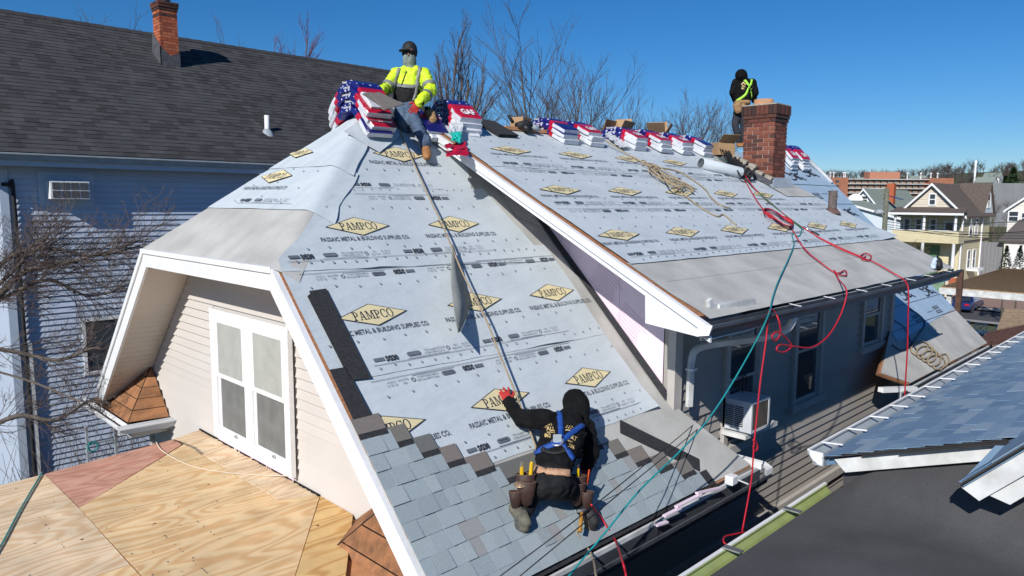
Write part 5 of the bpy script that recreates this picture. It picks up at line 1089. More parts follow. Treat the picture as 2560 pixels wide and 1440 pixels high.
# ================================================================ people
def cap(a, b, ra, rb=None, side=None):
    return (Vector(a), Vector(b), ra if isinstance(ra, tuple) else (ra, ra), (rb if isinstance(rb, tuple) else (rb, rb)) if rb is not None else (ra if isinstance(ra, tuple) else (ra, ra)), side)
def grow(name, prims, voxel, mat, parent, smooth=5, fold=0, fscale=14, shrink=0):
    """one continuous skin over tapered limbs"""
    mb = MB()
    for (a, b, ra, rb, side) in prims:
        d = b-a; L = d.length; d = d.normalized() if L > 1e-6 else V(0, 0, 1); e1 = Vector(side) if side else d.orthogonal(); e1 = (e1-d*e1.dot(d)).normalized(); e2 = d.cross(e1); n = 14; rings = []
        ra = (ra[0]-shrink, ra[1]-shrink); rb = (rb[0]-shrink, rb[1]-shrink)
        for k in range(5): t = -math.pi/2+math.pi/2*k/4.0; rings.append((a+d*(math.sin(t)*min(ra)), max(math.cos(t), .02), ra))
        for k in range(1, 4): f = k/4; rings.append((a.lerp(b, f), 1, (ra[0]+(rb[0]-ra[0])*f, ra[1]+(rb[1]-ra[1])*f)))
        for k in range(5): t = math.pi/2*k/4.0; rings.append((b+d*(math.sin(t)*min(rb)), max(math.cos(t), .02), rb))
        bse = len(mb.v)
        for (c, s, r) in rings:
            for j in range(n): q = 2*math.pi*j/n; mb.v.append(tuple(c+(e1*math.cos(q)*r[0]+e2*math.sin(q)*r[1])*s))
        for i in range(len(rings)-1):
            for j in range(n): mb.f.append([bse+i*n+j, bse+i*n+(j+1) % n, bse+(i+1)*n+(j+1) % n, bse+(i+1)*n+j]); mb.m.append(0); mb.sm.append(True)
        mb.f.append([bse+j for j in range(n)][::-1]); mb.f.append([bse+(len(rings)-1)*n+j for j in range(n)]); mb.m += [0, 0]; mb.sm += [True, True]
    me = mb.mesh('tmp', mat, root_loc(parent)); o = bpy.data.objects.new('tmp', me); col.objects.link(o)
    r = o.modifiers.new('r', 'REMESH'); r.mode = 'VOXEL'; r.voxel_size = voxel; s = o.modifiers.new('s', 'SMOOTH'); s.iterations = smooth; s.factor = .5
    dg = bpy.context.evaluated_depsgraph_get(); out = bpy.data.meshes.new_from_object(o.evaluated_get(dg)); col.objects.unlink(o); bpy.data.objects.remove(o)
    if fold:
        ns = [v.normal.copy() for v in out.vertices]
        for v, nn in zip(out.vertices, ns): p = v.co*fscale; v.co += nn*fold*((1-2*abs(noise.noise(V(p.x*.8, p.y*.8, p.z*1.5))))*.7 + .4*noise.noise(p*2.1) - .2)
    out.name = name; out.polygons.foreach_set('use_smooth', [True]*len(out.polygons)); out.materials.clear(); out.materials.append(mat)
    return link(name, out, parent)
def bvh_of(objs):
    vs = []; fs = []
    for o in objs:
        b = len(vs); l = root_loc(o); vs += [v.co+l for v in o.data.vertices]; fs += [[b+i for i in p.vertices] for p in o.data.polygons]
    return BVHTree.FromPolygons(vs, fs)
def on(bv, q, off=.005):
    h = bv.ray_cast(CAM, ray(q)); return None if h[0] is None else (h[0]+h[1]*off, h[1])
def strap(name, px, w_, bv, mat, parent, off=.006, n=8):
    """webbing that lies on a garment"""
    c = cr([V(x, y, 0) for x, y in px], n); pts = [on(bv, (p.x, p.y), off) for p in c]; pts = [p for p in pts if p]; vs = []
    for i, (p, nn) in enumerate(pts):
        d = (pts[min(i+1, len(pts)-1)][0]-pts[max(i-1, 0)][0]); sd = d.cross(nn).normalized()*w_/2; vs += [p-sd, p+sd]
    mb = MB().add(vs, [(2*i, 2*i+1, 2*i+3, 2*i+2) for i in range(len(pts)-1)], 0, True); o = mb.build(name, mat, parent); s = o.modifiers.new('t', 'SOLIDIFY'); s.thickness = .004; s.offset = 1; return o
def decal(name, mb2, o, u, v, bv, mat, parent, off=.005):
    vs = []
    for q in mb2.v:
        p = on(bv, (o[0]+u[0]*q[0]+v[0]*q[1], o[1]+u[1]*q[0]+v[1]*q[1]), off)
        vs.append(p[0] if p else None)
    if any(x is None for x in vs): 
        g = [x for x in vs if x is not None]
        if not g: return
        vs = [x if x is not None else g[0] for x in vs]
    return MB().add(vs, mb2.f).build(name, mat, parent)
def txt(t, bold=.02):
    mb = MB(); put_text(mb, t, 1.0, 0, 0, 0, bold=bold); return mb
def hand(name, wrist, palm_dir, side_dir, curl, mat, parent, spread=.25, scale=1.0, thumb=1):
    """glove: palm and five separate fingers; side_dir points to the thumb side"""
    w = Vector(wrist); d = Vector(palm_dir).normalized(); s = Vector(side_dir); s = (s-d*s.dot(d)).normalized(); nn = Vector(curl).normalized(); k = scale
    pr = [cap(w-d*.02*k, w+d*.02*k, (.034*k, .026*k), None, s), cap(w+d*.02*k, w+d*.075*k, (.038*k, .02*k), (.045*k, .017*k), s)]
    for i, (ln, off) in enumerate(((.066, .036), (.076, .012), (.07, -.012), (.055, -.034))):
        a = w+d*.088*k+s*off*k; dr = (d+s*off/.036*spread*.6).normalized(); m1 = a+dr*ln*.5*k+nn*.008*k; m2 = m1+(dr*.85+nn*.5).normalized()*ln*.5*k
        pr += [cap(a-dr*.02*k, m1, .0105*k, .0098*k), cap(m1, m2, .0098*k, .0085*k)]
    a = w+d*.03*k+s*.036*k*thumb; td = (d*.55+s*.8*thumb).normalized(); pr += [cap(a, a+td*.035*k, .013*k, .0115*k), cap(a+td*.035*k, a+td*.04*k+(d*.9+s*.35*thumb+nn*.2).normalized()*.03*k, .0115*k, .010*k)]
    return grow(name, pr, .0055*k, mat, parent, 2)
dS = lambda px, py: (hit((px, py), ST)-CAM).dot(FW)
HV = M('hi_vis_yellow', (.62, .80, .03), (.52, .72, .02), rough=.6, scale=7, bump=.3, bscale=12, bdist=.02); REFL = M('reflective_grey', (.22, .23, .22), (.17, .18, .17), rough=.45); HVB = M('jacket_black', (.010, .010, .011), (.016, .016, .018), rough=.8, spec=.2, bump=.3, bscale=14, bdist=.015)
DENIM = M('denim', (.10, .15, .23), (.045, .07, .12), rough=.9, scale=9, detail=6, bump=.2, bscale=60); BOOT = M('tan_boot', (.36, .17, .06), (.27, .12, .04), rough=.7, scale=14, bump=.2, bscale=50); SOLE = M('boot_sole', (.20, .13, .07), rough=.85); GLR = M('red_glove', (.48, .035, .03), (.36, .02, .02), rough=.75, scale=20); GLG = M('glove_grey', (.06, .06, .065), rough=.7)
SKIN = M('skin', (.32, .19, .13), (.27, .155, .105), rough=.55); GAIT = M('neck_gaiter', (.26, .31, .27), (.14, .18, .17), rough=.85, scale=16); HOOD = M('black_cotton', (.0055, .0055, .006), (.010, .010, .011), rough=.95, scale=8, bump=.5, bscale=11, bdist=.03, spec=.15); GOLD = M('gold_print', (.62, .42, .15), (.72, .55, .28), rough=.4, scale=20); TAN = M('leather_tan', (.36, .22, .10), (.26, .15, .07), rough=.7, scale=14)
# ---------------------------------------------------------------- seated worker in the yellow jacket
def seated():
    d0 = 8.85; J = U; side = RT; boot = hit((1068, 399), ST)+NS*.045; db = (boot-CAM).dot(FW)
    t = thing('person', V(2.6, -.05, .12), 'person in yellow high-visibility jacket and black cap seated on the ridge', 'person')
    pel, ch, nk, hd = J((1014, 266), d0), J((1024, 208), d0), J((1026, 174), d0), J((1024, 143), d0-.02)
    sL, sR = J((992, 186), d0), J((1060, 186), d0); eL, eR = J((966, 222), d0-.12), J((1077, 226), d0-.10); wL, wR = J((953, 226), d0-.42), J((1047, 258), d0-.36)
    hpR, hpL = J((1024, 268), d0-.02), J((1004, 268), d0-.02); kR, kL = J((1034, 302), d0-.42), J((1004, 300), d0-.38); aR = U((1065, 358), db+.04); aL = U((1016, 352), db+.25)
    toe = hit((1064, 402), ST)+NS*.05-FW*.05
    allp = [cap(pel, ch, (.14, .11), (.16, .12), side), cap(nk, hd, .055, .06), cap(hd, hd+UP*.05, (.085, .10), (.08, .095), side)]
    for a, b, c in ((sL, eL, wL), (sR, eR, wR)): allp += [cap(a, b, .06, .05), cap(b, c, .048, .035)]
    for a, b, c in ((hpR, kR, aR), (hpL, kL, aL)): allp += [cap(a, b, .08, .06), cap(b, c, .058, .045)]
    grow('body', allp, .018, SKIN, t, 4, shrink=.008)
    jk = grow('jacket', [cap(J((1018, 238), d0), ch, (.165, .125), (.18, .13), side), cap(ch, J((1025, 186), d0), (.18, .12), (.14, .10), side), cap(J((1025, 190), d0), sL, .08, .082), cap(J((1025, 190), d0), sR, .08, .082), cap(sL, eL, (.082, .08), (.07, .068)), cap(eL, wL, .068, .05), cap(sR, eR, (.085, .08), (.076, .07)), cap(eR, wR, .074, .056), cap(J((1010, 170), d0-.03), J((1012, 178), d0-.08), .03, .03), cap(J((1042, 170), d0-.03), J((1038, 182), d0-.08), .032, .03)], .013, HV, t, 3, .017, 14)
    blk = grow('jacket_lower', [cap(J((1015, 262), d0), J((1020, 232), d0-.01), (.168, .135), (.172, .136), side)], .014, HVB, t, 4, .008, 15)
    bv = bvh_of([jk, blk]); bj = bvh_of([jk])
    strap('suspender', [(998, 172), (989, 200), (985, 225)], .04, bv, REFL, t); strap('suspender', [(1050, 170), (1044, 200), (1040, 232), (1034, 252)], .045, bv, REFL, t)
    strap('reflective_band', [(982, 210), (1000, 214), (1030, 217), (1050, 213)], .05, bv, REFL, t); strap('zip', [(1016, 178), (1010, 196), (1004, 214)], .010, bv, HVB, t)
    for a, b, f, r in ((sL, eL, .80, .082), (eL, wL, .35, .074), (sR, eR, .72, .086), (eR, wR, .42, .078)):
        c = a.lerp(b, f); d = (b-a).normalized(); MB().lathe(c-d*.025, [(r-.002, 0), (r, .003), (r-.002, .05)], 18, axis=d).build('reflective_band', REFL, t)
    MB().lathe(wR-(wR-eR).normalized()*.01, [(.058, -.02), (.055, .02)], 14, axis=(wR-eR)).build('cuff', HVB, t)
    grow('trousers', [cap(pel-UP*.03, pel+UP*.03, (.15, .12), None, side), cap(hpR, kR, .095, .075), cap(kR, aR, (.076, .078), .062), cap(hpL, kL, .095, .072), cap(kL, aL, .07, .058), cap(aR-UP*.0, aR+UP*.03, .068, .066)], .014, DENIM, t, 3, .016, 17)
    grow('boot', [cap(aR, aR-UP*.06, .052, .055), cap(aR-UP*.07, toe+UP*.02, (.055, .05), (.05, .042), side), cap(toe+UP*.01, toe-UP*.01-FW*.03, (.05, .04), (.045, .035), side)], .010, BOOT, t, 3)
    lo = MB(); 
    for i in range(6): q = on(bvh_of([t.children[-1]]), (1062+i*.6, 358+i*5), .004); q and lo.tube([q[0]-RT*.022, q[0]-RT*.0+UP*.004, q[0]+RT*.022], .0035, 5)
    lo.v and lo.build('boot_lace', SOLE, t)
    grow('boot', [cap(aL, aL-UP*.06, .05, .05), cap(aL-UP*.06, aL-UP*.08-FW*.12, .045, .04)], .012, BOOT, t, 3)
    hand('glove', wL, J((938, 231), d0-.48)-wL, UP+RT*.3, -UP, GLR, t, .2, 1.0); hand('glove', wR, J((1024, 292), d0-.44)-wR, -RT*.6-FW*.3+UP*.2, -FW*.2-UP*.4-RT*.2, GLR, t, .2, 1.05)
    gt = grow('neck_gaiter', [cap(nk-UP*.01, hd-UP*.045, (.075, .075), (.08, .09), side), cap(hd-UP*.055, hd-UP*.02-FW*.012, (.082, .094), (.08, .09), side)], .010, GAIT, t, 3, .004, 30)
    grow('cap', [cap(hd+UP*.06, hd+UP*.10, (.098, .112), (.092, .105), side)], .010, MT['black'], t, 4)
    br = MB(); fwd = (-FW-RT*.45).normalized(); sdv = fwd.cross(UP).normalized(); c0 = hd+UP*.047
    v1 = [c0+fwd*(.085+.075*math.sin(math.pi*(i/12)))+sdv*(.085*math.cos(math.pi*i/12)) for i in range(13)]; br.prism(v1, UP*.010); br.build('cap_brim', MT['black'], t)
    em = MB(); 
    for r_, a0 in ((.5, 0), (.3, 1)): arc2(em, 0, 0, r_, r_, .1, a0, a0+5.2, 10)
    put_text(em, 'M', .9, 0, 0, 0, bold=.03); decal('cap_emblem', em, (1028, 125), (7.5, 1), (0, -7.5), bvh_of([c for c in t.children if c.name.startswith('cap')]), M('emblem', (.40, .18, .20), rough=.6), t)
    for s_ in (-1, 1): MB().lathe(hd-FW*.093+RT*(.03*s_)+UP*.015, [(0, .006), (.012, .003), (.013, 0)], 8, axis=-FW).build('eye', MT['black'], t)
    MB().tube([hd-FW*.088+UP*.02, hd-FW*.115-UP*.01], [.008, .014], 8).build('nose', SKIN, t)
    return t
seated()
tb_ = U((1078, 296), 8.75); t = thing('tool_pouch', tb_-V(0, 0, .12), "tan leather tool pouch at the seated worker's hip", 'tool pouch')
grow('pouch', [cap(U((1062, 278), 8.8), U((1072, 300), 8.72), (.09, .06), (.07, .05), RT)], .012, MT['black'], t, 3); grow('flap', [cap(U((1074, 282), 8.7), U((1082, 300), 8.68), (.06, .045), (.055, .04), RT)], .012, TAN, t, 3, .01, 20)
bt, bq = BAG; grow('bag', [cap(bq+V(.03, 0, .02), bq+V(.02, 0, .10), (.09, .07), (.05, .05))], .014, MT['black'], bt, 2, .02, 14); grow('rag', [cap(bq+V(-.10, .03, .0), bq+V(-.05, .02, .12), (.05, .04), (.03, .03))], .012, MT['blue_trim'], bt, 2, .02, 18); MB().tube([bq+V(.02, 0, .12), bq+V(-.02, 0, .20), bq+V(-.05, 0, .22)], .01, 6).build('handle', MT['black'], bt)
# ---------------------------------------------------------------- kneeling worker seen from behind
def kneeling():
    J = lambda px, py, h: U((px, py), dS(px, py)-h); side = RT
    t = thing('person', hit((1375, 1260), ST), 'person in black hooded sweatshirt and blue harness kneeling on the steep roof', 'person')
    fL = hit((1292, 1310), ST)+NS*.05; fR = hit((1462, 1306), ST)+NS*.05; kL, kR = J(1336, 1222, .10), J(1442, 1228, .12); hL, hR = J(1358, 1212, .34), J(1404, 1216, .34)
    waist, belly, chest, neck = J(1383, 1178, .40), J(1390, 1135, .42), J(1413, 1075, .42), J(1432, 1045, .40); head = J(1441, 1014, .38)
    sL, sR = J(1368, 1048, .38), J(1464, 1072, .36); eL, eR = J(1302, 1047, .16), J(1478, 1132, .22); wL, wR = J(1270, 1004, .07), J(1468, 1168, .09)
    allp = [cap(waist, belly, (.13, .09), (.14, .1), side), cap(belly, chest, (.14, .1), (.16, .1), side), cap(chest, neck, (.1, .08), .055, side), cap(neck, head, .05, .08)]
    for a, b, c in ((sL, eL, wL), (sR, eR, wR)): allp += [cap(a, b, .05, .042), cap(b, c, .04, .03)]
    for a, b, c in ((hL, kL, fL), (hR, kR, fR)): allp += [cap(a, b, .08, .06), cap(b, c, .055, .045)]
    grow('body', allp, .018, SKIN, t, 4, shrink=.006)
    sw = grow('sweatshirt', [cap(J(1384, 1168, .40), belly, (.145, .11), (.165, .12), side), cap(belly, chest, (.165, .12), (.185, .125), side), cap(chest, J(1424, 1050, .40), (.175, .12), (.12, .10), side), cap(J(1420, 1062, .4), sL, .09, .08), cap(J(1420, 1062, .4), sR, .09, .085), cap(sL, eL, .085, .07), cap(eL, wL, .066, .045), cap(sR, eR, .085, .07), cap(eR, wR, .066, .05)], .012, HOOD, t, 3, .020, 12)
    grow('hood', [cap(J(1446, 1040, .40), head, (.10, .10), (.122, .13), side), cap(head, J(1438, 1004, .39), (.122, .13), (.115, .12), side)], .012, HOOD, t, 4, .007, 12)
    tr = grow('trousers', [cap(J(1382, 1190, .38), J(1380, 1208, .36), (.155, .13), (.15, .13), side), cap(hL, kL, .105, .085), cap(kL, fL.lerp(kL, .25), .08, .06), cap(hR, kR, .105, .085), cap(kR, fR.lerp(kR, .2), .08, .062)], .014, HVB, t, 3, .016, 14)
    up_s = V(0, .7, .7)
    for f, m_, nm in ((fL, M('worn_boot', (.16, .15, .11), (.08, .075, .06), rough=.85, scale=18), 'boot'), (fR, MT['black'], 'boot')):
        grow(nm, [cap(f+up_s*.10+NS*.02, f+up_s*.02+NS*.03, (.052, .05), (.05, .055), side), cap(f+up_s*.02+NS*.02, f-up_s*.06+NS*.01, (.05, .05), (.045, .04), side), cap(f-up_s*.05+NS*.05, f+up_s*.03+NS*.06, (.042, .03), (.045, .035), side)], .010, m_, t, 3)
        sl_ = MB(); cc = f-FW*.055-up_s*.0; c2 = [cc+RT*(.043*math.cos(a))+UP*(.062*math.sin(a)+.0) for a in [k*math.pi/8 for k in range(16)]]; sl_.prism(c2, FW*.02); sl_.build('boot_sole', M('sole_grey', (.12, .12, .11), (.06, .06, .055), rough=.9, scale=40) if f is fL else SOLE, t)
    gl = hand('glove', wL, J(1254, 962, .05)-wL, RT, NS*-.3+V(0, 0, .0), GLR, t, .75, 1.05); hand('glove', wR, J(1462, 1192, .06)-wR, -RT, NS*-.4, GLR, t, .2)
    bv = bvh_of([sw, tr]); BLUEW = M('harness_blue', (.015, .075, .33), (.012, .055, .25), rough=.6, scale=30)
    strap('harness_strap', [(1398, 1030), (1401, 1060), (1402, 1096)], .048, bv, BLUEW, t); strap('harness_strap', [(1458, 1062), (1430, 1082), (1402, 1104), (1362, 1120), (1328, 1140)], .046, bv, BLUEW, t); strap('harness_strap', [(1396, 1100), (1415, 1122), (1432, 1148)], .045, bv, BLUEW, t, .010); strap('harness_strap', [(1355, 1122), (1375, 1132), (1400, 1132), (1418, 1120)], .04, bv, MT['black'], t, .010)
    p, nn = on(bv, (1394, 1108), .015); e1 = nn.orthogonal().normalized(); e2 = nn.cross(e1); MB().tube([p+(e1*math.cos(a)*.038+e2*math.sin(a)*.046) for a in [k*math.pi/8 for k in range(17)]], .008, 7).build('dorsal_ring', MT['metal'], t); bevel(MB().cbox((0, 0, 0), (.07, .07, .012), 0, frame(p-nn*.006+UP*.03, RT, UP)).build('ring_plate', MT['gut_grey'], t), .01)
    strap('belt', [(1332, 1166), (1350, 1176), (1383, 1181), (1423, 1183)], .055, bv, M('belt_leather', (.50, .30, .19), (.42, .24, .14), rough=.7, scale=60), t, .012)
    for tx, o, s_, a in (('ALL', (1377, 1073), 15, .05), ('ROOFING', (1378, 1082), 5.5, .05), ('862', (1370, 1090), 13, .1), ('786', (1428, 1117), 13, .42), ('MENTS', (1424, 1104), 5.5, .42), ('AT', (1434, 1096), 15, .42)):
        decal('sweatshirt_print', txt(tx), o, (s_*.8*math.cos(a), s_*.8*math.sin(a)), (s_*math.sin(a)*.6, -s_*math.cos(a)), bv, GOLD, t)
    ic = MB()
    for x in (0, .5, 1.0): ic.add([V(x, 0, 0), V(x+.45, .6, 0), V(x+.9, 0, 0), V(x+.72, 0, 0), V(x+.45, .4, 0), V(x+.2, 0, 0)], [(0, 1, 4, 5), (1, 2, 3, 4)])
    ic.add([V(.1, -.5, 0), V(1.8, -.35, 0), V(1.8, -.2, 0), V(.1, -.3, 0)], [(0, 1, 2, 3)]); decal('sweatshirt_print', ic, (1413, 1070), (11, 2), (2, -13), bv, GOLD, t); decal('sweatshirt_print', ic, (1362, 1068), (10, -3), (1, -7), bv, GOLD, t)
    return t, waist
kn, waist = kneeling()
LEA = M('pouch_leather', (.055, .028, .022), (.038, .02, .016), rough=.6, scale=20, bump=.3, bscale=60); YEL = M('yellow_tool', (.72, .45, .01), (.6, .36, .01), rough=.5)
def pouch(c, sd, label, tools):
    t = thing('tool_pouch', c-V(0, 0, .25), label, 'tool pouch')
    def pocket(o, w_, dp_, h): 
        mb = MB(); n = 16
        ring = lambda z, k: [o+RT*(w_*k*math.cos(a))-FW*(dp_*k*math.sin(a))+V(0, 0, z) for a in [2*math.pi*i/n for i in range(n)]]
        rs_ = [ring(-h, .12), ring(-h*.9, .55), ring(-h*.5, .85), ring(0, 1.05), ring(.004, .93), ring(-h*.4, .75)]; vs = sum(rs_, [])
        mb.add(vs, [[i*n+j, i*n+(j+1) % n, (i+1)*n+(j+1) % n, (i+1)*n+j] for i in range(5) for j in range(n)], 0, True); o_ = mb.build('pocket', LEA, t); r_ = ring(.002, 1.0); MB().tube(r_+[r_[0]], .0045, 5, caps=False).build('stitched_rim', M('stitch', (.13, .08, .06), rough=.7) if 'stitch' not in bpy.data.materials else bpy.data.materials['stitch'], t)
    pocket(c, .075, .045, .23); pocket(c-FW*.055-V(0, 0, .05)+RT*(-.01*sd), .07, .04, .19); pocket(c-FW*.06-V(0, 0, .12)+RT*(.075*sd), .052, .035, .15)
    for i, (dx, kind) in enumerate(tools):
        o = c+RT*dx+V(0, 0, -.05)
        if kind == 'y': grow('tool_handle', [cap(o, o+V(0, 0, .14)+RT*.01, .017, .015)], .007, YEL, t, 2)
        elif kind == 'k': grow('knife', [cap(o, o+V(0, 0, .11), (.018, .012), (.016, .01), RT)], .006, YEL, t, 2); MB().cbox(o+V(0, 0, .13), (.022, .012, .04)).build('knife_head', MT['metal'], t)
        elif kind == 'p': MB().tube([o-V(0, 0, .02), o+V(.02, 0, .10)], .006, 6).build('pencil', M('pencil', (.65, .08, .01), rough=.5), t)
        elif kind == 'n': MB().lathe(o-FW*.055-V(0, 0, .01), [(0, .02), (.04, .012), (.055, -.01)], 10).build('nails', M('nails', (.50, .36, .22), (.3, .2, .12), rough=.4, metal=.6, scale=60), t)
    return t
dpx = lambda x, y, h: U((x, y), dS(x, y)-h)
pouch(dpx(1314, 1186, .38), -1, "brown leather tool pouch with yellow handles at the kneeling worker's side", [(-.03, 'k'), (.035, 'y'), (-.04, 'n')])
pouch(dpx(1444, 1190, .36), 1, "brown leather tool pouch with red pencil at the kneeling worker's hip", [(.0, 'k'), (.08, 'p')])
hm = thing('hammer', dpx(1450, 1335, .05), "hammer with orange handle hanging below the kneeling worker's pouch", 'hammer'); MB().tube([dpx(1455, 1280, .22), dpx(1452, 1305, .20), dpx(1449, 1330, .17)], [.013, .016, .018], 8).build('handle', M('hammer_handle', (.45, .22, .03), rough=.5), hm); MB().tube([dpx(1445, 1278, .22), dpx(1468, 1274, .22)], .012, 8).build('head', MT['metal'], hm)
# ---------------------------------------------------------------- standing worker by the chimney
def standing():
    d0 = 14.55; J = lambda x, y, h=0: U((x, y), d0-h); side = RT
    t = thing('person', V(10.2, .18, .12), 'person in black hoodie with lime harness standing beside the brick chimney', 'person')
    pel, wa, ch, nk, hd = J(1853, 264), J(1858, 248), J(1860, 215, .02), J(1856, 199, .04), J(1852, 190, .08)
    sL, sR = J(1840, 206), J(1881, 207); eL, eR = J(1832, 232), J(1888, 233); wL, wR = J(1838, 252, -.12), J(1884, 252, -.12)
    kL, kR = J(1838, 313, .05), J(1858, 310); aL, aR = J(1847, 356), J(1857, 356, -.03)
    allp = [cap(pel, wa, (.13, .1), (.13, .1), side), cap(wa, ch, (.13, .1), (.15, .1), side), cap(ch, nk, .08, .05), cap(nk, hd, .05, .08)] + [cap(sL, eL, .05, .04), cap(eL, wL, .04, .03), cap(sR, eR, .05, .04), cap(eR, wR, .04, .03), cap(J(1848, 268), kL, .075, .055), cap(kL, aL, .055, .04), cap(J(1858, 268), kR, .075, .055), cap(kR, aR, .055, .04)]
    grow('body', allp, .02, SKIN, t, 4, shrink=.006)
    sw = grow('sweatshirt', [cap(J(1857, 252), ch, (.155, .12), (.175, .12), side), cap(ch, J(1856, 201, .03), (.17, .11), (.12, .09), side), cap(J(1860, 208), sL, .08, .08), cap(J(1860, 208), sR, .08, .08), cap(sL, eL, .08, .07), cap(eL, wL, .066, .05), cap(sR, eR, .08, .07), cap(eR, wR, .066, .05)], .016, HOOD, t, 4, .012, 12)
    grow('hood', [cap(J(1856, 200, .02), J(1853, 188, .08), (.11, .11), (.12, .125), side)], .015, HOOD, t, 4, .006, 12)
    grow('trousers', [cap(pel, J(1853, 272), (.14, .115), (.135, .115), side), cap(J(1846, 270), kL, .09, .07), cap(kL, aL, .068, .052), cap(J(1859, 270), kR, .09, .07), cap(kR, aR, .068, .052)], .016, M('dark_jeans', (.03, .033, .042), (.02, .022, .028), rough=.9), t, 4, .01, 14)
    for a in (aL, aR): grow('boot', [cap(a, a-V(0, 0, .05), .05, .05), cap(a-V(0, 0, .06), a-V(0, 0, .07)-FW*.05+RT*.05, (.045, .04), (.045, .035))], .013, BOOT, t, 3)
    bv = bvh_of([sw]); LIME = M('harness_lime', (.42, .85, .08), (.36, .75, .06), rough=.6)
    strap('harness_strap', [(1857, 196), (1866, 206), (1873, 216)], .045, bv, LIME, t, .01); strap('harness_strap', [(1879, 200), (1876, 212), (1870, 222), (1864, 236), (1852, 246), (1842, 252)], .045, bv, LIME, t, .012); strap('harness_strap', [(1876, 222), (1878, 236), (1879, 248)], .045, bv, LIME, t, .01)
    q = on(bv, (1875, 219), .02); q and MB().tube([q[0]+(RT*math.cos(a)+UP*math.sin(a))*.04 for a in [k*math.pi/6 for k in range(13)]], .009, 6).build('dorsal_ring', MT['black'], t)
    ic = MB(); ic.add([V(0, 0, 0), V(.5, .6, 0), V(1, 0, 0), V(.8, 0, 0), V(.5, .35, 0), V(.2, 0, 0)], [(0, 1, 4, 5), (1, 2, 3, 4)]); ic.add([V(.7, 0, 0), V(1.2, .6, 0), V(1.7, 0, 0), V(1.5, 0, 0), V(1.2, .35, 0), V(.9, 0, 0)], [(0, 1, 4, 5), (1, 2, 3, 4)])
    decal('sweatshirt_print', ic, (1852, 211), (13, 1), (0, -11), bv, GOLD, t); decal('sweatshirt_print', txt('ALL'), (1859, 215), (5.5, .3), (0, -8), bv, GOLD, t); decal('sweatshirt_print', txt('862'), (1857, 221), (5, .3), (0, -7), bv, GOLD, t)
    return t
standing()
p_ = U((1848, 268), 14.4); t = thing('tool_pouch', p_-V(0, 0, .2), "tan tool belt with pouches round the standing worker's hips", 'tool pouch')
grow('belt', [cap(U((1842, 258), 14.5), U((1868, 258), 14.5), (.06, .13), None, UP)], .016, TAN, t, 3); grow('pocket', [cap(U((1843, 264), 14.38), U((1846, 278), 14.38), (.09, .06), (.07, .05), RT)], .014, TAN, t, 3, .008, 16); grow('pocket', [cap(U((1858, 264), 14.4), U((1858, 276), 14.4), (.06, .05), (.05, .04), RT)], .014, TAN, t, 3)
# ================================================================ ground
def gz(x, y):
    r = math.hypot(x, y); z = GR
    t = min(1, max(0, (x-22)/45)); z -= 3.0*t*t*(3-2*t)
    t = min(1, max(0, (r-480)/520)); z += 44*t*t*(3-2*t)*(1+.25*noise.noise(V(x*.004, y*.004, 2))) if t else 0
    return z
ax_ = [math.copysign(abs(t)**2.6*1500, t) for t in [(i-60)/60 for i in range(121)]]
vs = [V(x+8, y+4, gz(x+8, y+4)) for y in ax_ for x in ax_]; fs = [(j*121+i, j*121+i+1, (j+1)*121+i+1, (j+1)*121+i) for j in range(120) for i in range(120)]
MB().add(vs, fs, 0, True).build('ground', MT['grass'], None, kind='structure')
def patch(name, poly, mat, dz=.03, kind='structure'):
    """sheet draped on the ground"""
    x0, x1 = min(p[0] for p in poly), max(p[0] for p in poly); y0, y1 = min(p[1] for p in poly), max(p[1] for p in poly); n = 24; vs = []; fs = []
    for j in range(n+1):
        for i in range(n+1): x = x0+(x1-x0)*i/n; y = y0+(y1-y0)*j/n; vs.append(V(x, y, gz(x, y)+dz))
    for j in range(n):
        for i in range(n): k = j*(n+1)+i; fs.append((k, k+1, k+n+2, k+n+1))
    return MB().add(vs, fs, 0, True).build(name, mat, None, kind=kind)
patch('street', [(60, -70), (68, 110)], MT['asphalt'], .12); patch('pavement', [(68.05, -70), (70, 110)], MT['walk'], .22); patch('pavement', [(58, -70), (59.95, 110)], MT['walk'], .22)
patch('driveway', [(70.05, 3.0), (100, 11.2)], MT['paver'], .26)
patch('path', [(0, -4.6), (20, -3.2)], MT['walk'], .04); patch('path', [(0, 3.4), (14, 7.8)], M('dirt', (.07, .055, .04), (.11, .085, .06), rough=1, scale=3, fine=.3, bscale=25), .04)
# ================================================================ bare trees
def limb(mb_t, mb_c, p, d, L, r, lev, maxlev, rr, ang, ratio, kids, up, wig=.16):
    n = 5 if lev < 2 else 3; pts = [p]; dd = d.copy(); q = p.copy()
    for i in range(n):
        dd = (dd+V(rr.uniform(-wig, wig), rr.uniform(-wig, wig), rr.uniform(-wig, wig)+up)).normalized(); q = q+dd*(L/n); pts.append(q.copy())
    r1 = r*(.55 if lev < maxlev else .3); rs_ = [r+(r1-r)*i/n for i in range(n+1)]
    (mb_t if lev <= 1 else mb_c).tube(pts, rs_, 7 if lev == 0 else (5 if lev == 1 else 3), caps=False)
    if lev >= maxlev: return
    k = kids[min(lev, len(kids)-1)]
    for i in range(k):
        f = (.35+.65*(i+rr.random())/k) if lev else (.3+.7*(i+rr.random())/k); j = min(int(f*n), n-1); b = pts[j].lerp(pts[j+1], f*n-j); ax = (pts[j+1]-pts[j]).normalized()
        o = ax.orthogonal().normalized(); o.rotate(Matrix.Rotation(rr.uniform(0, 6.283), 3, ax)); a = ang*rr.uniform(.65, 1.25)
        nd = (ax*math.cos(a)+o*math.sin(a)).normalized(); limb(mb_t, mb_c, b, nd, L*ratio*rr.uniform(.75, 1.2)*(1.1-.45*f), max(r*(1-.45*f)*.55, .0055 if L > .9 else .003), lev+1, maxlev, rr, ang, ratio, kids, up, wig)
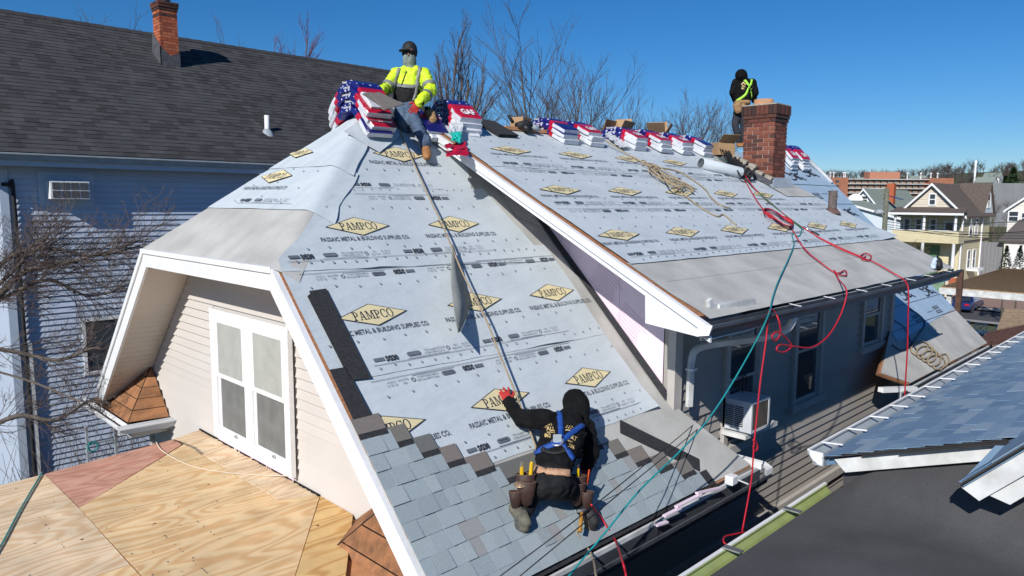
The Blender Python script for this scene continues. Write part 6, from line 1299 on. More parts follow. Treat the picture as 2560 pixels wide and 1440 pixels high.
def tree(base, h, label, seed, maxlev=4, ang=.6, ratio=.55, kids=(9, 6, 5, 4), up=.08, r=None, lean=(0, 0, 0), twig='twig', stems=1, group=None, first=.45, minr=1):
    rr = random.Random(seed); t = thing('bare_tree', base, label, 'tree', group); a, c = MB(), MB()
    for s in range(stems):
        d = V(lean[0]+(rr.uniform(-.35, .35) if stems > 1 else 0), lean[1]+(rr.uniform(-.35, .35) if stems > 1 else 0), 1).normalized()
        limb(a, c, Vector(base)-V(0, 0, .2), d, h*first*1.35, (r or h*.02), 0, maxlev, rr, ang, ratio, kids, up)
    a.build('trunk', MT['bark'], t); c.build('crown', MT[twig], t); return t
G = lambda q, d: (lambda p: V(p.x, p.y, gz(p.x, p.y)))(U(q, d))
tree(G((1160, 300), 23), 10.3, 'tall oval bare tree standing behind the ridge beside the seated worker', 2, 4, .42, .46, (22, 10, 7, 5), .12, .14, first=.62, twig='twig_grey')
tree(G((1085, 300), 25), 8.8, 'thin bare sapling half hidden behind the seated worker', 8, 4, .45, .45, (10, 7, 5, 4), .12, .07, first=.6, twig='twig_grey')
tree(G((1235, 330), 24), 8.6, 'low fine-twigged bare tree next to the tall oval one', 31, 4, .55, .5, (9, 7, 5, 3), .10, .08, first=.55, twig='twig_grey')
tree(G((1400, 330), 21), 9.9, 'wide forking bare tree behind the middle of the ridge, leaning outward', 4, 4, .5, .6, (8, 6, 6, 5), .07, .10, lean=(-.10, .16, 0), stems=2, first=.55, twig='twig_grey')
tree(G((1490, 330), 20), 9.9, 'dark multi-stemmed bare tree rising behind the bundles', 6, 4, .5, .6, (8, 6, 6, 5), .07, .10, stems=3, first=.55, twig='twig_grey')
tree(G((1665, 350), 24), 9.9, 'spreading bare tree behind the open brown boxes', 12, 4, .58, .6, (9, 7, 6, 5), .08, .10, lean=(-.05, .05, 0), stems=3, first=.52, twig='twig_grey')
tree(G((1775, 370), 25), 8.0, 'short bare tree between the ridge boxes and the chimney', 17, 4, .5, .52, (9, 6, 5, 5), .08, .08, lean=(-.12, .12, 0), first=.5, twig='twig_grey')
tree(V(8.6, 18.6, GR), 11.9, 'red-budding tree showing above the charcoal roof', 22, 4, .45, .42, (16, 9, 7, 5), .12, .13, twig='twig_red', first=.6)
tree(V(4.2, 19.5, GR), 11.3, 'thin bare treetop showing behind the brick chimney of the blue house', 23, 4, .5, .5, (8, 6, 4, 3), .10, .10, twig='twig_grey', first=.6)
tree(V(12.2, 18.6, GR), 12.4, 'bare treetop past the red-budding tree over the charcoal ridge', 25, 4, .5, .5, (8, 6, 4, 3), .10, .09, twig='twig_grey', first=.6)
# near tree whose limbs reach in from the left
def near_tree():
    rr = random.Random(3); base = V(-2.7, 5.6, GR); t = thing('bare_tree', base, 'near bare tree reaching twiggy limbs across the blue siding', 'tree'); a, c = MB(), MB()
    tp = [base-V(0, 0, .2), base+V(.05, .05, 2.0), base+V(.15, .1, 3.6), U((-60, 780), 9.3)]; a.tube(cr(tp, 5), [.16-.003*i for i in range(16)], 8)
    L = [([(-60, 780), (0, 735), (60, 680), (150, 660), (230, 640), (330, 610)], 9.3, 9.7, .06), ([(-60, 780), (20, 740), (120, 700), (220, 740), (300, 720)], 9.3, 9.9, .04), ([(-80, 860), (40, 880), (150, 900), (240, 870), (320, 900)], 9.3, 9.9, .035), ([(-80, 1100), (40, 1040), (140, 1050), (230, 1000), (300, 1020)], 9.3, 9.9, .04), ([(-60, 760), (20, 690), (70, 640), (130, 600)], 9.3, 9.5, .03), ([(-60, 720), (30, 640), (120, 620), (240, 640), (360, 610)], 9.3, 9.8, .035)]
    for px, d0, d1, r in L:
        P = cr([U(q, d0+(d1-d0)*i/(len(px)-1)) for i, q in enumerate(px)], 5); n = len(P); a.tube(P, [max(r*(1-.8*i/n), .006) for i in range(n)], 6)
        for i in range(2, n):
            for k in range(3):
                ax = (P[i]-P[i-1]).normalized(); o = ax.orthogonal().normalized(); o.rotate(Matrix.Rotation(rr.uniform(0, 6.28), 3, ax)); limb(c, c, P[i], (ax*.8+o*.7).normalized(), rr.uniform(.3, .7), .0055, 2, 4, rr, .65, .62, (6, 6, 5, 4), .02, .22)
    a.build('trunk', MT['bark'], t); c.build('crown', MT['twig'], t)
near_tree()
# brush and a ladder by the blue house
rr = random.Random(14); br = MB()
for i in range(900):
    x = rr.uniform(-4.5, 3.5); y = rr.uniform(3.6, 7.7); h = rr.uniform(.6, 2.2); p = V(x, y, GR); br.tube([p, p+V(rr.uniform(-.3, .3), rr.uniform(-.3, .3), h*.5), p+V(rr.uniform(-.6, .6), rr.uniform(-.6, .6), h)], [.008, .006, .003], 3, caps=False)
br.build('brush', MT['twig'], None, kind='stuff', label='tangled bare brush on the ground before the blue house', cat='brush')
ld = thing('ladder', V(.2, 4.6, GR), 'grey aluminium ladder standing below the white corner gutter', 'ladder'); p0, p1 = hit((215, 1065), Y(4.6)), hit((285, 1040), Y(4.6))
for p in (p0, p1): MB().bar(V(p.x, 4.6, GR), V(p.x, 4.6, p0.z), .03, .06, (0, 1, 0)).build('rail', MT['gut_grey'], ld)
zz = GR+.3
while zz < p0.z: MB().bar(V(p0.x, 4.6, zz), V(p1.x, 4.6, zz), .03, .03).build('rung', MT['gut_grey'], ld); zz += .3
rope('teal_hose', [hit((225, 1105), Y(4.55)), hit((220, 1120), Y(4.55)), hit((232, 1128), Y(4.55)), hit((245, 1118), Y(4.55)), hit((238, 1105), Y(4.55)), hit((225, 1112), Y(4.55))], .012, MT['teal'], 'teal hose looped over the ladder rung by the blue house', 'hose')
# ================================================================ houses across the street
ROOFB = M('brown_roof', (.13, .10, .085), (.09, .07, .06), rough=.95, scale=6, detail=6, fine=.25, bscale=30); YEL_S = M('yellow_siding', (.64, .56, .36), (.58, .51, .32), rough=.65, scale=1, rnd=.03); CREAM = M('cream_siding', (.66, .58, .48), (.6, .53, .44), rough=.65, rnd=.03); WHS = M('white_siding', (.74, .72, .66), (.68, .66, .60), rough=.65, rnd=.02); GRNR = M('sage_roof', (.25, .29, .25), (.20, .235, .20), rough=.95, scale=5, fine=.2, bscale=25); LBS = M('pale_blue_siding', (.60, .68, .72), (.55, .62, .66), rough=.65, rnd=.02)
def gable_house(name, x0, x1, y0, y1, zb, ze, zr, axis, label, wall, roofm, ov=.4, exp=.28, gable_mat=None, rows=True):
    """box with a two-slope roof; axis = ridge direction; clapboards are pieces on the two faces that show"""
    t = thing(name, V((x0+x1)/2, (y0+y1)/2, zb), label, 'house')
    w = MB(); w.box((x0+.03, y0+.03, zb), (x1, y1, ze))
    if axis == 'x': cy = (y0+y1)/2; w.prism([V(x0+.03, y0+.03, ze), V(x0+.03, y1, ze), V(x0+.03, cy, zr-.05)], (x1-x0-.03, 0, 0))
    else: cx = (x0+x1)/2; w.prism([V(x0+.03, y0+.03, ze), V(x1, y0+.03, ze), V(cx, y0+.03, zr-.05)], (0, y1-y0-.03, 0))
    wo_ = w.build('wall', wall, t); z = ze; 
    if rows:
        while z > zb+.9:
            for poly in ([V(x0+.02, y0, z), V(x0+.02, y1, z), V(x0, y1, z-exp+.02), V(x0, y0, z-exp+.02)], [V(x0, y0+.02, z), V(x1, y0+.02, z), V(x1, y0, z-exp+.02), V(x0, y0, z-exp+.02)]): MB().add(poly+[poly[3]+V(.02, .02, 0), poly[2]+V(.02, .02, 0)], [(0, 1, 2, 3), (3, 2, 5, 4)]).build('siding_board', wall, wo_)
            z -= exp
        z = ze
        while z < zr-exp:
            f = (z-ze)/(zr-ze)
            if axis == 'x': hw = (y1-y0)/2*(1-f)-.1; cy = (y0+y1)/2; MB().add([V(x0, cy-hw, z), V(x0, cy+hw, z), V(x0+.02, cy+hw-.2, z+exp-.02), V(x0+.02, cy-hw+.2, z+exp-.02)], [(0, 3, 2, 1)]).build('siding_board', gable_mat or wall, wo_)
            z += exp
    if axis == 'x':
        cy = (y0+y1)/2; k = (zr-ze)/((y1-y0)/2)
        for s in (-1, 1): MB().prism([V(x0-ov, cy, zr+.06), V(x1+ov, cy, zr+.06), V(x1+ov, cy+s*((y1-y0)/2+ov), ze-k*ov+.06), V(x0-ov, cy+s*((y1-y0)/2+ov), ze-k*ov+.06)], (0, 0, -.12)).build('roof', roofm, t)
        for s in (-1, 1): MB().prism([V(x0-ov-.02, cy, zr+.03), V(x0-ov-.02, cy+s*((y1-y0)/2+ov), ze-k*ov+.03), V(x0-ov-.02, cy+s*((y1-y0)/2+ov), ze-k*ov-.22), V(x0-ov-.02, cy, zr-.22)], (.05, 0, 0)).build('rake_board', MT['white'], t)
    else:
        cx = (x0+x1)/2; k = (zr-ze)/((x1-x0)/2)
        for s in (-1, 1): MB().prism([V(cx, y0-ov, zr+.06), V(cx, y1+ov, zr+.06), V(cx+s*((x1-x0)/2+ov), y1+ov, ze-k*ov+.06), V(cx+s*((x1-x0)/2+ov), y0-ov, ze-k*ov+.06)], (0, 0, -.12)).build('roof', roofm, t)
    return t, wo_
def win_x(t, x, y0, y1, z0, z1, fr=.12, trim='white'):
    f = MB(); f.box((x-.06, y0-fr, z0-fr), (x+.02, y0, z1+fr)); f.box((x-.06, y1, z0-fr), (x+.02, y1+fr, z1+fr)); f.box((x-.06, y0, z1), (x+.02, y1, z1+fr)); f.box((x-.06, y0, z0-fr), (x+.02, y1, z0)); f.box((x-.04, y0, (z0+z1)/2-.04), (x+.02, y1, (z0+z1)/2+.04)); o = f.build('window', MT[trim], t); MB().box((x-.02, y0, z0), (x+.0, y1, z1)).build('pane', MT['glass'], o)
def win_y(t, y, x0, x1, z0, z1, fr=.12, trim='white'):
    f = MB(); f.box((x0-fr, y-.06, z0-fr), (x0, y+.02, z1+fr)); f.box((x1, y-.06, z0-fr), (x1+fr, y+.02, z1+fr)); f.box((x0, y-.06, z1), (x1, y+.02, z1+fr)); f.box((x0, y-.06, z0-fr), (x1, y+.02, z0)); f.box((x0, y-.04, (z0+z1)/2-.04), (x1, y+.02, (z0+z1)/2+.04)); o = f.build('window', MT[trim], t); MB().box((x0, y-.02, z0), (x1, y, z1)).build('pane', MT['glass'], o)
# yellow two-family house with stacked porches
FX = 75.0; hx = lambda px, py, x=FX: hit((px, py), X(x))
yl, yr_ = hx(2232, 560).y, hx(2399, 560).y; zpr = hx(2330, 530).z; zap = hx(2331, 457).z; zg = gz(76, 14)+.2; zr1, zr2 = hx(2330, 577).z, hx(2330, 607).z; xb = hit((2478, 600), Y(yr_)).x; xb = min(max(xb, 84), 96)
yh_, yw_ = gable_house('house', FX+1.9, xb, yr_+.25, yl-.1, zg, zpr, zap, 'x', 'yellow sided two-family house with stacked white-columned porches across the street', YEL_S, ROOFB, .45, .24, CREAM)
MB().prism([V(FX-.4, yr_-.35, zpr-.1), V(FX-.4, yl+.35, zpr-.1), V(FX+1.9, yl+.2, zpr+.45), V(FX+1.9, yr_-.2, zpr+.45)], (0, 0, -.14)).build('porch_roof', ROOFB, yh_)
MB().box((FX-.42, yr_-.38, zpr-.28), (FX-.36, yl+.38, zpr-.08)).build('porch_fascia', MT['white'], yh_)
MB().box((FX, yr_, zr2), (FX+1.9, yl, zr2+.2)).build('porch_floor', MT['white_d'], yh_)
for i in range(4): z0 = zr2+(zr1-zr2)*i/4; MB().box((FX-.02+.004*i, yr_, z0), (FX+.06, yl, z0+(zr1-zr2)/4-.012)).build('parapet_board', YEL_S, yh_); MB().box((FX, yr_-.02+.004*i, z0), (FX+1.9, yr_+.06, z0+(zr1-zr2)/4-.012)).build('parapet_board', YEL_S, yh_)
MB().box((FX-.05, yr_-.05, zr1), (FX+.1, yl, zr1+.06)).build('parapet_cap', MT['white'], yh_)
for px in (2236, 2309, 2388): yy = hx(px, 560).y; MB().lathe((FX+.12, yy, zr1), [(.16, 0), (.13, .1), (.12, zpr-zr1-.3), (.17, zpr-zr1-.15)], 12).build('column', MT['white'], yh_)
for px in (2305, 2383): yy = hx(px, 620).y; MB().lathe((FX+.12, yy, zg+1.7), [(.18, 0), (.15, .1), (.14, zr2-zg-1.8), (.18, zr2-zg-1.7)], 12).build('column', MT['white'], yh_)
for px in (2268, 2297, 2333): a = hx(px-6, 560, FX+1.9).y; b = hx(px+6, 560, FX+1.9).y; win_x(yh_, FX+1.88, b, a, zr2+1.1, zpr-.75)
yd0, yd1 = hx(2383, 560, FX+1.9).y, hx(2365, 560, FX+1.9).y; MB().box((FX+1.84, yd0-.12, zr2+.2), (FX+1.9, yd1+.12, zpr-.9)).build('door_frame', MT['white'], yh_); MB().box((FX+1.82, yd0, zr2+.25), (FX+1.85, yd1, zpr-1.0)).build('door', MT['glass'], yh_)
a, b = hx(2338, 500, FX+1.9).y, hx(2325, 500, FX+1.9).y; win_x(yh_, FX+1.88, a, b, hx(2330, 511, FX+1.9).z, hx(2330, 486, FX+1.9).z)
MB().box((FX+.3, yr_+.1, zg), (FX+1.8, yl, zg+1.7)).build('porch_base', CREAM, yh_); MB().box((FX-.05, yr_-.05, zg), (FX+.35, yr_+.5, zg+1.9)).build('porch_pier', MT['brick_o'], yh_)
MB().box((FX+1.75, yr_+2.0, zg+1.7), (FX+1.88, yr_+4.0, zr2-.3)).build('entry_panel', M('green_door', (.10, .19, .11), rough=.6), yh_)
for k in range(4): MB().box((FX-1.4+.35*k, yr_+.8, zg), (FX-1.05+.35*k, yr_+2.6, zg+.42*(k+1))).build('step', M('green_step', (.20, .30, .19), rough=.8), yh_)
ys = yr_+.25
for px in (2433, 2446): x = hit((px, 500), Y(ys)).x; win_y(yh_, ys-.0, x-.5, x+.5, zpr-2.2, zpr-.7); win_y(yh_, ys, x-.5, x+.5, zr2-2.6, zr2-.9)
for px in (2407, 2456): x = hit((px, 560), Y(ys-.1)).x; MB().box((x-.07, ys-.16, zg), (x+.07, ys-.03, zpr-.2)).build('downspout', MT['white'], yh_)
MB().box((FX+2.4, ys-.03, zg), (xb, ys+.02, zg+1.0)).build('foundation', MT['cement'], yh_)
MB().bar(V(FX+1.9, ys-.03, zr2+.1), V(xb, ys-.03, zr2+.1), .08, .16).build('belt_course', ROOFB, yh_)
dx0 = hit((2452, 520), Y(ys)).x; MB().prism([V(dx0, ys-.2, zpr-.1), V(dx0+4.2, ys-.2, zpr-.1), V(dx0+2.1, ys-.2, zap-.05)], (0, 2.2, 0)).build('side_gable', LBS, yh_)
for s in (0, 4.5): MB().prism([V(dx0-.15+s, ys-.4, zpr-.2), V(dx0+2.1, ys-.4, zap+.1), V(dx0+2.1, ys+2.5, zap+.1), V(dx0-.15+s, ys+2.5, zpr-.2)], (0, 0, .1)).build('side_gable_roof', ROOFB, yh_)
win_y(yh_, ys-.21, dx0+1.5, dx0+2.5, zpr+.5, zpr+1.7)
MB().box((hit((2425, 640), Y(ys)).x-1, ys-1.0, zg+2.3), (hit((2425, 640), Y(ys)).x+1.2, ys, zg+2.55)).build('door_canopy', MT['white'], yh_)
# sage-roofed house
sx = 96; a = hit((2205, 520), X(sx)); b = hit((2115, 520), X(sx)); ztop = hit((2158, 472), X(sx)).z; ze_ = hit((2200, 525), X(sx)).z
sh_, sw_ = gable_house('house', sx, sx+16, a.y, b.y, gz(sx, a.y), ze_, ztop, 'x', 'pale blue gabled house with sage green roof and small brick chimney', LBS, GRNR, .5, .35)
a2, b2 = hit((2168, 500), X(sx)).y, hit((2150, 500), X(sx)).y; win_x(sh_, sx-.02, a2, b2, hit((2160, 505), X(sx)).z, hit((2160, 491), X(sx)).z)
cq = hit((2228, 480), X(sx+6)); MB().box((cq.x-.4, cq.y-.45, cq.z-2.5), (cq.x+.4, cq.y+.45, cq.z+1.1)).build('chimney', MT['brick_o'], sh_)
qs = hit((2228, 497), X(sx+3)); MB().prism([qs+V(0, 1, .5), qs+V(0, -1.1, -.1), qs+V(1.2, -1.1, -.1), qs+V(1.2, 1, .5)], (0, 0, .08)).build('solar_panel', M('solar', (.02, .04, .10), rough=.2), sh_)
dq_ = hit((2138, 500), X(sx-1)); ds_ = thing('satellite_dish', dq_-V(0, 0, 1), 'round white satellite dish beside the pale blue gable', 'satellite dish'); MB().lathe(dq_, [(0, .12), (.5, .05), (.85, -.15), (.9, -.2)], 16, axis=(-1, -.3, .3)).build('dish', MT['white'], ds_); MB().tube([dq_-V(0, 0, 1.6), dq_], .06, 6).build('mast', MT['gut_grey'], ds_)
lw = hit((2130, 535), X(90)); lwt, _ = gable_house('house', 88, 96, lw.y-6.5, lw.y+8, gz(90, lw.y), lw.z-.4, lw.z+1.6, 'x', 'low outbuilding with sage roof in front of the pale blue gable', LBS, GRNR, .4, .4, rows=False)
# white house and garage at the right edge
wx = 92; a = hit((2575, 520), X(wx)); b = hit((2518, 560), X(wx)); zt_ = hit((2600, 470), X(wx)).z
wh_, _ = gable_house('house', wx, wx+10, b.y-9, b.y, gz(wx, b.y-4), hit((2520, 520), X(wx)).z, zt_+1.5, 'x', 'white sided house with steep gable beside the garage', WHS, ROOFB, .4, .3)
for px, py in ((2534, 541), (2566, 545)): q = hit((px, py), X(wx)); win_x(wh_, wx-.02, q.y-.4, q.y+.4, q.z-.5, q.z+.5)
gx = 84; q0, q1 = hit((2508, 640), X(gx)), hit((2600, 640), X(gx)); zge = hit((2520, 603), X(gx)).z; gzb = gz(gx, q0.y)+.3
ga_ = thing('garage', V(gx+3, (q0.y+q1.y)/2, gzb), 'grey-roofed garage with wide white roller door', 'garage'); MB().box((gx, q1.y, gzb), (gx+6, q0.y, zge)).build('wall', WHS, ga_)
for i in range(4): h_ = (zge-.5-gzb)/4; MB().box((gx-.04, q1.y+.4, gzb+i*h_), (gx, q0.y-.4, gzb+(i+1)*h_-.03)).build('door_panel', MT['white'], ga_)
cyg = (q0.y+q1.y)/2; MB().prism([V(gx-.4, q0.y+.4, zge), V(gx-.4, q1.y-.4, zge), V(gx+3, cyg-1, zge+2.0), V(gx+3, cyg+1, zge+2.0)], (0, 0, .12)).prism([V(gx-.4, q0.y+.4, zge), V(gx+6.4, q0.y+.4, zge), V(gx+3, cyg+1, zge+2.0)], (0, 0, .11)).build('roof', M('grey_brown_roof', (.12, .105, .10), rough=.95), ga_)
ff = hit((2497, 620), X(gx+.5)); fe = thing('fence', ff-V(0, 0, 1.5), 'grey board gate between the yellow house and the garage', 'fence')
y_ = hit((2506, 620), X(gx+.5)).y; n_ = 9
for i in range(n_): yy = y_+i*.33; MB().box((gx+.5, yy, gzb), (gx+.56, yy+.31, hit((2497, 606), X(gx+.5)).z)).build('board', M('fence_grey', (.22, .22, .23), rough=.8) if i == 0 else bpy.data.materials['fence_grey'], fe)
# ---------------------------------------------------------------- cars
def car(loc, rz, label, paint, group=None):
    t = thing('parked_car', loc, label, 'car', group, rz); L2, W2 = 2.25, .88
    prof = [(-L2, .35), (-L2, .75), (-L2+.1, .88), (-1.35, .96), (-.75, 1.38), (.55, 1.42), (1.25, 1.0), (2.1, .86), (L2, .7), (L2, .35)]
    def ext(pr, w0, w1, zc=.95): 
        vs = []
        for s in (-1, 1):
            for (x, z) in pr: vs.append(V(x, s*(w0 if z < zc else w0-(w0-w1)*min(1, (z-zc)/.4)), z))
        n = len(pr); return MB().add(vs, [list(range(n)), list(range(2*n-1, n-1, -1))]+[(i, n+i, n+(i+1) % n, (i+1) % n) for i in range(n)])
    b = link('body', ext(prof, W2, .66).mesh('body', paint), t); bevel(b, .06, 3)
    g1 = [(-1.2, 1.0), (-.72, 1.34), (.5, 1.375), (1.1, 1.02)]
    for s in (-1, 1): link('side_window', MB().add([V(x, s*(W2-.015-(z-.95)*.5), z) for x, z in g1], [(0, 1, 2, 3)]).mesh('side_window', MT['glass']), t)
    link('windscreen', MB().add([V(1.27, -.7, 1.02), V(1.27, .7, 1.02), V(.6, .6, 1.43), V(.6, -.6, 1.43)], [(0, 1, 2, 3)]).mesh('windscreen', MT['glass']), t); link('rear_window', MB().add([V(-1.38, -.7, 1.0), V(-1.38, .7, 1.0), V(-.8, .6, 1.41), V(-.8, -.6, 1.41)], [(0, 3, 2, 1)]).mesh('rear_window', MT['glass']), t)
    for x in (-1.4, 1.4):
        for s in (-1, 1):
            wv = MB().lathe((x, s*W2, .33), [(.0, .02), (.2, .03), (.33, .02), (.33, -.2), (.2, -.21)], 16, axis=(0, s, 0)); wo2 = link('wheel', wv.mesh('wheel', MT['black']), t); link('rim', MB().lathe((x, s*(W2+.025), .33), [(0, .015), (.2, .01)], 12, axis=(0, s, 0)).mesh('rim', MT['metal']), wo2)
    for s in (-1, 1): link('headlight', MB().cbox((L2-.03, s*.62, .72), (.1, .34, .14)).mesh('headlight', MT['white']), t); link('tail_light', MB().cbox((-L2+.03, s*.62, .78), (.1, .34, .16)).mesh('tail_light', MT['wr_red']), t)
    link('number_plate', MB().cbox((L2+.01, 0, .5), (.02, .4, .14)).mesh('number_plate', MT['white']), t); return t
q = hit((2507, 668), Z(gz(78, 8)+.3)); car(V(q.x, q.y, gz(q.x, q.y)+.3), math.pi+.35, 'dark purple sedan parked in front of the white garage', M('paint_purple', (.03, .012, .045), rough=.2, coat=.8, spec=.6))
cq2 = U((2413, 765), 62); car(V(cq2.x, cq2.y, gz(cq2.x, cq2.y)+.05), 0, 'blue car half hidden behind the open brown-roofed patio', M('paint_blue', (.012, .03, .13), rough=.25, coat=.5))
for px, lb in ((2512, 'clipped conical evergreen beside the purple sedan'), (2546, 'clipped conical evergreen farther from the purple sedan, by the garage')):
    q = hit((px, 682), X(62)); t = thing('conical_shrub', V(q.x, q.y, gz(q.x, q.y)), lb, 'shrub', 'conical evergreens'); c = MB(); rr = random.Random(px); hh = 3.6
    for i in range(1500):
        z = rr.random()**1.4*hh; r = (1-z/hh)*.95*math.sqrt(rr.uniform(.55, 1)); a = rr.uniform(0, 6.28); p = V(q.x+r*math.cos(a), q.y+r*math.sin(a), q.z-1.6+z); d = V(math.cos(a), math.sin(a), .6)*.14; s_ = V(-math.sin(a), math.cos(a), 0)*.05; c.add([p-s_, p+s_, p+d], [(0, 1, 2)])
    c.build('foliage', M('yew', (.025, .06, .02), (.05, .09, .03), rough=.9) if 'yew' not in bpy.data.materials else bpy.data.materials['yew'], t); MB().tube([V(q.x, q.y, gz(q.x, q.y)-.1), V(q.x, q.y, q.z)], .06, 5).build('trunk', MT['bark'], t)
# ---------------------------------------------------------------- open patio with brown roof, small roofs behind the blue eave
BRS = M('brown_shingle', (.40, .28, .17), (.29, .20, .12), rough=.95, scale=2.5, stretch=(1, 4, 1), detail=6, fine=.25, bscale=25); zc = -4.55
A = hit((2352, 722), Z(zc)); B = hit((2580, 760), Z(zc)); pt_ = thing('patio_shelter', V(A.x+4, A.y-5, gz(A.x, A.y)), 'open patio shelter with low brown shingle roof', 'shelter')
y1 = B.y-6; MB().prism([V(A.x, A.y, zc), V(A.x, y1, zc), V(A.x+11, y1, zc+.12), V(A.x+11, A.y, zc+.12)], (0, 0, .1)).build('roof', BRS, pt_); MB().box((A.x-.03, y1, zc-.22), (A.x+.03, A.y+.05, zc+.05)).build('fascia', MT['white_d'], pt_)
k = 0
while k*.32 < 11:
    MB().prism([V(A.x+k*.32, A.y, zc+.1+.12*k*.32/11+.03), V(A.x+k*.32, y1, zc+.1+.12*k*.32/11+.03), V(A.x+k*.32+.33, y1, zc+.1+.12*(k*.32+.33)/11+.004), V(A.x+k*.32+.33, A.y, zc+.1+.12*(k*.32+.33)/11+.004)], (0, 0, .004)).build('shingle_course', BRS, pt_); k += 1
for yy in (A.y-.3, A.y-3.5, A.y-7, y1+1): MB().box((A.x+.1, yy-.09, gz(A.x, yy)-.2), (A.x+.28, yy+.09, zc)).build('post', MT['white_d'], pt_)
MB().box((A.x+10.5, y1, GR-1), (A.x+10.7, A.y-1.6, zc+.05)).build('rear_wall', M('shelter_shade', (.05, .05, .045), rough=.9), pt_)  # dark sheet stands in for the deep shade under the shelter roof
patch('patio', [(A.x-3, y1), (A.x+10, A.y)], M('shaded_paving', (.10, .085, .075), rough=.95), .06)  # floor colour darkened to carry the shade beneath the roof
def chair(p, rz, lb):
    t = thing('patio_chair', p, lb, 'chair', 'patio chairs', rz); wv = MT['white']
    for x in (-.25, .25):
        for y in (-.25, .25): link('leg', MB().box((x-.02, y-.02, 0), (x+.02, y+.02, .45 if x > 0 else .95)).mesh('leg', wv), t)
    link('seat', MB().box((-.28, -.28, .43), (.28, .28, .48)).mesh('seat', wv), t); link('backrest', MB().bar(V(-.27, -.25, .5), V(-.27, .25, .95), .03, .04).bar(V(-.27, -.25, .95), V(-.27, .25, .5), .03, .04).bar(V(-.27, -.28, .95), V(-.27, .28, .95), .03, .05).mesh('backrest', wv), t)
    return t
for (px, py), rz, lb in (((2452, 815), .2, 'white patio chair with crossed back beneath the brown shelter roof'), ((2484, 812), 1.4, 'white patio chair turned sideways under the small brown roof'), ((2425, 800), -.6, 'white patio chair in the deep shade of the shelter')):
    q = hit((px, py), Z(gz(A.x, A.y)+.05)); chair(V(q.x, q.y, gz(q.x, q.y)+.07), rz, lb)
def small_roof(px, z, mat, label, drop, name='shed_roof'):
    P = [hit(q, Z(z)) for q in px]; P = [p+V(0, 0, dz) for p, dz in zip(P, drop)]; c = sum(P, V(0, 0, 0))/len(P); t = thing(name, V(c.x, c.y, GR), label, 'shed roof'); MB().prism(P, (0, 0, -.10)).build('roof', mat, t)
    for i in range(1, 6): a, b = P[0].lerp(P[3], i/6), P[1].lerp(P[2], i/6); MB().bar(a+V(0, 0, .01), b+V(0, 0, .01), .02, .015).build('shingle_course', mat, t)
    b_ = MB(); [b_.bar(V(p.x, p.y, GR-1), p-V(0, 0, .05), .12, .12, (0, 1, 0)) for p in P]; b_.build('posts', MT['bark'], t); return t
small_roof([(2492, 822), (2600, 800), (2600, 775), (2512, 770)], -4.3, BRS, 'small tan shingle roof beside the white patio chairs', (0, 0, 0, 0)); small_roof([(2440, 858), (2620, 830), (2620, 800), (2470, 830)], -4.0, M('maroon_shingle', (.13, .06, .045), (.09, .04, .03), rough=.95, scale=8), 'narrow maroon shingle roof between the felted slope and the blue roof', (0, 0, 0, 0))
pq = U((2395, 765), 21); sp2 = thing('steel_post', V(pq.x, pq.y, GR-.3), 'rusty square steel post standing beyond the felted roof', 'post'); MB().box((pq.x-.07, pq.y-.07, gz(pq.x, pq.y)-.1), (pq.x+.07, pq.y+.07, U((2393, 674), 21).z)).build('post', M('rust', (.12, .06, .04), (.07, .04, .03), rough=.9, scale=8), sp2)
# ---------------------------------------------------------------- utility pole and wires
up = U((2212, 560), 58); ut = thing('utility_pole', V(up.x, up.y, gz(up.x, up.y)), 'wooden utility pole with street light beyond the dormer', 'utility pole'); MB().tube([V(up.x, up.y, gz(up.x, up.y)-.3), V(up.x, up.y, U((2213, 470), 58).z)], [.22, .17], 10).build('pole', M('pole_wood', (.16, .16, .12), (.11, .11, .085), rough=.95, scale=4), ut); lq = U((2198, 529), 58); MB().tube([V(up.x, up.y, lq.z), lq], .05, 6).build('arm', MT['gut_grey'], ut); MB().lathe(lq-V(0, 0, .1), [(0, .3), (.3, .22), (.42, 0), (.2, -.15), (0, -.2)], 10).build('lamp_head', MT['gut_grey'], ut)
for i, (y0, y1_) in enumerate(((553, 583), (560, 590), (566, 596), (572, 575), (548, 548))):
    lb = ['top', 'second', 'third', 'fourth', 'uppermost'][i]; a = U((2213, y0), 58); b = U((2620, y1_), 50); md_ = (a+b)/2-V(0, 0, .35); rope('power_line', [a, md_, b], .028, MT['cable'], f'overhead power line in front of the yellow house, {["second from the top", "third from the top", "fourth from the top", "lowest of the bunch", "topmost of the bunch"][i]}', 'power line', 4, 8)
# ---------------------------------------------------------------- apartment block, warehouse, hill
ad = 430; a = U((2062, 490), ad); b = U((2355, 490), ad); dirv = V(b.x-a.x, b.y-a.y, 0).normalized(); nrm = V(-dirv.y, dirv.x, 0); nrm = nrm if nrm.dot(FW) > 0 else -nrm; z1 = U((2200, 447), ad).z; zb = gz(a.x, a.y)-4; Lb = (b-a).length
AB = thing('apartment_block', V((a.x+b.x)/2, (a.y+b.y)/2, zb), 'long orange brick apartment block with rows of balconies below the hill', 'apartment block'); BRK = M('far_brick', (.36, .15, .09), (.30, .125, .075), rough=.9, scale=.3)
def fb(s0, s1, d0, d1, za, zb_, mat, name): P = [a+dirv*s0+nrm*d0, a+dirv*s1+nrm*d0, a+dirv*s1+nrm*d1, a+dirv*s0+nrm*d1]; return MB().prism([V(p.x, p.y, za) for p in P], (0, 0, zb_-za)).build(name, mat, AB)
fb(0, Lb, 2, 16, zb, z1, BRK, 'wall'); fb(-2, 13, -.5, 14, zb, z1+.6, BRK, 'stair_tower'); fb(Lb-8, Lb+6, -.5, 14, zb, z1+.6, BRK, 'end_tower'); fb(28, 46, 5, 12, z1, z1+4.2, M('far_brick_light', (.48, .22, .14), rough=.9), 'penthouse')
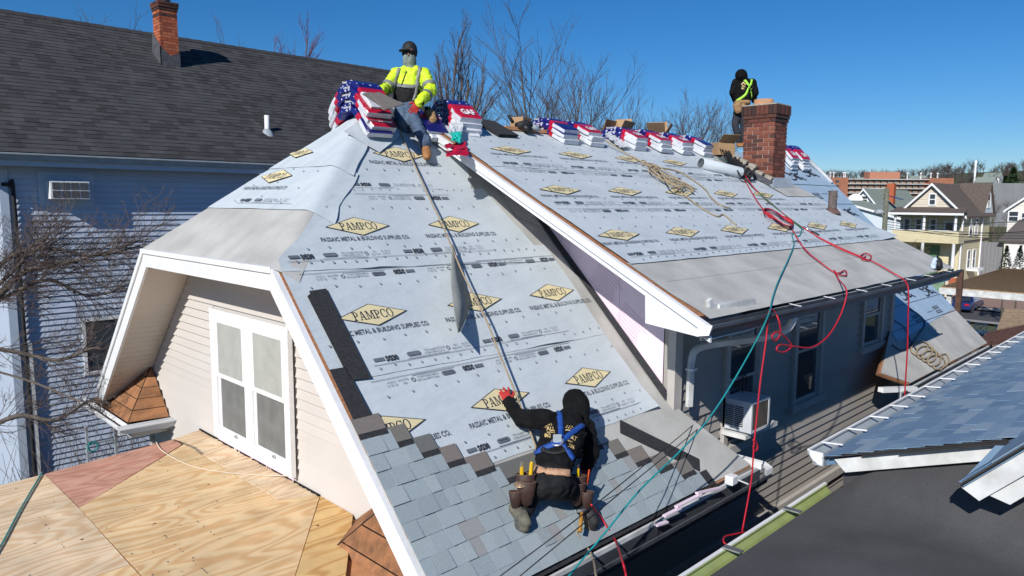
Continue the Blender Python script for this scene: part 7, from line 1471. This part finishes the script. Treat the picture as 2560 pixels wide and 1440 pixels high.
flr = 2.7; 
for k in range(6):
    z = z1-.5-k*flr; fb(13, Lb-8, -.2, 2.1, z, z+.35, MT['white_d'], 'balcony_slab')
    for j in range(12):
        s = 14+j*(Lb-24)/12; fb(s, s+(Lb-24)/12-.9, -.15, .05, z-flr+.4, z-flr+1.35, M('balcony', (.36, .28, .21), rough=.8) if (k, j) == (0, 0) else bpy.data.materials['balcony'], 'balcony_rail'); fb(s+.6, s+2.6, 1.9, 2.02, z-flr+.4, z-.1, MT['glass'], 'window')
    for s in (5.5,): fb(s, s+2.2, -.6, -.45, z-1.9, z-.6, MT['glass'], 'window')
for i, s in enumerate((6, 8, 14, 15, 52, 60, 66, 70)): p = a+dirv*s+nrm*8; MB().lathe((p.x, p.y, z1), [(.45, 0), (.45, 3.2), (.6, 3.3), (.6, 3.9), (0, 4)], 8).build('roof_vent', MT['white'], AB)
wa = U((2440, 530), 300); wb_ = U((2640, 530), 300); wt = U((2500, 458), 300).z; W_ = thing('warehouse', V(wa.x, wa.y, gz(wa.x, wa.y)), 'long low grey warehouse behind the yellow house', 'warehouse'); dw = (wb_-wa).normalized(); nw = V(-dw.y, dw.x, 0); nw = nw if nw.dot(FW) > 0 else -nw
for i in range(9): p0 = wa+dw*((wb_-wa).length*i/9); p1 = wa+dw*((wb_-wa).length*(i+.985)/9); MB().prism([V(p0.x, p0.y, -16), V(p1.x, p1.y, -16), V(p1.x+nw.x*30, p1.y+nw.y*30, -16), V(p0.x+nw.x*30, p0.y+nw.y*30, -16)], (0, 0, wt+16)).build('wall_panel', M('warehouse_grey', (.24, .25, .26), (.2, .21, .22), rough=.9, scale=.1) if i == 0 else bpy.data.materials['warehouse_grey'], W_)
rr = random.Random(77); wd_ = {k: MB() for k in ('a', 'b')}
def mini(mb, p, h, n=26):
    mb.tube([p, p+V(0, 0, h*.5)], [h*.03, h*.02], 3, caps=False)
    for i in range(n):
        a = rr.uniform(0, 6.28); z0 = h*rr.uniform(.25, .6); e = rr.uniform(.2, .5)*h*.8; q = p+V(math.cos(a)*e*.3, math.sin(a)*e*.3, z0+h*.12); r_ = p+V(math.cos(a)*e, math.sin(a)*e, min(z0+h*rr.uniform(.2, .5), h)); mb.tube([p+V(0, 0, z0), q, r_], [h*.012, h*.009, h*.004], 3, caps=False)
        for k in range(3): s = q.lerp(r_, rr.random()); mb.tube([s, s+V(rr.uniform(-1, 1), rr.uniform(-1, 1), rr.uniform(.1, 1))*h*.13], [h*.006, h*.003], 3, caps=False)
for i in range(420):
    px = rr.uniform(1950, 2680); dd = rr.uniform(380, 900); p = U((px, 500), dd); mini(wd_['a' if rr.random() < .7 else 'b'], V(p.x, p.y, gz(p.x, p.y)), rr.uniform(9, 15)*(1.25 if 2330 < px < 2450 else 1), 20)
for i in range(330):
    px = rr.choice((rr.uniform(-900, 1950), rr.uniform(2680, 3600))); dd = rr.uniform(330, 700); p = CAM+(FW+RT*((px-1280)/FPX))*dd; mini(wd_['a'], V(p.x, p.y, gz(p.x, p.y)), rr.uniform(9, 15), 12)
MW = M('hill_twigs', (.10, .075, .065), (.07, .055, .05), rough=1); wd_['a'].build('hill_wood', MW, None, kind='stuff', label='bare brown wood covering the far hill', cat='wood'); wd_['b'].build('hill_wood', M('hill_twigs_grey', (.12, .105, .095), rough=1), None, kind='stuff', label='paler grey trees scattered through the hill wood', cat='wood')
for i, (px, dd, lb) in enumerate(((2290, 62, 'pinkish bare street tree in front of the yellow porches'), (2245, 60, 'reddish bare tree beside the utility pole'))): p = U((px, 600), dd); tree(V(p.x, p.y, gz(p.x, p.y)), 7.2 if i == 0 else 8.2, lb, 60+i, 4, .75, .58, (8, 7, 6, 4), .03, .11, twig='twig_red' if i else 'twig_gold', first=.42)
for i, (px, dd, h, lb) in enumerate(((2490, 108, 8.5, 'golden-budded bare tree beside the white house'), (2485, 180, 13, 'dark bare tree before the grey warehouse'), (2525, 190, 12, 'slim bare tree against the grey warehouse'))): p = U((px, 560), dd); tree(V(p.x, p.y, gz(p.x, p.y)), h, lb, 80+i, 4, .6, .55, (9, 7, 6, 4), .05, .14, twig='twig_gold' if i == 0 else 'twig', first=.5)
for i, (px, dd, h, lb) in enumerate(((2510, 520, 20, 'dark green pine on the hill above the warehouse'), (2528, 540, 24, 'taller dark green pine on the hill beside the first'))):
    p = U((px, 500), dd); b_ = V(p.x, p.y, gz(p.x, p.y)); t = thing('pine_tree', b_, lb, 'tree', 'hill pines'); c = MB(); r2 = random.Random(i)
    for k in range(1200): z = r2.random()*h*.85+h*.15; r = (1.1-z/h)*h*.34*math.sqrt(r2.random())*(.7+.6*abs(noise.noise(V(z, i, 0)))); q_ = r2.uniform(0, 6.28); s = V(r2.uniform(-1, 1), r2.uniform(-1, 1), r2.uniform(-.4, .4))*h*.05; o = b_+V(r*math.cos(q_), r*math.sin(q_), z); c.add([o-s, o+s, o+V(s.y, -s.x, h*.03)], [(0, 1, 2)])
    c.build('crown', bpy.data.materials['yew'], t); MB().tube([b_, b_+V(0, 0, h*.9)], [.4, .1], 6).build('trunk', MT['bark'], t)
mq = U((2437, 440), 600); mt_ = thing('mast', V(mq.x, mq.y, gz(mq.x, mq.y)), 'tall white mast standing on the hill', 'mast'); MB().tube([V(mq.x, mq.y, gz(mq.x, mq.y)), V(mq.x, mq.y, U((2438, 401), 600).z)], [.9, .7], 8).build('mast', MT['white'], mt_)
for i, (px, py, dd, lb) in enumerate(((2478, 440, 620, 'small white house on the hillside under the pines'), (2150, 452, 640, 'small pale house on the hill behind the apartment roof'), (2290, 448, 600, 'white hillside house above the far end of the apartment block'), (2460, 452, 560, 'low white house at the foot of the hill wood'))):
    p = U((px, py), dd); gable_house('house', p.x, p.x+14, p.y-6, p.y+6, gz(p.x, p.y)-2, p.z-1, p.z+3, 'y', lb, MT['white'], GRNR, .5, rows=False)
